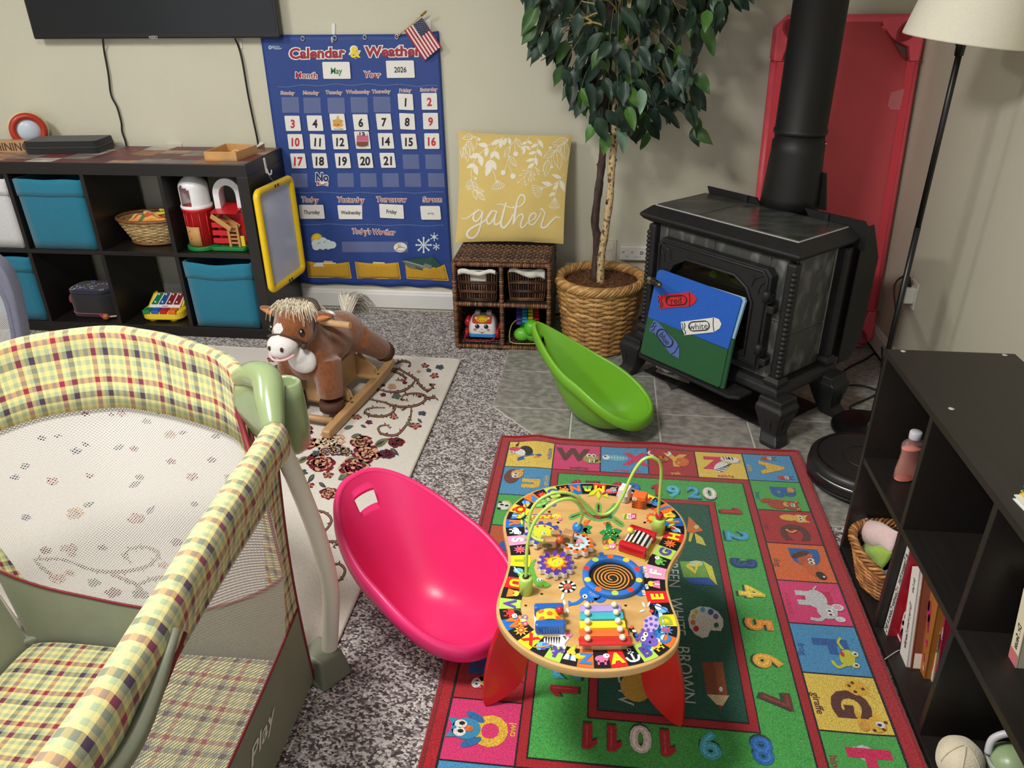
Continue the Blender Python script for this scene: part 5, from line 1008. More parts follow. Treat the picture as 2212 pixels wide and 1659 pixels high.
cord('power_cord','black cord on the tiles between the stove leg and the lamp base',[at(1800,835,2,.012),at(1825,833,2,.012),at(1855,832,2,.012),at(1880,838,2,.012),at(1896,850,2,.012),Vector((LX-.02,LY+.17,.012)),Vector((LX-.01,LY+.14,.012))],.0038)
# ================================================================== robot vacuum
RX,RY = 2.348,-1.318
rv = thing('robot_vacuum', 'round black robot vacuum on the tiles beside the bookcase end', 'robot vacuum', (RX,RY,.006))
RB = mat('satin_black_plastic', S(30,30,32), .4, var=.04, vs=60, bump=.03, bs=300)
MB().lathe([(.158,.012),(.172,.02),(.174,.05),(.170,.078),(.158,.090),(.150,.091)],56,(RX,RY,0)).build('body', RB, rv)
MB().lathe([(.001,.0905),(.140,.0905),(.150,.0915),(.152,.089)],56,(RX,RY,0)).build('glossy_top', mat('glossy_dark_red_black', S(22,12,13), .08, var=.1, vs=5, coat=.5), rv)
b = MB(S(40,40,42)); b.tube([(RX+.07*math.cos(2*PI*k/40),RY+.07*math.sin(2*PI*k/40),.0915) for k in range(40)],.0035,6,closed=True); b.build('button_ring', RB, rv)
MB(S(150,146,140)).box((RX-.006,RY-.02,.0918),(RX+.004,RY+.0,.0945)).build('button', PLASTIC(), rv, bevel=.001)
b = MB(S(160,160,164)); b.grid(lambda u,v: (RX+(.1745-.001*v)*math.cos(PI*(1.10+.42*u)),RY+(.1745-.001*v)*math.sin(PI*(1.10+.42*u)),.056+.008*v),24,2); b.build('bumper_stripe', METALC(), rv, solid=.001)
b = MB(S(14,14,15)); b.grid(lambda u,v: (RX+.1748*math.cos(PI*(1.0+.9*u)),RY+.1748*math.sin(PI*(1.0+.9*u)),.022+.006*v),30,2); b.build('bumper_gap', RB, rv, solid=.001)
for a in (-.4,2.74): MB(S(20,20,20)).cbox((RX+.09*math.cos(a),RY+.09*math.sin(a),.016),(.03,.05,.02)).build('wheel', RB, rv, bevel=.005)
# ================================================================== bookcase on the right
bc = thing('bookcase', 'low black bookcase of two rows standing along the right side of the rug', 'bookcase', (2.34,-2.295,0)); X0,X1,Y0,Y1,H = 2.19,2.49,-1.67,-2.92,.625
BW = mat('black_bookcase_laminate', S(34,30,28), .42, var=.15, vs=7, stretch=(14,1,14), bump=.03, bs=120)
MB().box((X0-.002,Y1,H-.016),(X1,Y0,H)).build('top_panel', BW, bc, bevel=.001)
MB().box((X0,Y1+.001,.0),(X1-.003,Y0-.001,.016)).build('bottom_panel', BW, bc, bevel=.001)
for y in (Y0,Y1+.016): MB().box((X0,y-.016,.016),(X1-.003,y,H-.016)).build('side_panel', BW, bc, bevel=.001)
MB().box((X0+.002,Y1+.016,.302),(X1-.004,Y0-.016,.318)).build('middle_shelf', BW, bc, bevel=.001)
for y in (-1.982,-2.292,-2.602):
    MB().box((X0+.001,y-.008,.016),(X1-.004,y+.008,.302)).build('divider', BW, bc, bevel=.001); MB().box((X0+.001,y-.008,.318),(X1-.004,y+.008,H-.016)).build('divider', BW, bc, bevel=.001)
MB().box((X1-.003,Y1,.002),(X1,Y0,H-.001)).build('back_panel', BW, bc)
for u,v in ((1948,755),(2164,761),(2055,883)):
    q = at(u,v,2,H); MB(S(190,190,186)).lathe([(.006,H),(.006,H+.0008),(.001,H+.001)],14,(min(q.x,X1-.01),q.y if q.y < Y0 else Y0-.01,0)).build('screw_cap', PLASTIC(), bc)
# soap bottle
t = thing('soap_bottle', 'clear bottle with pink liquid and pale cap in the upper bookcase row', 'bottle', (2.265,-1.775,.318)); bq = (2.262,-1.780,.3185)
GL = mat('clear_pink_plastic', S(255,214,204), .06, alpha=.16, spec=.9, coat=.5); LQ = mat('pink_liquid', S(246,150,132), .08, alpha=.34, spec=.6); LS = mat('pink_liquid_surface', S(250,150,132), .15, alpha=.85)
MB(S(230,230,235)).at(bq,rz=.35).lathe([(.024,0),(.030,.006),(.031,.03),(.027,.06),(.026,.08),(.030,.098),(.028,.108),(.014,.118),(.010,.120)],28,sq=.62).build('bottle_body', GL, t)
MB(S(230,230,235)).at(bq,rz=.35).lathe([(.022,.002),(.028,.008),(.029,.03),(.025,.06),(.024,.08),(.027,.092)],28,sq=.6,caps=False).build('liquid', LQ, t)
for zz,r_ in ((.0922,.0268),(.003,.026)): MB(S(230,230,235)).at(bq,rz=.35).lathe([(r_,zz-.0012),(r_,zz),(.001,zz)],28,sq=.6).build('liquid_surface', LS, t)
MB(S(206,206,216)).at(bq,rz=.35).lathe([(.0135,.118),(.0145,.121),(.0145,.136),(.0125,.139),(.001,.1395)],22).build('cap', PLASTIC(), t)
# basket with cloths
t = thing('cloth_basket', 'round wicker basket of folded cloths in the lower bookcase row', 'basket', (2.305,-1.83,.017)); kx,ky = 2.283,-1.830; WB = [S(176,122,70),S(150,100,56),S(196,140,84),S(134,88,50)]
b = MB(); random.seed(9); weave_round(b,kx,ky,.024,.125,lambda v: .088+.030*v,24,16,.0036,WB[0],WB,amp=.002,ns=5,sq=1.08); stuff(b.build('weave', WICK(), t))
for k in range(4):
    b = MB(); n = 100; b.tube([(kx+(.121+.008*math.cos(14*2*PI*j/n+PI*k/2))*math.cos(2*PI*j/n),ky+1.08*(.121+.008*math.cos(14*2*PI*j/n+PI*k/2))*math.sin(2*PI*j/n),.133+.008*math.sin(14*2*PI*j/n+PI*k/2)+.012*math.cos(2*(2*PI*j/n))) for j in range(n)],.0044,6,closed=True,col=WB[k]); b.build('rim_strand', WICK(), t)
MB(S(120,80,46)).lathe([(.001,.018),(.088,.018),(.090,.024),(.106,.118),(.102,.118),(.086,.026)],28,(kx,ky,0),sq=1.08).build('inner_wall', DKB, t)
def cloth(nm, lab_, px, col, x, z0, thick, fold):
    b = MB(col); P = [at(u,v,0,x) for u,v in px]
    def f(u,v):
        p = P[0].lerp(P[1],u).lerp(P[3].lerp(P[2],u),v); return p+Vector((-thick*math.sin(PI*u)**.6*math.sin(PI*v)**.6+fold*math.sin(u*7+v*4),0,fold*math.sin(u*11)))
    b.grid(f,22,18); return tag(b.build(nm, mat('soft_fleece', None, .95, var=.05, vs=90, bump=.5, bs=500, sheen=.5), solid=.006), lab_, 'cloth')
cloth('pink_cloth','pale pink fleece cloth draped over the wicker basket',[(1842,1106),(1938,1146),(1930,1196),(1872,1178)],S(240,208,210),2.238,0,.028,.004)
cloth('green_cloth','lime green fleece cloth bunched in the wicker basket',[(1862,1172),(1925,1190),(1905,1238),(1856,1206)],S(160,198,62),2.222,0,.026,.005)
b = MB(S(60,150,196)); P = [at(u,v,0,2.21) for u,v in ((1906,1235),(1918,1230),(1917,1242),(1907,1243))]; b.F([b.V(p) for p in P]); tag(b.build('blue_label', PAPER(), solid=.002), 'tiny blue printed label at the rim of the cloth basket', 'label')
# books
PREV = [-1.991,-1.991]
def book(lab_, px, x, depth, cover, spine, words, wcol, tilt=0., grp='books in the lower bookcase row', edge=None, extra=(), blobs=()):
    P = [at(u,v,0,x) for u,v in px]                # spine corners: top far, top near, bottom near, bottom far
    zb = .0165 if P[2].z < .2 else .3185
    P[2].z = zb; P[3].z = zb
    if grp.startswith('books in the lower'):          # each book clear of the one before it
        P[0].y = min(P[0].y, PREV[0]-.001); P[1].y = max(-2.282, min(P[1].y, P[0].y-.004)); P[3].y = min(P[3].y, PREV[1]-.001); P[2].y = max(-2.282, min(P[2].y, P[3].y-.004)); PREV[:] = [P[1].y, P[2].y]
    t = thing('book', lab_, 'book', ((P[2]+P[3])/2), group=grp); D = Vector((depth,0,0)); 
    def slab_(nm, a, c, colr, i0=0., i1=0.):         # a..c fraction across the thickness
        b = MB(colr); F_ = lambda f: (P[0].lerp(P[1],f),P[3].lerp(P[2],f)); (t0,b0),(t1,b1) = F_(a),F_(c); i = Vector((i0,0,0)); up = Vector((0,0,i1))
        b.hexa([b0+i+up,b1+i+up,b1+D-i*.5+up,b0+D-i*.5+up,t0+i-up,t1+i-up,t1+D-i*.5-up,t0+D-i*.5-up]); return b.build(nm, PAPER(), t)
    slab_('front_cover',.86,1.,cover); slab_('back_cover',0,.14,cover); slab_('pages',.14,.86,S(232,226,210),.004,.003)
    b = MB(spine); (p0,p1,p2,p3) = P; e = Vector((-.0012,0,0)); b.hexa([p3+e,p2+e,p2-e*2,p3-e*2,p0+e,p1+e,p1-e*2,p0-e*2]); b.build('spine', PAPER(), t)
    L = (p0-p3); wv = (p2-p3)
    b = MB(); mid = lambda s_,r: p3+L*s_+wv*r
    b.map = lambda x_,y_,l: mid(x_,y_)+Vector((-.0018-.0003*l,0,0))
    wl = L.length; ww = wv.length
    for st_,pos,size,c,fr in words:                  # reads from the top down
        vs,fs = textmesh(st_,.02); x0 = min(v[0] for v in vs); x1_ = max(v[0] for v in vs); b1 = len(b.v); k_ = size
        for vx,vy in vs: b.v.append(b.map(pos-(vx-x0)*k_/wl*fr, .5+(vy-.34)*k_/ww*-1*-1*(-1), 0))
        for f in fs: b.F([b1+q_ for q_ in f],c,False)
    for ex in extra: b.rect(*ex)
    for x_,y_,rx_,ry_,c_ in blobs: b.ell(x_,y_,rx_,ry_,c_,2)
    if words or extra or blobs: stuff(b.build('spine_print', PAPER(), t))
    return t
B_ = S(34,34,40)
book('tall book with white spine, black lettering and red cover, leftmost of the row',[(1959,1172),(1967,1182),(1918,1368),(1909,1362)],2.212,.20,S(168,24,44),S(226,222,216),[('A Treasure Hunt',.93,.020,B_,.62),('Counting Colors A B C',.52,.022,B_,.62)],B_,extra=[(.535,.35,.55,.65,S(160,30,50),0),(.06,.3,.075,.6,S(170,90,100),0)])
book('red picture book cover with a parrot between the white spined books',[(1968,1184),(1978,1196),(1952,1370),(1925,1370)],2.236,.19,S(170,26,46),S(176,30,50),[],B_,extra=[(.02,.0,.05,1.,S(226,222,216),0)],blobs=[(.30,.55,.09,.36,S(226,222,216)),(.33,.6,.03,.14,S(40,40,50)),(.20,.6,.08,.3,S(210,206,200)),(.58,.6,.05,.3,S(226,222,216)),(.70,.7,.10,.3,S(226,222,216)),(.66,.5,.06,.3,S(120,24,40)),(.14,.75,.05,.2,S(30,30,36))])
book('thick white spined picture book near the middle of the row',[(1970,1219),(1988,1224),(1962,1430),(1942,1420)],2.226,.20,S(226,224,220),S(228,225,220),[('Eric Carle',.93,.014,B_,.6),('The Very Hungry Caterpillar',.66,.0165,B_,.6)],B_)
book('brown picture book with thin spine beside the thick white one',[(1989,1226),(1996,1230),(1968,1436),(1963,1434)],2.234,.20,S(132,72,52),S(140,80,58),[('Dinosaur Fun',.93,.012,S(214,190,170),.6)],B_)
book('orange and pink picture book with round pink shapes',[(1997,1240),(2032,1278),(2006,1440),(1970,1438)],2.255,.18,S(166,104,44),S(168,104,46),[],B_,extra=[(.0,.14,1.,.2,S(206,140,50),1)],blobs=[(.74,.6,.13,.36,S(200,44,116)),(.80,.45,.07,.22,S(214,60,130)),(.66,.75,.07,.2,S(190,36,104)),(.56,.72,.05,.2,S(186,34,90)),(.40,.75,.045,.22,S(206,50,100)),(.20,.5,.05,.24,S(190,30,66)),(.10,.76,.035,.16,S(226,150,160)),(.43,.85,.02,.1,S(226,180,190))])
book('cream spined paperback with black lettering at the right of the row',[(2026,1298),(2036,1306),(2022,1452),(2008,1450)],2.270,.19,S(196,60,70),S(232,212,168),[('Stuffing',.70,.024,B_,.7)],B_,extra=[(.78,.0,1.,1.,S(86,120,190),0),(.0,.0,.16,1.,S(226,220,214),0)])
book('thin maroon paperback at the right end of the row',[(2038,1312),(2046,1318),(2030,1455),(2024,1453)],2.274,.19,S(150,30,60),S(160,40,80),[('Treasury',.8,.012,S(226,210,210),.7)],B_,extra=[(.28,.1,.5,.9,S(110,120,60),0),(.0,.0,.14,1.,S(60,70,130),0)])
book('cream reader book standing alone in the upper bookcase row',[(2213,1270),(2232,1285),(2212,1402),(2190,1392)],2.262,.18,S(196,188,166),S(226,218,190),[('Dr. Seuss',.55,.016,B_,.8)],B_,grp='books in the bookcase',extra=[(.0,.0,.17,1.,S(206,120,120),0)])
def flatbook(lab_, c, rz, w_, d, th, z, cov):
    t = thing('book', lab_, 'book', (c[0],c[1],z), rz, group='books lying on the bookcase'); MX = Matrix.Translation((c[0],c[1],z)) @ Matrix.Rotation(rz,4,'Z')
    for nm,z0,z1,i,cl_ in (('back_cover',0,.002,0,cov),('pages',.002,th-.002,.003,S(226,222,206)),('front_cover',th-.002,th,0,cov)): b = MB(cl_); b.M = MX; b.box((-w_/2+i,-d/2+i,z0),(w_/2-i,d/2-i,z1)); b.build(nm, PAPER(), t)
    return MX, t
flatbook('white book at the bottom of the pile on the bookcase top',(2.322,-2.405),.10,.20,.235,.010,H+.0005,S(222,226,222)); flatbook('yellow book in the middle of the pile on the bookcase top',(2.325,-2.402),.07,.195,.225,.008,H+.0112,S(228,190,60))
MX,t = flatbook('green book on the pile on the bookcase top',(2.326,-2.400),.09,.192,.222,.010,H+.0198,S(28,128,96)); b = MB(); b.M = MX; b.map = lambda x,y,l: (x,y,.0103); b.rect(-.05,-.09,.02,-.07,S(228,190,60)); b.text('READ',0,.02,.05,S(228,200,80),0,off=.03); b.build('cover_print', PAPER(), t)
# soft toys at the right bottom corner
FL = lambda: mat('plush_velour', None, .95, var=.05, vs=120, bump=.5, bs=420, sheen=.5)
_p = at(2074,1642,2,.062); cx,cy,cz = _p.x,_p.y,.062
t = thing('plush_toy', 'cream and teal plush toy in the lower bookcase row', 'plush toy', (cx+.01,cy-.02,.0165))
b = MB(S(222,212,186)); b.grid(lambda u,v: (cx+.043*math.sin(PI*v)*math.cos(2*PI*u)*(1+.02*math.cos(12*PI*u)),cy+.046*math.sin(PI*v)*math.sin(2*PI*u)*(1+.02*math.cos(12*PI*u)),cz-.045*math.cos(PI*v)),48,16,cu=True); b.build('head', FL(), t)
b = MB(S(198,186,158)); [b.tube(spl([(cx+.0438*math.sin(PI*v)*math.cos(a)*1.0,cy+.0468*math.sin(PI*v)*math.sin(a),cz-.0458*math.cos(PI*v)) for v in (.55,.7,.85,.96)],4),.0011,5) for a in (3.4,4.3,5.2)]; stuff(b.build('stitching', FL(), t))
MB(S(58,140,128)).ball((cx+.004,cy-.050,.042),(.036,.030,.025),20).build('body', FL(), t); MB(S(58,140,128)).ball((cx-.02,cy-.044,.036),(.02,.022,.019),14).build('paw', FL(), t)
t = thing('green_toy', 'pale green toy with a white loop handle at the lower right', 'toy', (2.31,-2.44,.0165)); _p = at(2172,1640,2,.075); gx_,gy_ = _p.x+.01,min(_p.y,cy-.005)
MB(S(150,172,130)).ball((gx_,gy_,.062),(.044,.046,.045),22).build('body', PLASTIC(), t); b = MB(S(206,206,210)); b.tube(spl([(gx_-.042,gy_+.012,.08),(gx_-.036,gy_+.022,.11),(gx_-.008,gy_+.022,.130),(gx_+.026,gy_+.012,.128),(gx_+.042,gy_-.006,.095)],5),.007,8); b.build('loop_handle', PLASTIC(), t)
MB(S(200,200,204)).lathe([(.043,-.005),(.047,0),(.043,.005)],28,(gx_,gy_,.072),caps=False).build('band', PLASTIC(), t)
tag(MB(S(196,194,190)).tube(spl([at(u,v,2,.018) for u,v in ((1911,1424),(1920,1418),(1935,1408),(1944,1404))],5),.0011,5).build('thread', MATTE()), 'thin white thread on the bookcase bottom shelf', 'thread')
# ================================================================== alphabet rug
RX0,RX1,RY0,RY1 = 1.155,2.178,-2.652,-1.172
def rz(x, y): return .0085+.011*math.exp(-((x-1.285)/.05)**2-((y+1.17)/.16)**2)+.006*math.exp(-((x-1.70)/.06)**2-((y+1.15)/.12)**2)+.003*math.sin(y*9+x*3)**2*math.exp(-((x-2.17)/.05)**2)
rug = thing('alphabet_rug', 'red bordered alphabet rug with animal letters and numbers under the activity table', 'rug', (1.666,-1.912,0))
def rmap(dx=0): return lambda x,y,l: (x,y,rz(x,y)+.00055*l)
R_RED = S(172,26,40); R_BLK = S(26,22,24); R_GRN = S(70,168,76); R_DKG = S(16,84,66)
b = MB(R_RED)
b.grid(lambda u,v: (RX0+(RX1-RX0)*u,RY0+(RY1-RY0)*v,rz(RX0+(RX1-RX0)*u,RY0+(RY1-RY0)*v)), 40, 50); P = [(RX0+(RX1-RX0)*k/20,RY0) for k in range(20)]
b.box((RX0+.002,RY0+.002,.0065),(RX1-.002,RY1-.002,.0078)); b.build('rug_base', PILE(), rug)
b = MB(S(150,22,34)); E_ = [(RX0+(RX1-RX0)*k/30,RY1) for k in range(30)]+[(RX1,RY1+(RY0-RY1)*k/40) for k in range(40)]+[(RX1+(RX0-RX1)*k/30,RY0) for k in range(30)]+[(RX0,RY0+(RY1-RY0)*k/40) for k in range(40)]
b.tube([(x,y,rz(x,y)-.0012) for x,y in E_],.0062,8,closed=True); b.build('bound_edge', PILE(), rug)
def field(nm, x0,y0,x1,y1,col,l,n=12):
    b = MB(); m_ = rmap(); b.grid(lambda u,v: m_(x0+(x1-x0)*u,y0+(y1-y0)*v,l), n, n, col=col, sm=False); return b.build(nm, PILE(), rug)
CX0,CX1,CYT,CYB = 1.189,2.144,-1.206,-2.619; CW_,CH_ = (CX1-CX0)/6,(CYT-CYB)/9
field('black_outline',CX0-.004,CYB-.004,CX1+.004,CYT+.004,R_BLK,1,20)
gx0,gx1,gy0,gy1 = CX0+CW_,CX1-CW_,CYB+CH_,CYT-CH_
field('red_band',gx0+.002,gy0+.002,gx1-.002,gy1-.002,R_RED,2,16); field('black_outline',gx0+.021,gy0+.021,gx1-.021,gy1-.021,R_BLK,3,16); field('green_field',gx0+.025,gy0+.025,gx1-.025,gy1-.025,R_GRN,4,16)
dx0,dx1,dy0,dy1 = 1.516,1.838,-2.305,-1.519
field('black_outline',dx0-.024,dy0-.024,dx1+.024,dy1+.024,R_BLK,5,12); field('red_band',dx0-.021,dy0-.021,dx1+.021,dy1+.021,R_RED,6,12); field('black_outline',dx0-.003,dy0-.003,dx1+.003,dy1+.003,R_BLK,7,12); field('dark_green_field',dx0,dy0,dx1,dy1,R_DKG,8,12)
C_B,C_G,C_R,C_O,C_P,C_Y = S(70,148,200),S(74,172,78),S(176,30,44),S(222,104,46),S(218,52,116),S(234,202,84)
L_Y,L_B,L_BR,L_P = S(228,184,58),S(34,94,168),S(92,44,38),S(216,36,92); W_ = S(232,230,228); K_ = S(22,20,22)
def eyes(b, x, y, r, l=8, dx=.5):
    for s_ in (-1,1): b.ell(x+s_*r*.9,y,r,r*1.25,W_,l,n=12); b.ell(x+s_*r*.9+r*dx*.3,y-r*.2,r*.45,r*.6,K_,l+1,n=8)
def an_A(b):
    for x,y in ((.15,.50),(.86,.72)): b.ell(x,y,.075,.13,S(188,66,42),5); eyes(b,x,y+.05,.035,6); b.rib([(x-.04,y+.12),(x-.07,y+.2)],.012,K_,5); b.rib([(x+.04,y+.12),(x+.06,y+.2)],.012,K_,5)
def an_B(b):
    b.ell(.80,.42,.16,.20,S(168,66,36),5); b.ell(.70,.22,.07,.12,S(168,66,36),5,.4); b.ell(.30,.76,.09,.07,S(224,150,66),6); b.ell(.82,.66,.15,.14,S(168,66,36),6)
    for x in (.70,.94): b.ell(x,.78,.055,.055,S(168,66,36),5); b.ell(x,.78,.03,.03,S(224,150,66),7)
    b.ell(.80,.58,.075,.06,S(230,160,80),7); b.ell(.80,.61,.025,.018,K_,8); eyes(b,.82,.70,.035,8)
def an_C(b):
    b.ell(.22,.55,.10,.17,S(226,176,66),5); b.ell(.24,.74,.13,.11,S(226,176,66),6); b.poly([(.14,.80),(.12,.92),(.22,.84)],S(226,176,66),6); b.poly([(.28,.84),(.36,.92),(.36,.80)],S(226,176,66),6); eyes(b,.24,.76,.04,7); b.rib([(.6,.42),(.68,.5),(.62,.6)],.04,S(226,176,66),8)
def an_D(b):
    b.ell(.46,.60,.15,.15,S(188,84,40),6); b.ell(.30,.52,.06,.18,S(84,38,32),7,.5); b.ell(.66,.66,.22,.12,S(206,98,44),6,.35); b.ell(.84,.76,.10,.08,K_,8,.4); b.ell(.87,.80,.025,.02,W_,9); eyes(b,.48,.68,.045,8)
def an_E(b):
    g = S(198,198,206); b.ell(.42,.55,.22,.17,g,5); b.rect(.24,.24,.36,.5,g,5); b.rect(.46,.24,.58,.5,g,5); b.ell(.70,.66,.17,.16,g,6); b.rib([(.80,.6),(.90,.5),(.88,.36)],.07,g,6); b.ell(.60,.84,.08,.10,S(214,214,222),7); b.ell(.60,.84,.045,.06,S(226,160,180),8); b.ell(.86,.82,.06,.08,S(214,214,222),6); eyes(b,.73,.70,.045,8); b.rib([(.2,.55),(.1,.62)],.03,g,5)
def an_F(b):
    g = S(206,206,60); b.ell(.66,.72,.17,.11,g,6,-.3); b.ell(.58,.84,.06,.06,g,7); b.ell(.80,.80,.06,.06,g,7); b.ell(.58,.85,.04,.045,W_,8); b.ell(.80,.81,.04,.045,W_,8); b.ell(.585,.85,.018,.022,K_,9); b.ell(.805,.81,.018,.022,K_,9); b.ell(.60,.66,.05,.03,S(200,50,60),8); b.rib([(.5,.7),(.36,.66),(.26,.72)],.04,g,6); b.rib([(.8,.66),(.86,.54),(.74,.48)],.05,g,6)
def an_G(b):
    y,s_ = S(232,180,56),S(84,48,30); b.ell(.22,.70,.14,.16,y,4); b.ell(.84,.80,.13,.12,y,6); b.rib([(.6,.5),(.74,.62),(.82,.74)],.1,y,4); b.ell(.88,.62,.08,.07,S(222,160,60),7); b.ell(.84,.84,.055,.06,W_,7); b.ell(.85,.83,.022,.03,K_,8)
    for x,q in ((.14,.66),(.24,.78),(.30,.66),(.20,.60),(.80,.92),(.92,.86),(.74,.70),(.94,.74)): b.ell(x,q,.022,.026,s_,8,n=8)
def an_H(b):
    g = S(196,198,206); b.ell(.80,.55,.16,.20,g,5); b.ell(.30,.52,.12,.12,g,3); b.ell(.30,.40,.08,.06,S(232,200,206),4); eyes(b,.82,.66,.05,7); b.ell(.82,.42,.13,.09,S(208,210,216),6)
def an_V(b):
    b.ell(.62,.60,.20,.13,K_,4,.5); b.ell(.55,.72,.15,.10,W_,5,.5); b.ell(.68,.86,.09,.12,S(216,60,96),6); b.ell(.54,.90,.06,.06,W_,7); b.ell(.54,.91,.02,.03,K_,8); b.rib([(.4,.3),(.36,.4)],.04,S(216,140,60),5)
def an_U(b): b.ell(.64,.80,.26,.16,S(112,50,40),6,-.1); b.ell(.72,.70,.15,.13,S(222,170,90),7); eyes(b,.66,.74,.05,8); b.ell(.86,.62,.04,.05,S(222,170,90),7)
def an_T(b): b.ell(.62,.80,.16,.12,S(176,196,90),6); b.ell(.60,.84,.14,.12,W_,7); [b.ell(x,y,.03,.04,K_,8) for x,y in ((.50,.92),(.62,.88),(.70,.92),(.6,.78))]
def an_S(b): b.ell(.6,.45,.2,.13,K_,4); b.ell(.6,.5,.16,.08,W_,5); b.ell(.8,.6,.1,.1,W_,6)
def an_P(b): b.ell(.34,.50,.15,.18,S(222,70,120),6); b.ell(.30,.66,.11,.10,S(222,70,120),6); b.ell(.28,.70,.09,.07,W_,7); eyes(b,.28,.70,.035,8); b.ell(.28,.58,.05,.06,S(230,170,60),8); b.ell(.5,.3,.05,.1,S(230,150,60),5)
def an_O(b):
    c = S(52,146,190); b.ell(.5,.72,.17,.20,c,6); b.poly([(.36,.84),(.34,.99),(.48,.90)],c,6); b.poly([(.52,.90),(.66,.99),(.64,.84)],c,6); b.ell(.30,.62,.06,.15,S(40,110,170),5,.5); b.ell(.70,.62,.06,.15,S(40,110,170),5,-.5); eyes(b,.5,.80,.07,7); b.ell(.5,.68,.05,.06,S(232,110,60),8)
def an_W(b): g = S(168,156,76); b.ell(.80,.46,.17,.17,g,6); b.ell(.92,.36,.09,.08,g,6); eyes(b,.80,.58,.055,7); b.ell(.82,.44,.09,.05,S(190,176,100),7); b.rect(.76,.30,.79,.42,W_,8); b.rect(.85,.30,.88,.42,W_,8)
def an_X(b):
    b.ell(.34,.55,.25,.12,S(100,180,214),4); b.ell(.12,.55,.08,.10,W_,6); b.ell(.10,.58,.025,.03,K_,7); b.rib([(.18,.55),(.56,.55)],.015,W_,6,sm=False); [b.rib([(x,.55-.08+.12*(x-.2)),(x,.55+.08-.12*(x-.2))],.012,W_,6,sm=False) for x in (.24,.30,.36,.42,.48)]
def an_Y(b): o = S(214,106,40); b.ell(.70,.55,.16,.18,o,4); b.ell(.26,.58,.18,.11,o,6); b.ell(.26,.52,.12,.07,S(150,66,36),7); b.rib([(.12,.68),(.02,.76),(.05,.86)],.05,W_,7); b.rib([(.40,.70),(.48,.80),(.44,.88)],.05,W_,7); [b.ell(x,.64,.025,.03,K_,8) for x in (.2,.32)]
def an_Z(b):
    b.ell(.50,.42,.13,.22,W_,5,-.5); b.ell(.72,.72,.20,.12,W_,6,-.15); b.ell(.86,.68,.08,.075,W_,7); [b.rib([(.36+.06*k,.30+.04*k),(.52+.05*k,.24+.08*k)],.022,K_,7,sm=False) for k in range(5)]; [b.rib([(.58+.06*k,.82),(.60+.06*k,.70)],.02,K_,8,sm=False) for k in range(4)]; b.ell(.70,.76,.03,.03,K_,8); b.rib([(.88,.64),(.93,.70)],.02,K_,8,sm=False)
CELLS = {'A':(C_B,L_Y,.5,.56,.62,'ants',L_Y,an_A),'B':(C_G,L_B,.38,.62,.62,'bear',S(30,110,150),an_B),'C':(C_R,L_BR,.66,.58,.66,'cat',S(130,40,44),an_C),'D':(C_O,L_B,.36,.62,.64,'dog',S(120,84,70),an_D),'E':(C_P,S(196,24,84),.38,.58,.6,'elephant',S(214,50,110),an_E),'F':(C_B,L_B,.45,.55,.66,'frog',L_B,an_F),'G':(C_Y,L_BR,.52,.55,.66,'giraffe',L_BR,an_G),'H':(C_G,L_P,.48,.58,.72,'hippo',S(150,60,60),an_H),'I':(C_R,L_Y,.4,.55,.6,'iguana',L_Y,an_F),
 'J':(C_O,L_B,.5,.55,.6,'jaguar',L_B,an_C),'K':(C_P,L_Y,.5,.55,.6,'koala',L_Y,an_E),'L':(C_Y,L_B,.5,.55,.6,'lion',L_BR,an_G),'M':(C_G,L_P,.5,.55,.6,'mouse',L_P,an_H),'N':(C_B,L_B,.5,.55,.66,'newt',L_B,an_F),'O':(C_P,L_Y,.5,.40,.60,'owl',L_Y,an_O),'P':(C_R,L_B,.62,.62,.62,'parrot',S(96,40,70),an_P),'Q':(C_Y,L_B,.5,.55,.6,'quail',L_B,an_V),'R':(C_B,L_P,.5,.55,.6,'rabbit',L_P,an_E),'S':(S(190,84,44),L_B,.4,.55,.6,'skunk',K_,an_S),'T':(C_G,S(24,66,132),.42,.5,.66,'turtle',L_B,an_T),'U':(C_B,L_Y,.42,.48,.66,'urchin',L_Y,an_U),'V':(C_Y,L_B,.46,.52,.62,'vulture',L_B,an_V),'W':(C_P,L_BR,.40,.62,.62,'walrus',L_BR,an_W),'X':(C_B,L_P,.74,.56,.62,'x-ray fish',L_P,an_X),'Y':(C_R,L_Y,.58,.60,.62,'yak',L_Y,an_Y),'Z':(C_Y,L_P,.38,.58,.62,'zebra',L_P,an_Z)}
for i,ch in enumerate('ABCDEFGHIJKLMNOPQRSTUVWXYZ'):
    if i <= 8: x0,y0 = CX1-CW_, CYT-CH_*i; d,u = (0,-1),(1,0); o_ = (x0,y0)
    elif i <= 12: k = i-9; o_ = (CX1-CW_*(k+1),CYB+CH_); d,u = (-1,0),(0,-1)
    elif i <= 21: k = 21-i; o_ = (CX0+CW_,CYT-CH_*(k+1)); d,u = (0,1),(-1,0)
    else: k = i-22; o_ = (CX0+CW_*(k+1),CYT-CH_); d,u = (1,0),(0,1)
    dw,uh = (CH_,CW_) if d[0] == 0 else (CW_,CH_)
    bg,lc,lx,ly,ls,word,wc,fn = CELLS[ch]; m0 = rmap()
    mp = lambda x,y,l: m0(o_[0]+d[0]*dw*x+u[0]*uh*y, o_[1]+d[1]*dw*x+u[1]*uh*y, l)
    b = MB(); b.grid(lambda p,q: mp(.013+.974*p,.013+.974*q,2.5), 6, 6, col=bg, sm=False); sq_ = b.build('letter_square', PILE(), rug)
    b = MB(); b.map = mp; b.text(ch if ch not in 'MTU' else ch.lower() if ch=='U' else ch,lx,ly,ls,lc,4,off=.055); b.build('letter_print', PILE(), sq_)
    b = MB(); b.map = mp; b.text(word,.55,.10,.15,wc,4,off=.015); b.build('word_print', PILE(), sq_)
    b = MB(); b.map = mp; fn(b); stuff(b.build('animal_print', PILE(), sq_))
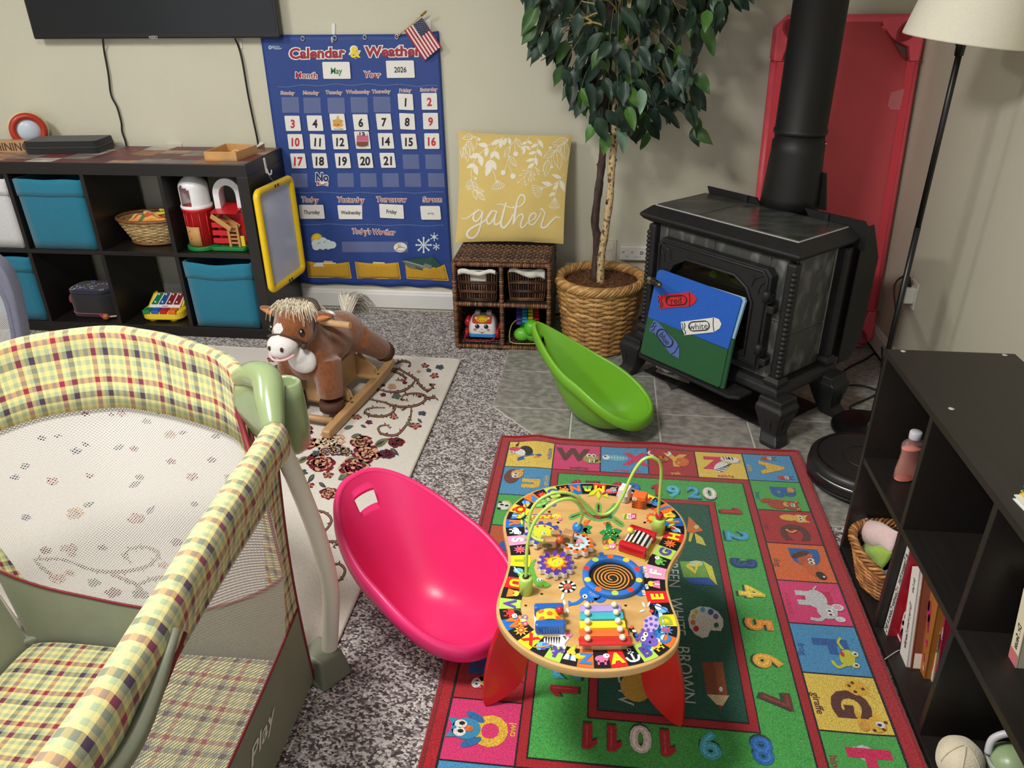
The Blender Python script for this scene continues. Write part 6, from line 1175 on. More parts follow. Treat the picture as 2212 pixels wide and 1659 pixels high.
NC = {'1':S(178,28,42),'2':S(66,164,204),'3':S(26,64,134),'4':S(232,202,70),'5':S(232,150,50),'6':S(236,176,64),'7':S(110,46,36),'8':S(40,110,190),'9':S(80,186,210),'0':S(222,218,214)}
def number(n, x, y, up, size=.085):
    d = (up[1],-up[0]); m0 = rmap(); st_ = str(n); w_ = .62
    for k,c in enumerate(st_):
        off = (k-(len(st_)-1)/2)*w_*size*.98; b = MB(); b.map = lambda X,Y,l: m0(x+d[0]*(X+off)+up[0]*Y, y+d[1]*(X+off)+up[1]*Y, l)
        if c == '1':
            O1 = [(-.010,-.030),(.010,-.030),(.010,.034),(-.006,.034),(-.021,.020),(-.021,.008),(-.010,.014)]; O1 = [(q_*size/.085,r_*size/.085) for q_,r_ in O1]
            b.poly([(q_+.001,r_-.006) for q_,r_ in O1],S(18,74,48),5); b.poly(O1,NC[c],7); b.rib([(.001,-.024),(.001,.028)],.004,S(206,70,70),8.5,sm=False); b.build('number_print', PILE(), rug); continue
        b.text(c,.0035-.003,-.006,size,S(18,74,48),5,off=.06); b.text(c,0,0,size,NC[c],7,off=.055)
        b.text(c,.0,.0,size,tuple(min(1,q*1.3+.02) for q in NC[c]),8.5,off=-.012); b.build('number_print', PILE(), rug)
for n,x,y in ((1,1.903,-1.544),(2,1.908,-1.660),(3,1.911,-1.778),(4,1.911,-1.890),(5,1.912,-2.008),(6,1.912,-2.125),(7,1.911,-2.240)): number(n,x,y,(1,0))
for n,x in ((8,1.857),(9,1.750),(10,1.632),(11,1.520)): number(n,x,-2.372,(0,-1))
for n,y in ((12,-2.232),(13,-2.08),(14,-1.92),(15,-1.76),(16,-1.60)): number(n,1.440,y,(-1,0))
for n,x in ((17,1.46),(18,1.59),(19,1.714),(20,1.826)): number(n,x,-1.452,(0,1),.08)
for st_,x,y,s_ in (('BROWN',1.716,-2.185,.047),('WHITE',1.712,-2.00,.044),('GREEN',1.712,-1.832,.044),('ORANGE',1.716,-1.66,.05),('YELLOW',1.578,-2.19,.052),('BLUE',1.578,-2.0,.05),('RED',1.578,-1.83,.05)):
    b = MB(); m0 = rmap(); b.map = m0; b.text(st_,x,y,s_,S(196,200,196),9.5,off=.0,rot=-PI/2,sx=.95); b.build('word_print', PILE(), rug)
RM = lambda u,v,l: (lambda p: rmap()(p.x,p.y,l))(at(u,v,2,.0085)); CB = cropmap(1440,1150,3.259,RM); CA = cropmap(1400,930,4.809,RM)
def pic(fn, mp): b = MB(); b.map = mp; fn(b); b.build('picture_print', PILE(), rug)
def p1_(b): b.poly([(246,924),(392,926),(428,1158),(280,1152)],S(134,68,38),10); b.poly([(330,924),(392,926),(428,1158),(360,1156)],S(158,86,46),11); b.poly([(280,1152),(440,1160),(392,1236),(352,1226)],S(226,202,158),10); b.poly([(352,1226),(394,1236),(378,1272)],S(124,66,40),11); b.ell(380,1118,13,18,W_,12)
pic(p1_,CB)
def p2_(b): b.poly([(150,620),(170,560),(230,532),(300,538),(360,570),(395,620),(398,670),(380,706),(340,704),(310,700),(298,720),(290,746),(250,756),(200,730),(160,680)],S(226,220,214),10); [b.ell(x,y,r,r*1.05,c,11,n=12) for x,y,r,c in ((205,572,16,S(196,196,80)),(252,556,18,S(80,170,210)),(308,572,20,S(36,90,170)),(344,604,18,S(110,100,150)),(186,605,16,S(210,190,60)),(184,646,18,S(214,120,50)),(206,690,20,S(192,34,40)),(348,666,18,S(30,110,60)))]
pic(p2_,CB)
def p3_(b): b.poly([(90,215),(255,212),(300,330),(120,330)],S(110,166,70),10); b.poly([(255,212),(318,250),(356,384),(296,328)],S(206,206,70),10); b.poly([(120,332),(298,332),(356,386),(180,376)],S(34,84,170),10); b.ell(205,232,50,22,S(190,206,160),11); b.rib([(140,240),(200,295),(215,230)],26,S(226,200,60),12,sm=False)
pic(p3_,CB)
def p4_(b): b.poly([(420,905),(570,1055),(440,1085),(400,1060)],S(206,110,44),10); b.poly([(430,1085),(470,1080),(440,1180),(416,1160)],S(200,196,70),11); b.poly([(480,1080),(560,1130),(600,1215),(500,1185)],S(206,196,80),11); b.ell(500,1020,26,22,S(220,190,140),12)
pic(p4_,CA)
b = MB(); b.map = rmap(); b.ell(1.600,-2.235,.035,.042,S(206,164,60),10); b.ell(1.615,-2.19,.026,.035,S(206,164,60),10.5); b.ell(1.60,-2.0,.03,.035,S(40,110,190),10); b.ell(1.60,-1.82,.03,.035,S(190,30,44),10); stuff(b.build('picture_print', PILE(), rug))
# ================================================================== activity table
TC = Vector((1.494,-2.25,0)); TZ = .37
OUT = [(-.001,.305),(.065,.300),(.140,.266),(.185,.222),(.204,.164),(.201,.115),(.183,.074),(.157,.034),(.140,-.003),(.139,-.051),(.147,-.095),(.159,-.130),(.163,-.155),(.158,-.188),(.144,-.215),(.114,-.242),(.073,-.262),(.017,-.275),(-.025,-.275),(-.072,-.267),(-.115,-.247),(-.157,-.214),(-.184,-.172),(-.190,-.137),(-.187,-.098),(-.177,-.05),(-.173,-.014),(-.178,.022),(-.193,.066),(-.207,.105),(-.210,.138),(-.201,.191),(-.173,.236),(-.132,.269),(-.078,.291)]
OS = [Vector(p) for p in OUT]
for _ in range(2): OS = [OS[k]*.5+(OS[k-1]+OS[(k+1)%len(OS)])*.25 for k in range(len(OS))]
OS = [p*1.012 for p in spl([Vector((*p,0)) for p in OS],5,closed=True)]; OS = [Vector((p.x+TC.x,p.y+TC.y)) for p in OS]
tb = thing('activity_table', 'wooden toddler activity table with alphabet border, bead wires and red legs on the rug', 'activity table', (TC.x,TC.y,.0085))
TPL = lambda u,v,l: at(u,v,2,TZ+.0004*l); T6 = cropmap(1040,980,4.608,TPL); T7 = cropmap(1040,1230,4.608,TPL)
SLOT = [(745,455),(757,428),(800,407),(870,396),(935,402),(980,432),(1018,500),(1060,562),(1110,600),(1145,610),(1145,512),(1155,494),(1174,494),(1186,512),(1186,606),(1232,592),(1290,542),(1322,500),(1372,505),(1350,548),(1302,612),(1330,638),(1404,690),(1416,708),(1402,722),(1382,716),(1290,656),(1240,652),(1180,664),(1118,658),(1060,632),(1010,604),(905,648),(880,646),(876,630),(894,616),(988,584),(990,560),(965,502),(930,455),(890,436),(820,442),(782,464),(762,470)]
slot = [(p.x,p.y) for p in (T6(x,y,0) for x,y in SLOT)]
BIRCH = mat('birch_plywood', S(216,176,116), .35, vs=5, detail=8, col2=S(200,156,96), ramp=(.4,.7), bump=.04, bs=60, stretch=(1,7,1), coat=.2)
top = solid2d('tabletop',[[(p.x,p.y) for p in OS],slot],.018,BIRCH,tb,.003,Matrix.Translation((0,0,TZ-.009)))
b = MB(S(84,160,76)); b.map = T6; b.rib(SLOT+[SLOT[0]],22,S(96,168,84),1,sm=False)
pr = b.build('slot_outline', PAPER(), top)
# alphabet border: 52 tiles round the edge
n = len(OS); LEN = [0]
for k in range(n): LEN.append(LEN[-1]+(OS[(k+1)%n]-OS[k]).length)
def along(s_):
    s_ %= LEN[-1]
    for k in range(n):
        if LEN[k+1] >= s_: f = (s_-LEN[k])/(LEN[k+1]-LEN[k]); p = OS[k].lerp(OS[(k+1)%n],f); t = (OS[(k+1)%n]-OS[k]); t2 = (OS[(k+2)%n]-OS[k-1]); return p, t2.normalized()
sgn_ = 1 if sum(OS[k].x*OS[(k+1)%n].y-OS[(k+1)%n].x*OS[k].y for k in range(n)) > 0 else -1      # +1 = counter-clockwise
pA = TPL(1338,1436,0).to_2d(); sA = min((k*LEN[-1]/720 for k in range(720)), key=lambda s_: (along(s_)[0]-pA).length)
BGS = {'r':S(222,36,40),'y':S(242,224,40),'b':S(34,112,200),'o':S(240,118,40),'g':S(180,220,90),'p':S(236,160,200),'k':S(22,20,24)}
TI = dict(A='ry',B='gv',C='ob',D='yg',E='ry',F='pw',G='gv',H='ry',I='bo',J='ob',K='yr',L='pw',M='ry',N='bo',O='gv',P='ob',Q='yr',R='bo',S='pw',T='yg',U='ry',V='gv',W='bo',X='yr',Y='gv',Z='ob')
LCOL = {'y':S(246,228,50),'v':S(92,74,170),'b':S(60,130,210),'g':S(170,184,50),'w':S(240,238,236),'o':S(242,120,46),'r':S(206,40,40)}
def border_quad(s0, s1, a, c, l, nseg=5):
    P = []
    for k in range(nseg+1): p,t = along(s0+(s1-s0)*k/nseg); q = Vector((-t.y,t.x))*sgn_; P.append((p+q*a,p+q*c))
    return P
st52 = LEN[-1]/52
def icon(b, k, q):
    c1,c2,c3 = [S(220,60,50),S(250,200,60),S(70,140,220),S(240,238,236),S(236,120,170),S(110,190,80),S(240,140,50)][k%7],[S(250,210,70),S(240,238,236),S(230,80,60),S(120,190,230)][k%4],[S(60,110,200),S(240,238,236),S(240,150,60)][k%3]
    if k == 0: b.rib([(0,.28),(0,-.3)],.1,c3 and S(220,236,244),4,sm=False); b.rib([(-.3,-.05),(-.2,-.28),(0,-.34),(.2,-.28),(.3,-.05)],.11,S(220,236,244),4); b.ell(0,.32,.1,.1,S(220,236,244),4); b.ell(0,.32,.05,.05,BGS['k'],5); b.rib([(-.14,.14),(.14,.14)],.07,S(220,236,244),4,sm=False)
    elif k % 4 == 1: b.ell(0,0,.3,.2,c1,4); b.ell(.22,.16,.15,.13,c2,5); [b.rect(x,-.34,x+.09,-.1,c1,4) for x in (-.2,.1)]; b.ell(.25,.18,.03,.03,K_,6)
    elif k % 4 == 2: b.star(0,0,.18,.36,9,c1,4); b.ell(0,0,.17,.17,c2,5); b.ell(0,0,.08,.08,c1,6)
    elif k % 4 == 3: b.ell(-.08,-.05,.2,.26,c2,4); b.ell(.12,.1,.2,.16,c1,5); b.rib([(-.3,-.3),(.0,-.1),(.3,.3)],.07,c3,6)
    else: b.poly([(-.3,-.25),(.3,-.25),(.2,.1),(-.2,.1)],c1,4); b.ell(0,.18,.2,.16,c2,5); b.rect(-.04,-.25,.04,.1,c3,5)
for i in range(52):
    s0 = sA+sgn_*(i-.5)*st52; s1 = s0+sgn_*st52; P = border_quad(s0,s1,.006,.047,0); ch = 'ABCDEFGHIJKLMNOPQRSTUVWXYZ'[i//2]; isl = i%2 == 0
    b = MB(); b.map = lambda x,y,l: (x,y,TZ+.0005*l); bg = BGS[TI[ch][0]] if isl else BGS['k']
    for k in range(5): b.poly([P[k][0],P[k+1][0],P[k+1][1],P[k][1]],bg,2)
    o = b.build('letter_tile', PAPER(), top); p,t = along((s0+s1)/2); q = Vector((-t.y,t.x))*sgn_; t = t*sgn_; c = p+q*.0265; sz = .040
    b = MB(); b.map = lambda x,y,l: (c.x+t.x*x*sz+q.x*y*sz, c.y+t.y*x*sz+q.y*y*sz, TZ+.0005*l)
    if isl: b.text(ch,0,0,.80,LCOL[TI[ch][1]],4,off=.05)
    else: icon(b, i//2, q)
    b.build('letter_print' if isl else 'icon_print', PAPER(), o)
# pictures on the top
def tp(nm, fn, mp=T6): b = MB(); b.map = mp; fn(b); return b.build(nm, PAPER(), top)
TG_,TY_,TO_,TB_,TP_ = S(72,168,72),S(244,214,50),S(238,112,44),S(44,116,206),S(104,84,184)
def leafs(b, P, c1, c2):
    for (x,y,a,L,W) in P: leafshape(b,x,y,L,W,math.radians(a),True,3,c1); leafshape(b,x+L*.12*math.cos(math.radians(a)),y+L*.12*math.sin(math.radians(a)),L*.74,W*.6,math.radians(a),True,4,c2)
tp('leaf_print',lambda b: leafs(b,[(1160,360,150,125,24),(1165,362,90,95,30),(1175,360,40,130,26)],S(170,200,60),TY_)); tp('leaf_print',lambda b: leafs(b,[(400,640,-70,90,22),(420,650,20,110,22),(395,650,80,70,18)],TG_,S(214,226,110))); tp('leaf_print',lambda b: leafs(b,[(1940,620,190,110,24),(1925,650,170,110,26),(1930,690,150,100,20)],TG_,S(210,226,110)))
def giraffe(b): b.poly([(500,600),(700,600),(700,645),(500,640)],TY_,3); b.rect(480,600,500,700,TO_,3); b.rib([(690,622),(730,620)],30,TY_,3,sm=False); b.ell(755,625,42,26,TY_,4,.3); b.ell(780,648,22,16,S(226,130,160),5); b.ell(735,625,12,14,W_,6); b.ell(737,627,5,6,K_,7); [b.ell(x,y,16,12,TO_,4,n=10) for x,y in ((530,628),(570,612),(610,632),(650,614),(690,634))]; b.rib([(505,606),(700,600)],8,S(110,90,160),5)
tp('giraffe_print',giraffe)
def turtle(b): b.ell(590,495,80,36,TG_,3,-.35); b.ell(590,495,64,26,S(150,206,110),4,-.35); b.rib([(540,500),(650,470)],5,TG_,5); b.rib([(590,465),(600,525)],5,TG_,5); b.ell(662,458,28,22,S(130,190,90),4); b.ell(668,452,12,13,W_,5); b.ell(670,452,5,6,K_,6); b.ell(630,525,26,18,K_,4); b.ell(655,520,16,12,W_,5); b.ell(720,510,26,12,S(60,110,200),4,-.3)
tp('turtle_print',turtle)
def croc(b):
    b.rib([(540,1050),(500,1110),(500,1190),(530,1250),(590,1290)],70,S(96,170,60),3,taper=lambda t: .15+.85*min(1,t*2)); b.ell(600,1295,80,36,S(96,170,60),4,.25); b.ell(655,1305,36,16,S(110,182,70),5,-.1); [b.ell(565+28*k,1255,15,17,W_,6) for k in range(2)]; [b.ell(568+28*k,1258,6,8,K_,7) for k in range(2)]; b.ell(612,1312,10,8,S(210,40,40),6); [b.ell(510+12*math.sin(k*2.1),1085+16*k,7,6,S(140,200,90),5,n=8) for k in range(11)]
tp('crocodile_print',croc)
def palm(b, x, y, tr_): b.poly([(x-20+tr_,y-60),(x+50+tr_,y-75),(x+20,y),(x-6,y)],S(214,60,40),3); [b.rib([(x-14+tr_*(.8-.25*k),y-52+17*k),(x+42+tr_*(.7-.25*k),y-62+17*k)],7,S(240,150,60),4,sm=False) for k in range(3)]
def palm1(b): palm(b,1010,730,30); [leafshape(b,1010,745,95,26,a,True,4,S(40,140,76)) for a in (-.2,.5,1.2,2.3,3.2)]; [b.ell(1010+50*math.cos(a),750+36*math.sin(a),5,4,S(226,226,110),5,n=6) for a in (0,.6,1.2,2.2,2.9)]
def palm2(b): palm(b,1270,748,-40); [leafshape(b,1285,780,115,30,a,True,4,S(40,140,76)) for a in (-.15,.55,1.1,2.4,3.1,-1.9)]; [b.ell(1285+(40+30*(k%2))*math.cos(k*.55),785+(24+18*(k%2))*math.sin(k*.55),6,5,S(240,240,130),5,n=6) for k in range(11)]
tp('palm_print',palm1); tp('palm_print',palm2)
def monkey(b): br = S(170,104,50); b.ell(1285,870,50,44,br,3); b.ell(1290,872,30,30,TY_,4); b.ell(1300,918,40,28,S(238,150,180),5); [b.ell(x,925,9,11,W_,6) for x in (1286,1312)]; b.rib([(1245,880),(1215,900),(1210,860),(1240,850)],12,br,3); b.rib([(1330,900),(1370,910)],14,br,3); b.rib([(1310,840),(1350,825)],14,br,3); b.rib([(1215,925),(1240,945),(1275,935)],14,TY_,4); b.ell(1355,822,10,10,S(238,150,180),4)
tp('monkey_print',monkey)
def para(b): b.ell(1210,390,34,18,S(206,50,40),4); b.ell(1200,385,12,10,W_,5); b.ell(1198,385,5,5,K_,6); b.rib([(1235,385),(1345,380)],26,TO_,4); [b.ell(1250+26*k,382,10,10,[S(60,110,200),S(206,50,40)][k%2],5) for k in range(4)]
tp('parrot_print',para)
def eleph(b): b.ell(1090,1390,115,78,TB_,3,.05); b.ell(1180,1430,64,52,TB_,3); b.rib([(1010,1440),(960,1480),(900,1495),(868,1480)],38,TB_,3,taper=lambda t:1-.45*t); b.poly([(862,1462),(884,1466),(900,1500),(866,1520)],TB_,4); b.ell(1030,1420,26,22,W_,5); b.ell(1028,1422,9,10,K_,6); b.rib([(1065,1470),(1095,1485),(1115,1460)],6,K_,5); b.ell(1120,1395,60,40,S(74,130,210),5,.2); [b.ell(1085+24*(k%4)+(k//4)*8,1380+14*(k//4),5,4,[W_,TO_,TY_][k%3],6,n=6) for k in range(10)]; b.ell(1195,1000,24,20,TB_,3); b.rib([(1170,990),(1195,1005)],12,TB_,4); b.rib([(1200,985),(1200,1012)],12,TB_,4)
stuff(tp('elephant_print',eleph))
def feet(b):
    for x,y,r in ((1580,1150,.3),(1600,1215,.1),(1600,1325,-.2),(1570,1385,-.4)): b.ell(x,y,55,28,TB_,2,-r); [b.ell(x+42+4*k,y-16+14*k,16,11,W_,3) for k in range(3)]
tp('elephant_foot_print',feet)
def flower8(b):
    for k in range(16): a0,a1 = 2*PI*k/16,2*PI*(k+1)/16; b.poly([(855+34*math.cos(a0),1322+24*math.sin(a0)),(855+88*math.cos(a0),1322+62*math.sin(a0)),(855+88*math.cos(a1),1322+62*math.sin(a1)),(855+34*math.cos(a1),1322+24*math.sin(a1))],K_ if k%2 else W_,3)
    b.ell(855,1322,46,32,S(206,40,36),4); b.ell(855,1322,32,22,S(176,138,92),5); b.ell(855,1328,24,14,S(140,104,70),6)
tp('rosette_print',flower8)
def drops(b): [b.ell(x,y,w_,h,S(214,236,246),3,r) for x,y,w_,h,r in ((808,1420,14,36,.3),(826,1480,12,28,-.4),(812,1545,12,26,.2),(858,1560,10,28,-.4))]
tp('water_print',drops)
def butter(b): [b.ell(x,y,26,24,c,3) for x,y,c in ((382,478,S(220,90,90)),(436,474,S(160,110,200)),(380,540,TO_),(436,540,S(214,80,150)))]; [b.ell(x,y,12,11,TY_,4) for x,y in ((382,478),(436,474),(380,540),(436,540))]; b.ell(408,506,42,16,S(230,230,150),5); [b.ell(330+48*math.sin(k*.35)+1.2*k,310+6*k+20*math.cos(k*.5),5,3,S(240,230,170),3,n=5) for k in range(28)]
tp('butterfly_print',butter,T7)
def zebra(b):
    b.poly([(620,690),(650,670),(770,665),(800,640),(840,620),(880,640),(870,690),(830,740),(830,820),(790,820),(780,770),(740,770),(735,825),(700,822),(710,760),(650,745),(640,790),(600,785),(620,730)],W_,3); b.ell(868,645,36,28,S(236,130,170),4); b.ell(822,640,12,12,S(190,226,90),5); b.ell(824,641,5,6,K_,6); b.poly([(770,630),(795,622),(790,655)],W_,4); b.ell(605,640,20,12,TB_,4,.6); [b.poly([(635+26*k,672),(655+26*k,670),(642+26*k,745)],K_,5) for k in range(6)]; [b.poly([(810+10*k,660+12*k),(845+4*k,664+12*k),(815+8*k,672+12*k)],K_,5) for k in range(3)]; [b.rib([(600+i_*44-(i_==3)*0,770+10*k),(632+i_*44,774+10*k)],5,K_,5,sm=False) for i_ in (0,2,4) for k in range(4)]; b.rect(590,780,640,800,TP_,6); b.rect(790,812,832,830,TP_,6); b.rect(700,816,738,832,TP_,6)
tp('zebra_print',zebra,T7); tp('leaf_print',lambda b: leafs(b,[(560,740,-105,115,34),(860,850,-50,130,28),(900,862,0,170,28)],S(186,210,70),TY_),T7)
def hippo(b):
    b.poly([(1590,840),(1600,790),(1590,740),(1620,720),(1640,640),(1700,540),(1730,420),(1745,335),(1770,345),(1790,420),(1815,480),(1830,560),(1830,640),(1812,700),(1780,750),(1740,790),(1680,820)],S(44,140,220),2.5); b.poly([(1660,830),(1700,770),(1760,700),(1790,600),(1760,420),(1745,340),(1800,440),(1826,560),(1826,640),(1800,710),(1740,785)],S(206,232,246),3)
    b.ell(1690,540,78,88,S(196,176,230),4,.4); [b.ell(x,y,18,16,TP_,5,n=10) for x,y in ((1640,510),(1685,490),(1740,500),(1640,560),(1690,545),(1735,560),(1660,600),(1715,605))]; b.ell(1660,690,104,70,S(112,88,190),6,.5); b.ell(1705,720,56,46,S(122,98,200),7,.3); [b.ell(x,y,26,26,W_,8) for x,y in ((1634,648),(1612,690))]; [b.ell(x,y,9,10,K_,9) for x,y in ((1636,642),(1606,688))]; [b.ell(x,y,12,12,K_,9) for x,y in ((1697,670),(1676,722))]; b.ell(1548,692,18,18,TP_,6); b.ell(1604,604,18,16,TP_,6); b.poly([(1665,415),(1690,395),(1718,410),(1700,432)],S(226,60,100),5); [b.ell(x,y,10,30,S(206,232,246),3,r) for x,y,r in ((1615,350,-.5),(1665,345,.4),(1600,412,1.2))]
    b.ell(1500,600,34,22,K_,6,.3); b.ell(1520,612,22,14,W_,7,.3); b.ell(1530,650,24,32,K_,6,-.3); b.ell(1495,570,16,20,TO_,7,.5); b.ell(1545,650,16,20,TB_,7)
tp('hippo_print',hippo,T7)
def sticker(b): b.rect(1410,596,1538,648,W_,3); b.rect(1410,596,1452,648,S(206,214,90),4); b.rect(1490,596,1538,648,S(214,50,110),4); b.text('ALEX',1432,622,26,K_,5,off=.02,rot=-1.2,flip=-1,sx=.8); b.text('JR',1514,622,40,W_,5,off=.02,rot=.1,flip=-1); b.ell(1472,622,14,18,S(226,150,180),4)
tp('sticker_print',sticker)
def lion(b): b.star(1690,640,36,58,10,S(226,80,40),3); b.ell(1690,640,30,26,S(242,190,60),4); b.rib([(1680,540),(1720,545)],14,S(206,50,40),3); b.ell(1850,640,40,36,S(236,110,50),3)
tp('lion_print',lion)
# legs
for i,(fx,fy) in enumerate(((1.265,-2.315),(1.694,-2.324),(1.335,-2.03),(1.650,-2.03))):
    f = Vector((fx,fy)); c0 = TC.to_2d() if i < 2 else Vector((TC.x,-2.11)); d = (f-c0).normalized(); R = (f-c0).length
    prf = [(R,.0132),(R+.004,.03),(R-.004,.12),(R-.030,.22),(R-.075,.31),(R-.11,.3515),(R-.185,.3515),(R-.135,.26),(R-.102,.16),(R-.088,.09),(R-.07,.055),(R-.035,.025),(R-.010,.0132)]
    Q = spl([Vector((p[0],p[1],0)) for p in prf[:6]],4)+spl([Vector((p[0],p[1],0)) for p in prf[6:]],4)
    solid2d('leg',[[(p.x,p.y) for p in Q]],.017,mat('red_lacquer', S(206,34,34), .35, var=.04, vs=12, coat=.2),tb,.002,frame2d(Vector((c0.x,c0.y,0)),(d.x,d.y,0),(0,0,1)))
# posts, wires, beads
LIME = S(186,216,110); LW = mat('lime_lacquer', S(180,214,100), .3, var=.03, coat=.3)
posts = [T6(1754,786,0),T6(442,1378,0)]
for p in posts: MB().lathe([(.0138,.0006),(.0138,.037),(.0125,.0385),(.001,.0386)],28,(p.x,p.y,TZ)).build('post', LW, tb)
def W6(pts, y0, y1, yf=None): 
    m_ = len(pts); return [at(1040+x/4.608,980+y/4.608,1,y0+(y1-y0)*(k/(m_-1))**(yf or 1)) for k,(x,y) in enumerate(pts)]
w1 = [Vector((posts[0].x,posts[0].y,TZ+.036))]+W6([(1760,590),(1775,420),(1790,200),(1775,90),(1700,35),(1610,60),(1540,140),(1480,250),(1420,390),(1360,500),(1290,575),(1220,605),(1140,590),(1050,510),(950,425),(850,388),(740,388),(640,420),(560,475),(500,560),(472,660),(478,760),(515,830),(570,858),(625,868)],posts[0].y,-2.262,1.3)
w2 = [Vector((posts[1].x,posts[1].y,TZ+.036))]+W6([(444,1190),(450,1000),(465,860),(495,750),(560,630),(650,540),(760,470),(860,450),(935,475),(985,530),(1004,590),(992,650),(960,720)],posts[1].y,-2.235)
for k,wv in enumerate((w1,w2)): MB().tube(spl(wv,6),.0034,8).build('bead_wire', LW, tb)
def bead(nm, p, r, c): MB(c).ball(tuple(p),r,16).build(nm, mat('bead_lacquer', None, .2, coat=.4), tb)
bead('bead',Vector((posts[0].x,posts[0].y,TZ+.046)),.0092,S(196,30,40)); bead('bead',w2[-1]+Vector((0,0,-.004)),.0115,S(40,120,206))
MB(K_).lathe([(.007,.0386),(.006,.042),(.001,.0425)],16,(posts[1].x,posts[1].y,TZ)).build('post_cap', PLASTIC(), tb)
MB(S(30,26,30)).lathe([(.007,.0386),(.006,.041),(.001,.0412)],16,(posts[0].x,posts[0].y,TZ)).build('post_cap', PLASTIC(), tb)
# gears
def gear(cx, cy, r, teeth, c1, face, h0=.004, th=.012, rot=0.):
    p = at(1040+cx/4.608,980+cy/4.608,2,TZ+h0+th); P = []
    for k in range(teeth*8):
        a = 2*PI*k/(teeth*8); t = (k%8)/8; rr = r*(1 if t < .42 else .80) if t not in (.5,) else r*.84; P.append((p.x+rr*math.cos(a+rot),p.y+rr*math.sin(a+rot)))
    b = MB(S(232,226,214)); b.prism(P,TZ+h0,TZ+h0+th); o = b.build('gear', MATTE(), tb, bevel=.0008, seg=1)
    MB(S(180,140,90)).lathe([(.01,TZ),(.01,TZ+h0)],12,(p.x,p.y,0)).build('axle', WOODC(), o)
    b = MB(); b.map = lambda x,y,l: (p.x+x*r, p.y+y*r, TZ+h0+th+.0004+.0005*l); b.poly([((q[0]-p.x)/r*.985,(q[1]-p.y)/r*.985) for q in P],c1,0); face(b); b.build('gear_print', PAPER(), o)
def f_snail(b): b.ell(-.05,.02,.70,.66,TY_,1); b.ell(-.05,.02,.58,.54,S(196,216,80),2); b.ell(0,-.02,.40,.36,TY_,3); b.ell(.02,-.05,.24,.22,S(196,216,80),4); b.ell(.06,-.10,.1,.1,W_,5); b.ell(.07,-.1,.04,.05,K_,6); [b.ell(.56*math.cos(k*.7)-.05,.52*math.sin(k*.7),.06,.06,S(206,60,60),5,n=8) for k in range(9)]; b.ell(.3,-.45,.2,.14,TO_,2)
def f_monk(b):
    [b.poly([(r_*math.cos(a+d),r_*math.sin(a+d)) for r_,d in ((.62,-.07),(.76,-.06),(.76,.06),(.62,.07))],K_ if k%2==0 else W_,2) for k in range(24) for a in (2*PI*k/24,)]; b.ell(0,0,.64,.64,S(190,226,236),1.5); b.ell(.05,.1,.26,.24,S(238,150,180),4); [b.ell(x,.14,.06,.08,W_,5) for x in (-.02,.12)]; [b.ell(x,.14,.025,.03,K_,6) for x in (-.01,.12)]; b.ell(-.22,0,.2,.1,TY_,4,.8); b.rib([(-.1,-.1),(-.2,-.35),(.05,-.4),(.1,-.2)],.09,S(170,104,50),3); b.rib([(.2,0),(.4,-.1)],.1,S(170,104,50),3)
def f_sun(b): b.star(0,0,.46,.72,10,TO_,1,.2); b.star(0,0,.44,.66,10,S(240,140,50),2,.2); [b.ell(.57*math.cos(k*.63),.57*math.sin(k*.63),.03,.03,TY_,3,n=6) for k in range(10)]; b.ell(0,0,.45,.45,S(236,170,40),3); b.ell(0,0,.41,.41,TY_,4); b.ell(.16,-.02,.05,.05,W_,5); b.ell(-.05,-.16,.05,.05,W_,5); [b.ell(x,y,.025,.028,K_,6) for x,y in ((.17,-.02),(-.04,-.16))]; b.rib([(-.18,.05),(-.14,.2),(.04,.24)],.03,K_,5)
gear(612,790,.0415,12,S(62,70,170),f_snail,rot=.1); gear(955,885,.0355,9,TO_,f_monk,rot=.3); gear(738,1085,.0385,12,S(92,60,160),f_sun,.002)
# round spinner drum
p = at(1040+1305/4.608,980+1205/4.608,2,TZ+.010); DX,DY = p.x,p.y
MB(TB_).lathe([(.060,TZ+.0006),(.0605,TZ+.010),(.0595,TZ+.0115),(.048,TZ+.0115),(.047,TZ+.010),(.047,TZ+.001)],56,(DX,DY,0),caps=False).build('drum_ring', MATTE(), tb)
b = MB(S(32,30,24)); b.prism([(DX+.0468*math.cos(2*PI*k/48),DY+.0468*math.sin(2*PI*k/48)) for k in range(48)],TZ+.0007,TZ+.0018); o = b.build('spinner', MATTE(), tb)
b = MB(); b.map = lambda x,y,l: (DX+x,DY+y,TZ+.0020+.0003*l)
b.rib([( (.040-.0048*t/(PI*2)*1.5)*math.cos(t),(.040-.0048*t/(PI*2)*1.5)*math.sin(t)) for t in [k*.2 for k in range(150)]],.0028,S(236,150,56),0,sm=False); b.build('spiral_print', PAPER(), o)
b = MB(); b.map = lambda x,y,l: (DX+x,DY+y,TZ+.0117+.0003*l); [b.ell(.0537*math.cos(a),.0537*math.sin(a),.0068,.0068,[S(222,60,50),S(242,214,60),TO_,S(186,220,100)][k%4],0,n=14) for k,a in enumerate([.4+2*PI*j/10 for j in range(10)])]; b.build('dot_print', PAPER(), tb)
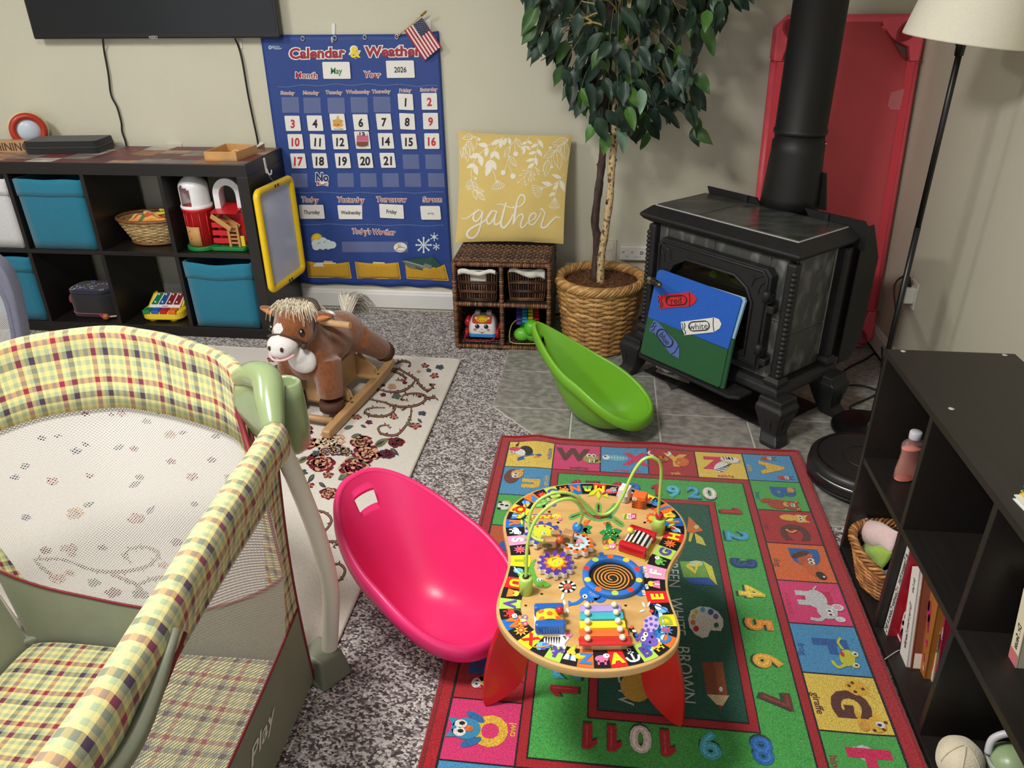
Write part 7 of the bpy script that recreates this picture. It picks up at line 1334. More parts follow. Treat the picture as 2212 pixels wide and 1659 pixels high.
# two roller boxes
def roller(c4, c_end, c_base, stripes, name, nub):
    A_,B_2,C_,D_ = [T6(x,y,0) for x,y in c4]; u = (B_2-A_).normalized(); L = (B_2-A_).length; v = (D_-A_); v = (v-u*v.dot(u)); Wd = v.length; v.normalize(); MX = frame2d(A_,u,v)
    b = MB(c_base); b.M = MX; b.box((0,0,.0006),(L,Wd,.003)); base = b.build(name, MATTE(), tb)
    for e in (0,1): b = MB(c_end); b.M = MX; y0 = e*(Wd-.015); b.box((0,y0,.003),(L,y0+.015,.027)); b.build('end_block', mat('bead_lacquer', None, .2, coat=.4), base, bevel=.004)
    R_ = .016; b = MB(); b.M = MX; n = 24; segs = 18
    b.grid(lambda p_,q_: (L*(.06+.88*0)+L*.88*p_, Wd/2+(Wd/2-.016)*(2*q_-1), .0155+.0115*math.sin(PI*p_)**.6), 2*len(stripes)*2+1, 6, colf=lambda p_,q_: stripes[int(p_*len(stripes)*.999)])
    b.build('roller', mat('bead_lacquer', None, .2, coat=.4), base)
    return MX, L, Wd, base
SW = [W_,K_]*5+[W_]
MX,L,Wd,base = roller([(1352,985),(1625,1075),(1718,895),(1478,790)],S(200,28,40),S(236,206,60),SW,'stripe_roller',None); b = MB(S(226,216,80)); b.M = MX; b.ball((L*.16,Wd*.62,.031),(.0075,.0075,.0065),14); b.build('roller_knob', PLASTIC(), base)
MX,L,Wd,base = roller([(535,1818),(838,1812),(790,1560),(495,1588)],S(34,100,190),S(236,232,226),[TY_]*6,'dot_roller',None)
b = MB(); b.M = MX; b.map = lambda x,y,l: (L*x,Wd*y,.0155+.0118*math.sin(PI*max(0,min(1,(x-.06)/.88)))**.6+.0006); [b.ell(x,y,.10,.085,TO_,0,n=12) for x,y in ((.22,.34),(.22,.66),(.5,.5),(.78,.34),(.78,.66))]; stuff(b.build('dot_print', PAPER(), base))
b = MB(S(200,36,40)); b.M = MX; b.ball((L*.84,Wd*.55,.031),(.0075,.0075,.008),14); b.build('roller_knob', PLASTIC(), base)
# xylophone
XB = [((982,388),(1384,380),34,S(178,158,222)),((980,463),(1408,456),36,S(66,182,200)),((978,548),(1430,542),40,S(246,226,50)),((974,630),(1456,626),40,S(240,112,52)),((968,715),(1484,706),44,S(204,44,44))]
b = MB(S(214,182,134)); P = [T7(x,y,0) for x,y in ((1030,800),(1450,800),(1380,400),(1040,400))]; 
for (i0,i1) in ((0,3),(1,2)): q0,q1 = P[i0],P[i1]; d = (P[1]-P[0]).normalized()*.012*(1 if i0==0 else -1); b.hexa([q0+Vector((0,0,.0006)),q0+d+Vector((0,0,.0006)),q1+d+Vector((0,0,.0006)),q1+Vector((0,0,.0006)),q0+Vector((0,0,.016)),q0+d+Vector((0,0,.016)),q1+d+Vector((0,0,.016)),q1+Vector((0,0,.016))])
q0,q1 = P[0],P[1]; dv = (P[3]-P[0]).normalized()*.008; b.hexa([q0+Vector((0,0,.0006)),q1+Vector((0,0,.0006)),q1+dv+Vector((0,0,.0006)),q0+dv+Vector((0,0,.0006)),q0+Vector((0,0,.015)),q1+Vector((0,0,.015)),q1+dv+Vector((0,0,.015)),q0+dv+Vector((0,0,.015))]); xy = b.build('xylophone_base', WOODC(), tb)
for (x0,y0),(x1,y1),h,c in XB:
    A_,B_2 = [at(1040+x/4.608,1230+y/4.608,2,TZ+.019) for x,y in ((x0,y0),(x1,y1))]; u = (B_2-A_).normalized(); v = Vector((-u.y,u.x,0)); hw = .0093; b = MB(c); pr2 = [(-hw,.0165),(-hw*.92,.019),(-hw*.4,.021),(hw*.4,.021),(hw*.92,.019),(hw,.0165)]
    I = [[b.V((q+v*p_[0]).to_2d().to_3d()+Vector((0,0,TZ+p_[1]))) for p_ in pr2] for q in (A_,B_2)]; [b.F((I[0][k],I[0][(k+1)%6],I[1][(k+1)%6],I[1][k])) for k in range(6)]; b.F(I[0]); b.F(I[1][::-1]); o = b.build('xylophone_bar', mat('painted_metal_bar', None, .3, spec=.6), tb)
    for f in (.17,.84): q = A_.lerp(B_2,f); MB(S(238,228,204)).lathe([(.0022,.019),(.0022,.023),(.0052,.024),(.006,.028),(.004,.031),(.001,.0316)],14,(q.x,q.y,TZ)).build('peg', MATTE(), o)
# animal blocks in the slots
def block(nm, P, z0, z1, col, stripes, face=None):
    Q = [at(1040+x/4.608,980+y/4.608,2,TZ+z0) for x,y in P]; b = MB(col); b.prism([(q.x,q.y) for q in Q],TZ+z0,TZ+z1); o = b.build(nm, MATTE(), tb, bevel=.002)
    a,c = Q[0],Q[1]; nn = Vector((c.y-a.y,-(c.x-a.x),0)).normalized(); b = MB(); b.map = lambda x,y,l: a.lerp(c,x)+Vector((0,0,(z1-z0)*y))+nn*(.0006+.0004*l)
    stripes(b); b.build('face_print', PAPER(), o); return o,Q
def st_t(b): [b.poly([(.05,.1+.16*k),(.6,.14+.16*k),(.05,.2+.16*k)],K_,0) for k in range(4)]; [b.poly([(.98,.1+.16*k),(.5,.14+.16*k),(.98,.2+.16*k)],K_,0) for k in range(4)]; b.ell(.2,.8,.2,.16,W_,1); [b.ell(x,.84,.05,.06,TY_,2) for x in (.12,.28)]; b.ell(.2,.72,.05,.04,S(200,40,60),2)
block('tiger_block',[(1490,540),(1625,560),(1650,500),(1520,475)],.0006,.034,S(240,110,40),st_t)
def st_z(b): [b.poly([(.45,.05+.1*k),(1.,.1+.1*k),(1.,.04+.1*k)],K_,0) for k in range(5)]
block('zebra_block',[(1355,480),(1450,500),(1490,440),(1395,410)],.0006,.036,S(234,230,222),st_z)
for P,h in (([(570,940),(740,945),(760,900),(600,880)],.026),([(700,880),(790,880),(770,840),(690,840)],.030),([(800,880),(905,905),(925,850),(830,820)],.030)):
    block('animal_block',P,.017,.017+h*.75,S(198,150,100),lambda b: (b.ell(.5,.4,.3,.3,S(110,90,60),0),b.ell(.6,.5,.14,.16,S(60,90,60),1)))
b = MB(S(200,90,40)); b.ball(tuple(at(1040+780/4.608,980+860/4.608,2,TZ+.03)),.009,12); b.build('bead', PLASTIC(), tb)
b = MB(); b.map = T6
for x,y in ((675,578),(763,684),(1625,684),(600,1395),(440,1510),(1435,1510)): b.ell(x,y,15,9,S(150,140,130),2,n=10); b.ell(x,y,8,5,S(90,84,80),3,n=8)
stuff(b.build('screw_head', METALC(), top))
# ================================================================== cream floral rug
FQ = [Vector((-.80,-.506,0)),Vector((.895,-.559,0)),Vector((.873,-2.199,0)),Vector((-.82,-2.146,0))]
fr = thing('floral_rug', 'cream rug with maroon and green floral scrolls under the rocking horse', 'rug', (.04,-1.35,0))
b = MB(S(212,206,198)); fp = lambda u,v,z=.011: FQ[0].lerp(FQ[1],u).lerp(FQ[3].lerp(FQ[2],u),v)+Vector((0,0,z))
b.grid(lambda u,v: fp(u,v), 30, 30); b.grid(lambda u,v: fp(u,v,.004), 3, 3); b.build('rug_pile', mat('cream_pile', None, .95, var=.12, vs=300, bump=.7, bs=350, sheen=.3, spec=.1), fr)
b = MB(S(204,196,186)); Q = rrect(0,0,1,1,.012,4); b.tube([fp(x,y,.0068) for x,y in Q],.0065,8,closed=True); b.build('bound_edge', CLOTH(), fr)
FL_ = lambda u,v,l: (lambda p: Vector((p.x,p.y,.0113+.0004*l)))(at(u,v,2,.0113))
F8,F3,F5,FM,FM2 = cropmap(580,640,5.027,FL_),cropmap(420,780,5.027,FL_),cropmap(680,980,3.606,FL_),cropmap(0,700,3.3515,FL_),cropmap(0,1164,3.3515,FL_)
MA,BRN,TAN2,NV,OL,GRY,PE = S(112,38,48),S(84,58,54),S(176,146,112),S(62,62,84),S(112,112,78),S(84,98,98),S(196,152,124)
FPM = mat('woven_rug_print', None, .95, var=.35, vs=260, bump=.5, bs=380, spec=.1)
random.seed(17)
def scroll(mp, pts, w_=26): 
    b = MB(); b.map = mp; b.rib(pts,w_,BRN,1,taper=lambda t:.35+.65*math.sin(PI*min(1,.12+.88*t))); b.rib(pts,w_*.16,TAN2,2.6); P = spl([Vector((*p_,0)) for p_ in pts],7)
    for q_ in P[2:-1:2]: a = random.uniform(0,6.3); leafshape(b,q_.x,q_.y,w_*random.uniform(.9,1.5),w_*.24,a,True,1.6,random.choice((BRN,MA,BRN,S(66,44,44))))
    b.build('scroll_print', FPM, fr)
for P in ([(1255,795),(1400,790),(1520,850),(1600,900),(1640,960),(1700,1015),(1760,1010),(1790,960),(1740,950)],[(1600,900),(1560,960),(1480,1020),(1380,1040),(1260,1030),(1180,1000)],[(1300,800),(1400,830),(1470,870),(1480,910),(1380,910)],[(1100,1120),(1250,1150),(1360,1190),(1500,1200),(1620,1180),(1700,1130),(1700,1080),(1600,1055),(1480,1070),(1450,1110),(1520,1140)],[(1710,1120),(1780,1100),(1830,1110)],[(1340,1170),(1370,1230),(1300,1290),(1200,1305),(1090,1290),(1050,1250),(1100,1215),(1250,1210)],[(1550,1210),(1540,1320),(1480,1420),(1400,1500),(1300,1510),(1210,1480),(1200,1420),(1280,1400),(1320,1440)],[(1370,740),(1450,705),(1530,720),(1540,770)]): scroll(F8,P,28)
for P in ([(0,440),(80,460),(130,520),(80,600),(20,610)],[(50,740),(100,690),(170,690),(140,730)],[(70,940),(120,880),(190,860),(235,910),(200,980),(120,1000),(90,960)]): scroll(F5,P,22)
for P in ([(240,150),(450,150),(650,220),(800,240),(950,230),(1080,190),(1150,110),(1060,60),(950,70),(890,130),(960,170)],[(800,260),(920,300),(1010,350),(1060,430)],[(1000,330),(1150,280),(1300,290)],[(250,160),(330,230),(420,290)]): scroll(FM2,P,26)
def bloom2(mp, x, y, r, c1, c2, n=6, l=3, rot=0.):
    b = MB(); b.map = mp; sq_ = .62; n = 8 if r > 60 else 5
    for ring,(rr,pw,c) in enumerate(((.66,.40,c1),(.58,.26,c2),(.34,.30,c1),(.28,.17,c2),(.0,.16,c1))):
        for k in range(n if rr else 1):
            a = 2*PI*k/n+rot+ring*.5+random.uniform(-.25,.25); q = rr*random.uniform(.85,1.15); b.poly([(x+r*(q*math.cos(a)+pw*random.uniform(.7,1.2)*math.cos(t)),y+r*sq_*(q*math.sin(a)+pw*random.uniform(.7,1.2)*math.sin(t))) for t in [2*PI*j_/9 for j_ in range(9)]],c,l+ring*.7)
    b.build('flower_print', FPM, fr)
def fleaf(mp, x, y, L, a, c, l=2.5): 
    b = MB(); b.map = mp; leafshape(b,x,y,L,L*.2,a,True,l,c); leafshape(b,x+L*.1*math.cos(a),y+L*.1*math.sin(a),L*.6,L*.07,a,True,l+1,OL if c!=OL else NV); b.build('leaf_print', FPM, fr)
for x,y,r,c1,c2 in ((1180,750,110,MA,TAN2),(1200,880,150,MA,PE),(1460,880,170,PE,S(208,198,180)),(1810,880,120,MA,TAN2),(1420,980,80,NV,PE),(1540,960,110,NV,PE),(1640,985,80,NV,TAN2),(1880,1015,160,MA,PE),(1370,1110,160,MA,PE),(1720,1165,170,PE,MA),(2100,1010,90,NV,MA),(1240,1350,60,MA,PE),(1450,1240,60,MA,TAN2),(1460,1440,100,MA,PE),(1320,1010,60,GRY,NV),(1180,1210,50,NV,GRY)): bloom2(F3,x,y,r,c1,c2,6,rot=x*.7)
for x,y,L,a,c in ((1380,800,120,.4,GRY),(1230,1040,150,2.6,OL),(1640,1080,170,-.2,OL),(1560,1290,190,-.5,GRY),(1950,930,190,-.5,OL),(2130,950,120,.7,NV),(1300,1230,120,2.2,NV),(1700,830,120,-.3,GRY),(1600,1330,140,.5,OL),(1350,1320,100,.6,NV),(1130,1060,150,2.9,GRY),(1580,1130,150,.8,OL),(1800,1090,130,.4,NV)): fleaf(F3,x,y,L,a,c)
for x,y,r,c1,c2 in ((1700,755,42,MA,TAN2),(1740,805,34,NV,GRY),(1860,772,46,GRY,NV),(1800,865,50,MA,PE),(1480,940,30,MA,MA),(1340,985,56,PE,TAN2),(1245,970,26,MA,MA),(1390,1085,56,GRY,OL),(1245,1072,34,MA,BRN),(1360,1310,50,MA,PE),(1670,1272,46,NV,GRY),(1600,1410,60,MA,PE),(1090,1370,40,MA,NV),(960,1312,50,MA,TAN2),(1380,1590,90,MA,BRN),(1640,1090,24,MA,MA),(1630,820,24,PE,PE),(380,1470,90,MA,PE),(30,690,46,MA,TAN2),(30,890,50,MA,PE),(120,920,60,BRN,TAN2)): bloom2(F8,x,y,r,c1,c2,5,rot=x)
for x,y,L,a,c in ((1490,1370,120,.5,GRY),(1620,1330,70,.8,NV),(1000,1400,70,.4,NV),(1440,1240,60,-.4,NV),(820,1440,110,-.3,GRY),(60,760,120,.2,BRN),(20,820,130,-.3,BRN)): fleaf(F8,x,y,L,a,c)
for x,y,r,c1,c2 in ((620,650,30,MA,BRN),(875,650,34,MA,PE),(1060,705,36,OL,GRY),(300,825,34,BRN,GRY),(550,920,40,NV,GRY),(970,905,32,MA,MA),(1230,802,52,PE,BRN),(1560,815,34,GRY,BRN),(1240,995,36,MA,BRN),(1530,985,36,MA,GRY),(180,1030,38,GRY,OL),(380,1140,48,MA,PE),(650,1100,32,MA,PE),(1010,1110,38,OL,GRY),(1390,1105,46,MA,PE),(1680,1115,56,OL,NV),(540,1370,70,PE,TAN2),(985,1410,62,MA,PE),(1410,1305,32,GRY,NV),(1640,1255,40,MA,PE),(1280,1580,46,MA,BRN),(190,1400,40,NV,GRY),(110,1110,36,GRY,NV),(740,1620,36,BRN,TAN2),(330,1640,40,MA,MA),(520,1620,44,BRN,PE)): bloom2(FM,x,y,r,c1,c2,5,rot=x)
for x,y,L,a,c in ((330,620,80,-.6,GRY),(780,650,60,.2,NV),(1130,650,70,-.5,OL),(390,815,60,-.1,GRY),(590,860,70,.4,NV),(900,880,90,2.8,GRY),(1290,790,70,-.1,NV),(930,1180,100,-.4,GRY),(600,1320,90,-.3,GRY),(1060,1380,90,-.8,NV)): fleaf(FM,x,y,L,a,c)
for x,y,r,c1,c2 in ((470,70,40,BRN,PE),(740,65,36,BRN,TAN2),(330,90,40,MA,BRN),(1180,190,40,MA,PE),(1250,225,36,PE,BRN),(1380,120,34,MA,MA),(520,110,36,PE,BRN),(420,290,60,PE,MA),(680,320,50,GRY,OL),(820,390,60,MA,BRN),(1010,400,60,GRY,BRN),(500,250,40,PE,BRN)): bloom2(FM2,x,y,r,c1,c2,5,rot=x)
# ================================================================== scoop rocker seats
def scoop(label, back, head, col, sc=1., W=.198, k1=.4, zf=.112, zr=.255, z0=.0):
    hd = Vector((*head,0)).normalized(); sd = Vector((-hd.y,hd.x,0)); O = Vector((*back,z0))+hd*.235*sc
    t = thing('scoop_rocker', label, 'rocker seat', tuple(O), group='scoop rocker seats')
    M0 = Matrix((hd,sd,Vector((0,0,1)))).transposed().to_4x4() @ Matrix.Scale(sc,4); M0.translation = O
    pm = mat('moulded_polyethylene_%s' % ('pink' if col[0] > .4 else 'green'), col, .36, var=.03, vs=9, bump=.05, bs=260, spec=.5)
    sg = lambda x,p: math.copysign(abs(x)**p,x)
    def rim(th, e=0.):
        c, s_ = math.cos(th), math.sin(th); a = (.262+e)*sg(c,.82); k = (1-c)/2; w_ = (W+e)*(1-k1*k**1.7)*sg(s_,.80); return a, w_
    def rimz(th): k = (1-math.cos(th))/2; return zf+zr*k**1.08
    ca = .02
    def surf(th, r, off=0.):
        a, w_ = rim(th); x = ca+(a-ca)*r; y = w_*r; zb = .016+(1.15 if x < 0 else .35)*x*x; z = zb+(rimz(th)-zb)*r**(2.9+.3*math.cos(th)); return Vector((x,y,z-off))
    b = MB(); b.M = M0; n, m_ = 96, 26; rs = [.03+.97*(k/(m_-1))**.8 for k in range(m_)]
    def hole(i, j): d = abs(i-n/2+.5); k = j-(m_-5); return d <= 3 and 0 <= k <= 1
    for off, flip in ((0.,False),(.008,True)):
        I = [[b.V(surf(2*PI*i/n,r,off)) for r in rs] for i in range(n)]; c0 = b.V((ca,0,.0161-off))
        for i in range(n):
            b.F((c0,I[(i+1)%n][0],I[i][0]),None,True)
            for j in range(m_-1):
                if hole(i,j): continue
                b.F((I[i][j],I[(i+1)%n][j],I[(i+1)%n][j+1],I[i][j+1]),None,True)
        (II if flip else IO)[:] = I if True else None
    for i in range(n):                                 # close the hole's walls between the two skins
        for j in range(m_-1):
            if not hole(i,j): continue
            for (i2,j2,e) in ((i-1,j,((i,j),(i,j+1))),(i+1,j,((i+1,j),(i+1,j+1))),(i,j-1,((i,j),(i+1,j))),(i,j+1,((i,j+1),(i+1,j+1)))):
                if not hole(i2%n,j2): (p,q),(p2,q2) = e; b.F((IO[p%n][q],IO[p2%n][q2],II[p2%n][q2],II[p%n][q]))
    b.build('seat_shell', pm, t)
    b = MB(); b.M = M0; pr = [(0,-.001),(.003,.006),(.010,.009),(.018,.005),(.022,-.006),(.024,-.034),(.020,-.037),(.016,-.012),(.004,-.012)]
    b.grid(lambda u,v: (lambda th,k: (rim(th,pr[k][0])[0],rim(th,pr[k][0])[1],rimz(th)+pr[k][1]))(2*PI*u,int(round(v*len(pr)))%len(pr)), 96, len(pr), cu=True, cv=True); b.build('rolled_rim', pm, t)
    return t
IO, II = [], []
scoop('lime green plastic scoop rocker seat on the tiles before the stove', (1.2786,-.9149), (.8475,-.5308), S(112,176,40), .8775, .1483, .6698, .1101, .262, .0062)
scoop('hot pink plastic scoop rocker seat beside the activity table', (.9086,-1.9424), (.8251,-.565), S(232,48,116), .9003, .1812, .2364, .1135, .2437, .009)
# ================================================================== rocking horse
HO = Vector((.452,-.975,.0125)); hf = Vector((-.19,-.98,0)).normalized(); hs = Vector((-hf.y,hf.x,0))   # f forwards, s towards the picture's right
HM = Matrix((hf,hs,Vector((0,0,1)))).transposed().to_4x4(); HM.translation = HO
ho = thing('rocking_horse', 'brown plush rocking horse with cream mane on tan rockers standing on the floral rug', 'rocking horse', tuple(HO), math.atan2(hf.y,hf.x))
FUR = mat('brown_plush_fur', S(132,78,44), .95, var=.22, vs=90, bump=.8, bs=330, sheen=.6, spec=.1, stretch=(1,1,.5)); WFUR = mat('white_plush_fur', S(232,230,230), .95, var=.04, vs=60, bump=.7, bs=330, sheen=.4, spec=.1)
def hb(): b = MB(); b.M = HM; return b
def blob(nm, mt, parts, vox=.007, it=6, parent=None):
    b = hb()
    for p in parts: (b.ball(p[0],p[1],16) if len(p) == 2 else b.tube(spl(p[0],5),p[1],14))
    o = b.build(nm, mt, parent or ho); md = o.modifiers.new('r','REMESH'); md.mode = 'VOXEL'; md.voxel_size = vox; md.use_smooth_shade = True; md = o.modifiers.new('s','SMOOTH'); md.iterations = it; md.factor = .5; return o
lin = lambda a,c: (lambda t: a+(c-a)*t)
blob('body', FUR, [((-.02,0,.235),(.15,.092,.088)),((-.14,0,.225),(.095,.098,.09)),((.075,0,.225),(.09,.088,.095)),([(.06,0,.26),(.10,0,.31),(.125,.0,.355)],lin(.078,.066),0),
    ([(.085,.068,.225),(.10,.078,.16),(.108,.080,.085)],lin(.056,.046),0),([(.085,-.068,.225),(.10,-.078,.16),(.108,-.080,.085)],lin(.056,.046),0),
    ([(-.16,.065,.205),(-.215,.095,.155),(-.27,.112,.105)],lin(.058,.040),0),([(-.16,-.065,.205),(-.215,-.095,.155),(-.27,-.112,.105)],lin(.058,.040),0)])
HD = Vector((.145,-.008,.375))
blob('head', FUR, [((.142,-.006,.378),(.070,.072,.066)),((.168,-.014,.352),(.054,.062,.052)),((.155,.036,.350),(.04,.036,.04)),((.155,-.05,.350),(.04,.036,.04))])
blob('muzzle', WFUR, [((.205,-.020,.325),(.050,.056,.040)),((.215,-.022,.312),(.042,.048,.034)),((.185,-.016,.292),(.042,.042,.026))],.006,5)
blob('chest_bib', WFUR, [((.152,.012,.245),(.030,.058,.052)),((.165,.002,.275),(.03,.046,.04))],.006,5)
b = hb(); b.tube(spl([(.232,-.062,.296),(.252,-.038,.288),(.256,-.018,.286),(.248,.012,.290),(.226,.034,.300)],5),.0042,8); tag_ = b.build('mouth', mat('pink_plush', S(232,180,188), .9, bump=.3, bs=200), ho)
for y in (.004,-.044): b = hb(); b.ball((.2495,y,.326),(.006,.0065,.009),10); b.build('nostril', mat('dark_thread', S(70,42,34), .8), ho)
for y,x in ((.052,.188),(-.072,.180)): b = hb(); b.ball((x,y,.372),(.012,.010,.0135),14); b.build('eye', mat('black_glass_eye', S(10,10,11), .08, coat=.6), ho); b = hb(); b.ball((x+.009,y+.004,.378),(.0028,.0028,.0028),8); b.build('eye_glint', WFUR, ho)
b = hb(); b.grid(lambda u,v: (.2165-.012*v-.015*abs(u-.5)**1.5+.001,-.034+.030*(u-.5)*1.6*(1-.85*abs(2*v-1)**2.2)+.012,.352+.05*v), 8, 10); b.build('blaze', WFUR, ho, solid=.008)
for y,s_ in ((.075,1),(-.082,-1)):
    b = hb(); b.grid(lambda u,v: (.128-.012*v+.006*math.sin(PI*u),y+s_*(.068*v),.402+.010*v-.010*v*v*s_*0-.034*(u-.5)*math.sin(PI*min(1,.25+v*.75))**.8+.004), 9, 9); o = b.build('ear', FUR, ho, solid=.011, sub=1)
    b = hb(); b.grid(lambda u,v: (.1365-.012*v+.006*math.sin(PI*u),y+s_*(.014+.044*v),.404+.010*v-.020*(u-.5)*math.sin(PI*min(1,.25+v*.75))**.8), 7, 7); b.build('inner_ear', mat('tan_plush', S(186,120,72), .9, bump=.4, bs=250), o, solid=.003)
LEATH = mat('brown_bridle_fabric', S(74,58,48), .7, var=.1, vs=60)
b = hb(); b.tube(spl([(.172,.052,.322),(.208,.036,.356),(.214,-.016,.366),(.206,-.068,.352),(.165,-.082,.322)],6),.0085,8,flat=.35); b.build('nose_strap', LEATH, ho)
for s_ in (1,-1): b = hb(); yy = lambda y: -.010+s_*y; b.tube(spl([(.180,yy(.058),.316),(.150,yy(.076),.336),(.122,yy(.080),.372),(.108,yy(.070),.415)],6),.0085,8,flat=.35); b.build('cheek_strap', LEATH, ho); b = hb(); b.ball((.185,yy(.060),.318),(.012,.01,.013),12); b.build('strap_knob', LEATH, ho)
b = hb(); b.tube(spl([(.105,.078,.425),(.085,.05,.45),(.082,0,.452),(.085,-.06,.445)],5),.008,8,flat=.35); b.build('brow_strap', LEATH, ho)
random.seed(12); b = hb(); CRM = [S(232,222,196),S(222,208,176),S(240,232,212),S(208,192,158)]
for k in range(520):
    a, r = random.uniform(0,2*PI), .046*math.sqrt(random.random()); x0,y0 = .118+r*math.cos(a)*.9, -.008+r*math.sin(a)*1.15; z0 = .435-.25*r*r/.046
    fwd = random.uniform(-.3,1.1); L = random.uniform(.03,.065); dx,dy = fwd*.62, (y0+.008)*9+random.uniform(-.5,.5)
    b.tube([(x0,y0,z0),(x0+dx*L*.45,y0+dy*L*.4,z0+L*.42),(x0+dx*L*1.0,y0+dy*L*.8,z0+L*.12),(x0+dx*L*1.2,y0+dy*L,z0-L*random.uniform(.15,.6))],lambda t:.0017-.0011*t,3,col=random.choice(CRM),caps=False)
for k in range(150):
    x = random.uniform(-.01,.10); y = random.uniform(-.03,.03); z = .325+.11*(x+.01)/.11; L = random.uniform(.03,.05); s_ = random.choice((1,-1)); b.tube([(x-.0,y,z),(x-.02,y+s_*L*.5,z+L*.4),(x-.03,y+s_*L,z-L*.2)],lambda t:.0017-.0011*t,3,col=random.choice(CRM),caps=False)
stuff(b.build('mane', mat('mane_yarn', None, .85, sheen=.3), ho))
b = hb(); random.seed(13)
for k in range(420):
    a = random.uniform(0,2*PI); r = .02*math.sqrt(random.random()); p = Vector((-.205,r*math.cos(a),.275+r*math.sin(a))); L = random.uniform(.07,.11); sy = random.uniform(-.7,.7); b.tube([p,p+Vector((-.25*L,sy*.4*L,.62*L)),p+Vector((-.6*L,sy*.7*L,.55*L)),p+Vector((-1.0*L,sy*L,.0*L+random.uniform(-.02,.01)))],lambda t:.0018-.0012*t,3,col=random.choice([S(206,200,186),S(222,216,204),S(186,176,158)]),caps=False)
stuff(b.build('tail', mat('mane_yarn', None, .85, sheen=.3), ho))
b = hb(); b.tube([(.03,-.135,.345),(.03,.150,.345)],.0125,14); b.build('handle_bar', mat('pale_birch', S(220,180,134), .4, var=.08, vs=30), ho)
b = hb(); b.tube(spl([(.06,.03,.405),(.02,.05,.372),(-.02,.055,.352),(-.045,.03,.352),(-.02,.0,.362),(.03,-.01,.385)],5),.0075,8); b.build('reins', mat('white_cord', S(228,232,238), .8, bump=.4, bs=200), ho)
HOOF = mat('dark_brown_suede', S(78,46,34), .8, var=.08, vs=60, bump=.2, bs=300)
for y in (.080,-.080): b = hb(); b.lathe([(.040,.030),(.046,.036),(.047,.055),(.043,.07)],20,(.108,y,0)); b.build('front_hoof', HOOF, ho)
for y in (.112,-.112): b = hb(); d = Vector((-.055,(.017 if y>0 else -.017),-.05)).normalized(); p = Vector((-.27,y,.105)); b.tube([p-d*.012,p+d*.002,p+d*.028,p+d*.036],lambda t:(.041,.044,.037,.016)[int(round(t*3))],16); b.build('hind_hoof', HOOF, ho)
RK = mat('tan_rocker_plastic', S(178,140,98), .42, var=.04, vs=20, bump=.05, bs=200)
for s_ in (1,-1):
    b = hb(); P = spl([(.262,.0175),(.225,.0175),(.17,.020),(.10,.026),(.0,.030),(-.10,.035),(-.19,.045),(-.26,.062)],4) if False else [(.262,.0015),(.25,.0),(.21,.0),(.12,.004),(.0,.008),(-.12,.014),(-.22,.026),(-.275,.042),(-.28,.048)]
    top = [.030,.034,.036,.040,.046,.052,.062,.074,.074]; y0 = s_*.137; I = []
    for (x,z),h in zip(P,top): I.append([b.V((x,y0-.0165,z)),b.V((x,y0+.0165,z)),b.V((x,y0+.0165,h)),b.V((x,y0-.0165,h))])
    for k in range(len(I)-1):
        for j in range(4): b.F((I[k][j],I[k][(j+1)%4],I[k+1][(j+1)%4],I[k+1][j]))
    b.F(I[0][::-1]); b.F(I[-1]); o = b.build('rocker_rail', RK, ho, bevel=.005, seg=2)
    for k in range(3): b = hb(); b.tube([(-.02,y0-.008+.008*k,.0470),(-.13,y0-.008+.008*k,.0530)],.0016,5); b.build('tread_rib', RK, o)
    for x,h in ((.06,.0438),(-.16,.0568)): b = hb(); b.lathe([(.0055,h),(.0055,h+.001),(.002,h+.0012)],10,(x,y0,0)); b.build('screw', mat('dark_screw', S(96,84,70), .4, metal=.6), o)
b = hb(); b.tube([(.185,-.125,.030),(.185,.125,.030)],.0125,12); b.build('foot_bar', RK, ho)
for x,z in ((.045,.0435),(-.165,.057)): b = hb(); b.cbox((x,0,z-.012),(.055,.245,.014)); b.build('cross_plate', RK, ho, bevel=.004)
b = hb(); b.prism([(x,y) for x,y in rrect(-.16,-.055,.09,.055,.03)],.04,.16); b.build('pedestal', RK, ho, bevel=.006)
for x in (.045,-.165):
    for s_ in (1,-1): b = hb(); b.M = HM @ Matrix.Translation((x,0,0)); P = [(s_*.05,.05),(s_*.125,.05),(s_*.118,.075),(s_*.085,.10),(s_*.05,.135)]; I = [[b.V((e,p[0],p[1])) for p in P] for e in (-.012,.012)]; b.F(I[0]); b.F(I[1][::-1]); [b.F((I[0][k],I[0][(k+1)%5],I[1][(k+1)%5],I[1][k])) for k in range(5)]; b.build('bracket', RK, ho, bevel=.004)
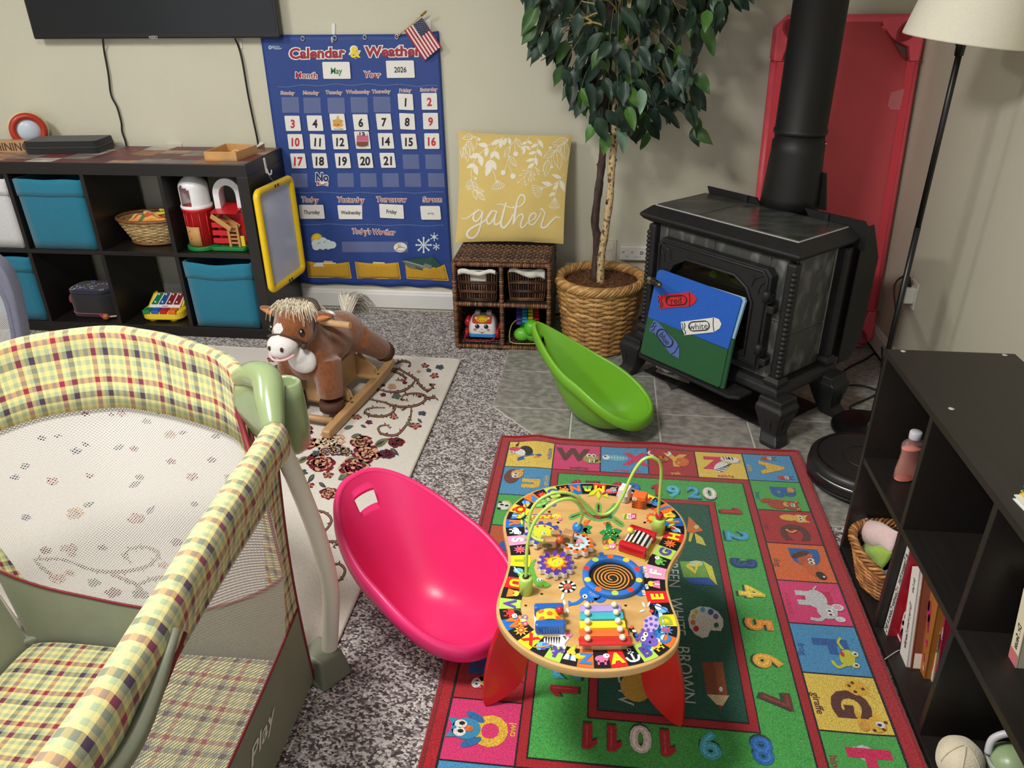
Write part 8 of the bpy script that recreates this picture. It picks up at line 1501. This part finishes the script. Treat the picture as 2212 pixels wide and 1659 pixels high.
# ================================================================== plaid playpen
def plaid_mat(name, per=.098, k=1.):
    if name in MATS: return MATS[name]
    M = bpy.data.materials.new(name); M.use_nodes = True; nt = M.node_tree; N = nt.nodes; L = nt.links; b = N['Principled BSDF']; b.inputs['Roughness'].default_value = .9; b.inputs['Sheen Weight'].default_value = .15; b.inputs['Specular IOR Level'].default_value = .2
    uv = N.new('ShaderNodeUVMap'); uv.uv_map = 'UV'; sp = N.new('ShaderNodeSeparateXYZ'); L.new(uv.outputs[0], sp.inputs[0]); outs = []
    C = [(0,(216,204,140)),(.12,(160,174,142)),(.22,(216,206,140)),(.30,(72,56,76)),(.45,(166,178,142)),(.56,(216,204,136)),(.66,(146,46,70)),(.80,(214,202,138)),(.88,(158,172,140))]
    for ax in (0,1):
        d = N.new('ShaderNodeMath'); d.operation = 'DIVIDE'; d.inputs[1].default_value = per; L.new(sp.outputs[ax], d.inputs[0]); f = N.new('ShaderNodeMath'); f.operation = 'FRACT'; L.new(d.outputs[0], f.inputs[0])
        r = N.new('ShaderNodeValToRGB'); r.color_ramp.interpolation = 'CONSTANT'; e = r.color_ramp.elements; e[0].position = 0; e[0].color = (*S(C[0][1]),1); e[1].position = C[1][0]; e[1].color = (*S(C[1][1]),1)
        for p,c in C[2:]: q = e.new(p); q.color = (*S(c),1)
        L.new(f.outputs[0], r.inputs[0]); outs.append(r.outputs[0])
    mx = N.new('ShaderNodeMix'); mx.data_type = 'RGBA'; mx.inputs['Factor'].default_value = .5; L.new(outs[0], mx.inputs['A']); L.new(outs[1], mx.inputs['B'])
    n = N.new('ShaderNodeTexNoise'); n.inputs['Scale'].default_value = 900; tc = N.new('ShaderNodeTexCoord'); L.new(tc.outputs['Object'], n.inputs['Vector']); bp = N.new('ShaderNodeBump'); bp.inputs['Strength'].default_value = .25; bp.inputs['Distance'].default_value = .002; L.new(n.outputs['Fac'], bp.inputs['Height']); L.new(bp.outputs[0], b.inputs['Normal'])
    L.new(mx.outputs['Result'], b.inputs['Base Color']); MATS[name] = M; return M
def net_mat(name='white_netting', cell=.0056, thr=.345):
    if name in MATS: return MATS[name]
    M = bpy.data.materials.new(name); M.use_nodes = True; nt = M.node_tree; N = nt.nodes; L = nt.links; b = N['Principled BSDF']; b.inputs['Base Color'].default_value = (*S(204,201,201),1); b.inputs['Roughness'].default_value = .8
    uv = N.new('ShaderNodeUVMap'); uv.uv_map = 'UV'; mp = N.new('ShaderNodeMapping'); mp.inputs['Scale'].default_value = (1/cell,1.25/cell,1); mp.inputs['Rotation'].default_value = (0,0,PI/4); L.new(uv.outputs[0], mp.inputs[0])
    v = N.new('ShaderNodeTexVoronoi'); v.voronoi_dimensions = '2D'; v.inputs['Scale'].default_value = 1; v.inputs['Randomness'].default_value = 0; L.new(mp.outputs[0], v.inputs['Vector'])
    g = N.new('ShaderNodeMath'); g.operation = 'GREATER_THAN'; g.inputs[1].default_value = thr; L.new(v.outputs['Distance'], g.inputs[0]); L.new(g.outputs[0], b.inputs['Alpha']); MATS[name] = M; return M
PLD, NET = plaid_mat('plaid_cotton', .080), net_mat()
SAGE = mat('sage_green_nylon', S(126,132,112), .7, var=.06, vs=12, bump=.2, bs=500); MARO = mat('maroon_piping', S(118,22,36), .6, var=.08, vs=50); PGR = mat('glossy_sage_plastic', S(134,152,110), .22, var=.03, vs=8, spec=.6, coat=.3); FGR = mat('grey_green_plastic', S(112,116,100), .5, var=.04, vs=20, bump=.05, bs=200); IVR = mat('ivory_tube', S(216,208,196), .35, var=.03, vs=10, spec=.5)
pk = thing('playpen', 'plaid portable playpen with white mesh sides at the left front', 'playpen', (.53,-2.8,0))
V3 = lambda *a: Vector(a)
FAR = spl([V3(.735,-2.125,.700),V3(.66,-2.065,.712),V3(.55,-2.025,.724),V3(.45,-2.003,.732),V3(.35,-2.000,.735),V3(.20,-2.06,.728),V3(.10,-2.17,.712),V3(.06,-2.24,.705)],5)
RGT = spl([V3(.876,-2.300,.690),V3(.893,-2.45,.702),V3(.912,-2.65,.714),V3(.932,-2.85,.720),V3(.936,-3.0,.718),V3(.92,-3.15,.712),V3(.885,-3.32,.700)],6)
LFT = spl([V3(.09,-3.32,.700),V3(.05,-3.1,.712),V3(.03,-2.8,.716),V3(.04,-2.5,.712),V3(.055,-2.30,.700)],6)
NER = spl([V3(.82,-3.37,.700),V3(.6,-3.46,.72),V3(.45,-3.47,.722),V3(.3,-3.46,.72),V3(.13,-3.38,.700)],6)
BC_ = dict(FL=V3(.185,-2.305,.03),FR=V3(.868,-2.305,.03),NR=V3(.868,-3.315,.03),NL=V3(.185,-3.315,.03))
def samp(P, t): x = t*(len(P)-1); k = min(int(x),len(P)-2); return P[k].lerp(P[k+1],x-k)
def rail_fab(nm, P, out, uo=0., B0=None, B1=None):
    # padded plaid sleeve: an oval drawn out downwards on the outer side
    n = len(P); Ls = [0]
    for k in range(n-1): Ls.append(Ls[-1]+(P[k+1]-P[k]).length)
    prof = [(-.0105,-.134),(-.0125,-.09),(-.016,-.045),(-.018,-.005),(-.010,.013),(.004,.018),(.018,.012),(.026,-.004),(.026,-.03),(.020,-.055),(.012,-.062)]
    Lp = [0]
    for k in range(len(prof)-1): Lp.append(Lp[-1]+math.hypot(prof[k+1][0]-prof[k][0],prof[k+1][1]-prof[k][1]))
    b = MB(); m_ = len(prof)
    def f(u,v):
        k = int(round(u*(n-1))); j = int(round(v*(m_-1))); t = (P[min(k+1,n-1)]-P[max(k-1,0)]); t.z = 0; t.normalize(); o_ = Vector((t.y,-t.x,0))*out; a,c = prof[j]; w_ = .003*math.sin(Ls[k]*38+j*.8)*(1 if j in (1,2,8,9) else .3); f_ = -c/.69; q_ = B0.lerp(B1,u)
        if j < 4: r_ = (P[k]-Vector((0,0,.015))).lerp(q_,max(0,f_)); ci_ = V3(.53,-2.8,0)-r_; ci_.z = 0; return r_+ci_.normalized()*(.017-.002*j+.0025*math.sin(Ls[k]*38)*(j>0))+Vector((0,0,.012*(j==3)))
        return P[k]+o_*(a+w_)+Vector((0,0,c))
    b.grid(f, n, m_, uvf=lambda u,v: (Ls[int(round(u*(n-1)))]+uo, Lp[int(round(v*(m_-1)))])); return b.build(nm, PLD, pk, solid=.002)
for P,o_,uo,e0,e1 in ((FAR,-1,.02,BC_['FR'],BC_['FL']),(RGT,-1,.05,BC_['FR'],BC_['NR']),(LFT,-1,0,BC_['NL'],BC_['FL']),(NER,-1,.03,BC_['NR'],BC_['NL'])):
    # 'out' is the side away from the middle of the pen
    md = samp(P,.5); t = P[len(P)//2+1]-P[len(P)//2-1]; o2 = Vector((t.y,-t.x,0)); s_ = 1 if o2.dot(md-V3(.5,-2.8,.7)) > 0 else -1; rail_fab('rail_cover', P, s_, uo, e0, e1)
def panel(nm, T, B0, B1, border=.13, vb=.185, vl=.62, amp=.05):
    Lt = sum((T[k+1]-T[k]).length for k in range(len(T)-1)); H_ = .70; c = V3(.53,-2.8,0)
    def S_(u,v):
        p = samp(T,u)-V3(0,0,.015); q = B0.lerp(B1,u); r = p.lerp(q,v); ci = (c-r); ci.z = 0; return r+ci.normalized()*.012*math.sin(PI*v)
    VB = lambda u: vb+.012*(2*u-1)**2; VL = lambda u: vl+amp*(1-(2*u-1)**2)
    UB = lambda s_: border*(1.0-.45*math.sin(PI*s_))
    uvp = lambda u,v: (u*Lt,v*H_)
    b = MB(); b.grid(lambda u,v: S_(u,v*VB(u)), 40, 6, uvf=lambda u,v: uvp(u,v*VB(u))); b.build('plaid_band', PLD, pk)
    b = MB(); b.grid(lambda u,v: S_(u,VL(u)+(1-VL(u))*v), 30, 8); b.build('lower_wall', SAGE, pk)
    def side(f):
        b = MB(); 
        def g(u,v): s_ = v; uu = UB(s_)*u if f == 0 else 1-UB(s_)*u; vv = VB(uu)+(VL(uu)-VB(uu))*s_; return uu,vv
        b.grid(lambda u,v: S_(*g(u,v)), 6, 16, uvf=lambda u,v: uvp(*g(u,v))); b.build('plaid_border', PLD, pk)
    side(0); side(1)
    def g(u,v): uu = UB(v)+(1-2*UB(v))*u; return uu, VB(uu)+(VL(uu)-VB(uu))*v
    b = MB(); b.grid(lambda u,v: S_(*g(u,v)), 30, 18, uvf=lambda u,v: uvp(*g(u,v))); b.build('mesh_window', NET, pk)
    b = MB(); b.tube([S_(k/30,VL(k/30)) for k in range(31)],.0035,6); b.build('piping', MARO, pk)
    b = MB(); b.tube([S_(0.0,.1+.9*k/12) for k in range(13)],.0035,6); b.build('piping', MARO, pk)
    return S_
panel('far', FAR, BC_['FR'], BC_['FL'], .10, .185, .62, .20); SR = panel('right', RGT, BC_['FR'], BC_['NR'], .085, .165, .655, .05); panel('left', LFT, BC_['NL'], BC_['FL'], .085); panel('near', NER, BC_['NR'], BC_['NL'], .10)
b = MB(); MW = (.19,-3.31,.863,-2.31)
b.grid(lambda u,v: (MW[0]+(MW[2]-MW[0])*u,MW[1]+(MW[3]-MW[1])*v,.092+.006*math.sin(u*9)*math.sin(v*13)-.012*(abs(2*u-1)**12+abs(2*v-1)**14)-.004*max(0,1-abs(v-.52)*30)), 40, 56, uvf=lambda u,v: ((MW[2]-MW[0])*u*1.0,(MW[3]-MW[1])*v)); b.grid(lambda u,v: (MW[0]+(MW[2]-MW[0])*u,MW[1]+(MW[3]-MW[1])*v,.06), 3, 3); b.build('mattress_pad', PLD, pk)
MB().box((.20,-3.30,.03),(.855,-2.32,.058)).build('floor_board', SAGE, pk)
MB().tube([(.53,-3.28,.04),(.53,-2.33,.04)],.018,10).build('floor_bar', FGR, pk)
# corner castings, legs and feet
def corner(P0, P1, post, foot, mid, vis):
    d = Vector((mid.x-.5,mid.y+2.8,0)).normalized()
    b = MB(); Q = spl([P0+V3(0,0,.006),P0.lerp(mid,.5)+V3(0,0,.028),mid+V3(0,0,.030),mid.lerp(P1,.55)+V3(0,0,.018),P1+V3(0,0,.0)],6)
    b.tube(Q,lambda t:.020+.010*math.sin(PI*t),14); b.build('corner_casting', PGR, pk)
    b = MB(); b.grid(lambda u,v: samp(Q,u)-V3(0,0,.01+.16*v*(.35+.65*math.sin(PI*min(1,.1+.75*u))))-d*(.012+.012*math.sin(PI*v)), 16, 8); b.build('inner_plate', PGR, pk, solid=.008)
    b = MB(MARO and (.2,0,0)); b.tube(spl([P0+V3(0,0,.018)-d*.004,P0-d*.020-V3(0,0,.05),P0.lerp(mid,.35)-d*.035-V3(0,0,.12),P0.lerp(P1,.6)-d*.03-V3(0,0,.17)],5),.007,8); b.build('corner_piping', MARO, pk)
    st_ = mid+d*.035; b = MB(); b.M = Matrix.Translation((st_.x,st_.y,0)) @ Matrix.Rotation(math.atan2(d.y,d.x)+.5,4,'Z'); b.lathe([(.020,.56),(.030,.575),(.034,.62),(.032,.69),(.030,.722),(.026,.726),(.022,.720),(.021,.69),(.001,.688)],24,sq=1.25); b.build('accessory_socket', PGR, pk)
    b = MB(S(60,66,54)); b.M = Matrix.Translation((st_.x,st_.y,.7)); b.cbox((0,0,.003),(.02,.026,.01)); b.build('socket_slot', FGR, pk)
    b = MB(); b.tube(spl(post,6),lambda t:.0185,14,flat=1.0); b.build('leg_tube', IVR, pk)
    f = foot; b = MB(); b.M = Matrix.Translation((f.x,f.y,0)) @ Matrix.Rotation(math.atan2(d.y,d.x),4,'Z'); b.hexa([(-.045,-.040,.001),(.040,-.048,.001),(.040,.048,.001),(-.045,.040,.001),(-.040,-.034,.085),(.022,-.040,.085),(.022,.040,.085),(-.040,.034,.085)]); o = b.build('foot_block', FGR, pk, bevel=.008, seg=3)
    for y in (-.022,.022): b = MB(); b.M = Matrix.Translation((f.x,f.y,0)) @ Matrix.Rotation(math.atan2(d.y,d.x),4,'Z'); b.ball((.0275,y,.066),(.003,.005,.005),8); b.build('rivet', mat('steel_rivet', S(176,176,170), .3, metal=1), o)
corner(FAR[0],RGT[0],[V3(.872,-2.285,.66),V3(.896,-2.282,.56),V3(.920,-2.278,.42),V3(.926,-2.270,.28),V3(.905,-2.262,.13),V3(.893,-2.258,.06)],V3(.882,-2.262,0),V3(.830,-2.200,.712),True)
corner(RGT[-1],NER[0],[V3(.88,-3.36,.66),V3(.91,-3.37,.4),V3(.89,-3.36,.06)],V3(.878,-3.352,0),V3(.875,-3.365,.712),False)
corner(NER[-1],LFT[0],[V3(.10,-3.37,.66),V3(.09,-3.38,.4),V3(.15,-3.36,.06)],V3(.16,-3.35,0),V3(.095,-3.37,.712),False)
corner(LFT[-1],FAR[-1],[V3(.06,-2.28,.66),V3(.05,-2.28,.4),V3(.14,-2.29,.06)],V3(.155,-2.285,0),V3(.055,-2.275,.712),False)
# rail latch on the long side
b = MB(); tq = .62; Q = [samp(RGT,t)+V3(.030,0,-.015-.045*math.sin(PI*(t-.47)/.30)) for t in [.47+.30*k/12 for k in range(13)]]; b.tube(Q,lambda t:.012*(.35+.65*math.sin(PI*min(1,max(0,.06+.88*t)))),10,flat=1.2); b.build('rail_latch', FGR, pk)
b = MB(); Q = [samp(RGT,t)+V3(.024,0,-.045-.035*math.sin(PI*(t-.45)/.36)) for t in [.45+.36*k/14 for k in range(15)]]; b.tube(Q,.005,6); b.build('latch_piping', MARO, pk)
b = MB(); 
def smap(x,y,l):
    u = x; v = .84-y; p = SR(u,v); q = SR(u+.01,v)-p; r = SR(u,v+.01)-p; nn = q.cross(r).normalized(); nn = nn if nn.x > 0 else -nn; return p+nn*(.0015+.0004*l)
b.map = smap; vs, fs = textmesh("Pack 'n Play", .015, .35); b0 = len(b.v); xm = max(v[0] for v in vs)
for vx,vy in vs: b.v.append(smap(.52-vx*.34/xm, vy*.075, 0))
for f in fs: b.F([b0+k for k in f], S(224,224,214))
b.build('brand_lettering', PAPER(), pk)
# ================================================================== grey mesh bassinet at the far left
gb = thing('grey_bassinet', 'grey fabric bassinet with a mesh side at the far left by the cube shelf', 'bassinet', (-1.15,-1.05,0)); GF = mat('grey_padded_fabric', S(112,114,134), .85, var=.05, vs=60, bump=.2, bs=500)
sil = [at(u,v,1,-.95) for u,v in ((-60,520),(-20,535),(8,551),(30,574),(48,614),(60,668),(68,716),(72,760))]; sil = [(p.x,p.z) for p in sil]; xc = sil[0][0]-.02
zl = sil[-1][1]; sil += [(sil[-1][0]+.004,.004)]; half_ = sil; outl = [(2*xc-x,z) for x,z in half_[::-1]]+half_
outl = [(p.x,p.y) for p in spl([Vector((x,z,0)) for x,z in outl],4)]
inn = [(xc+(x-xc)*.66,.10+(z-.02)*.66 if z > .02 else .08) for x,z in outl]
solid2d('end_panel',[outl+[(outl[0][0],.004)],inn],.06,GF,gb,.012,frame2d(Vector((0,-.98,0)),(1,0,0),(0,0,1)))
b = MB(); k0 = len(inn); cx0,cz0 = xc,.25; b.grid(lambda u,v: (lambda p: (cx0+(p[0]-cx0)*v*1.02,-.985,cz0+(p[1]-cz0)*v*1.02))(inn[int(round(u*(k0-1)))]), k0, 6, uvf=lambda u,v: (lambda p: ((p[0]-cx0)*v,(p[1]-cz0)*v))(inn[int(round(u*(k0-1)))])); b.build('mesh_panel', NET, gb)
b = MB(S(90,92,110)); b.tube([(x*1.0,-1.0105,z) for x,z in [(xc+(x-xc)*.80,.05+(z-.02)*.80) for x,z in outl]],.003,6); b.build('seam', GF, gb)
MB().box((2*xc-sil[-1][0]+.02,-1.30,.02),(sil[-1][0]-.02,-1.02,.10)).build('base', GF, gb, bevel=.02)
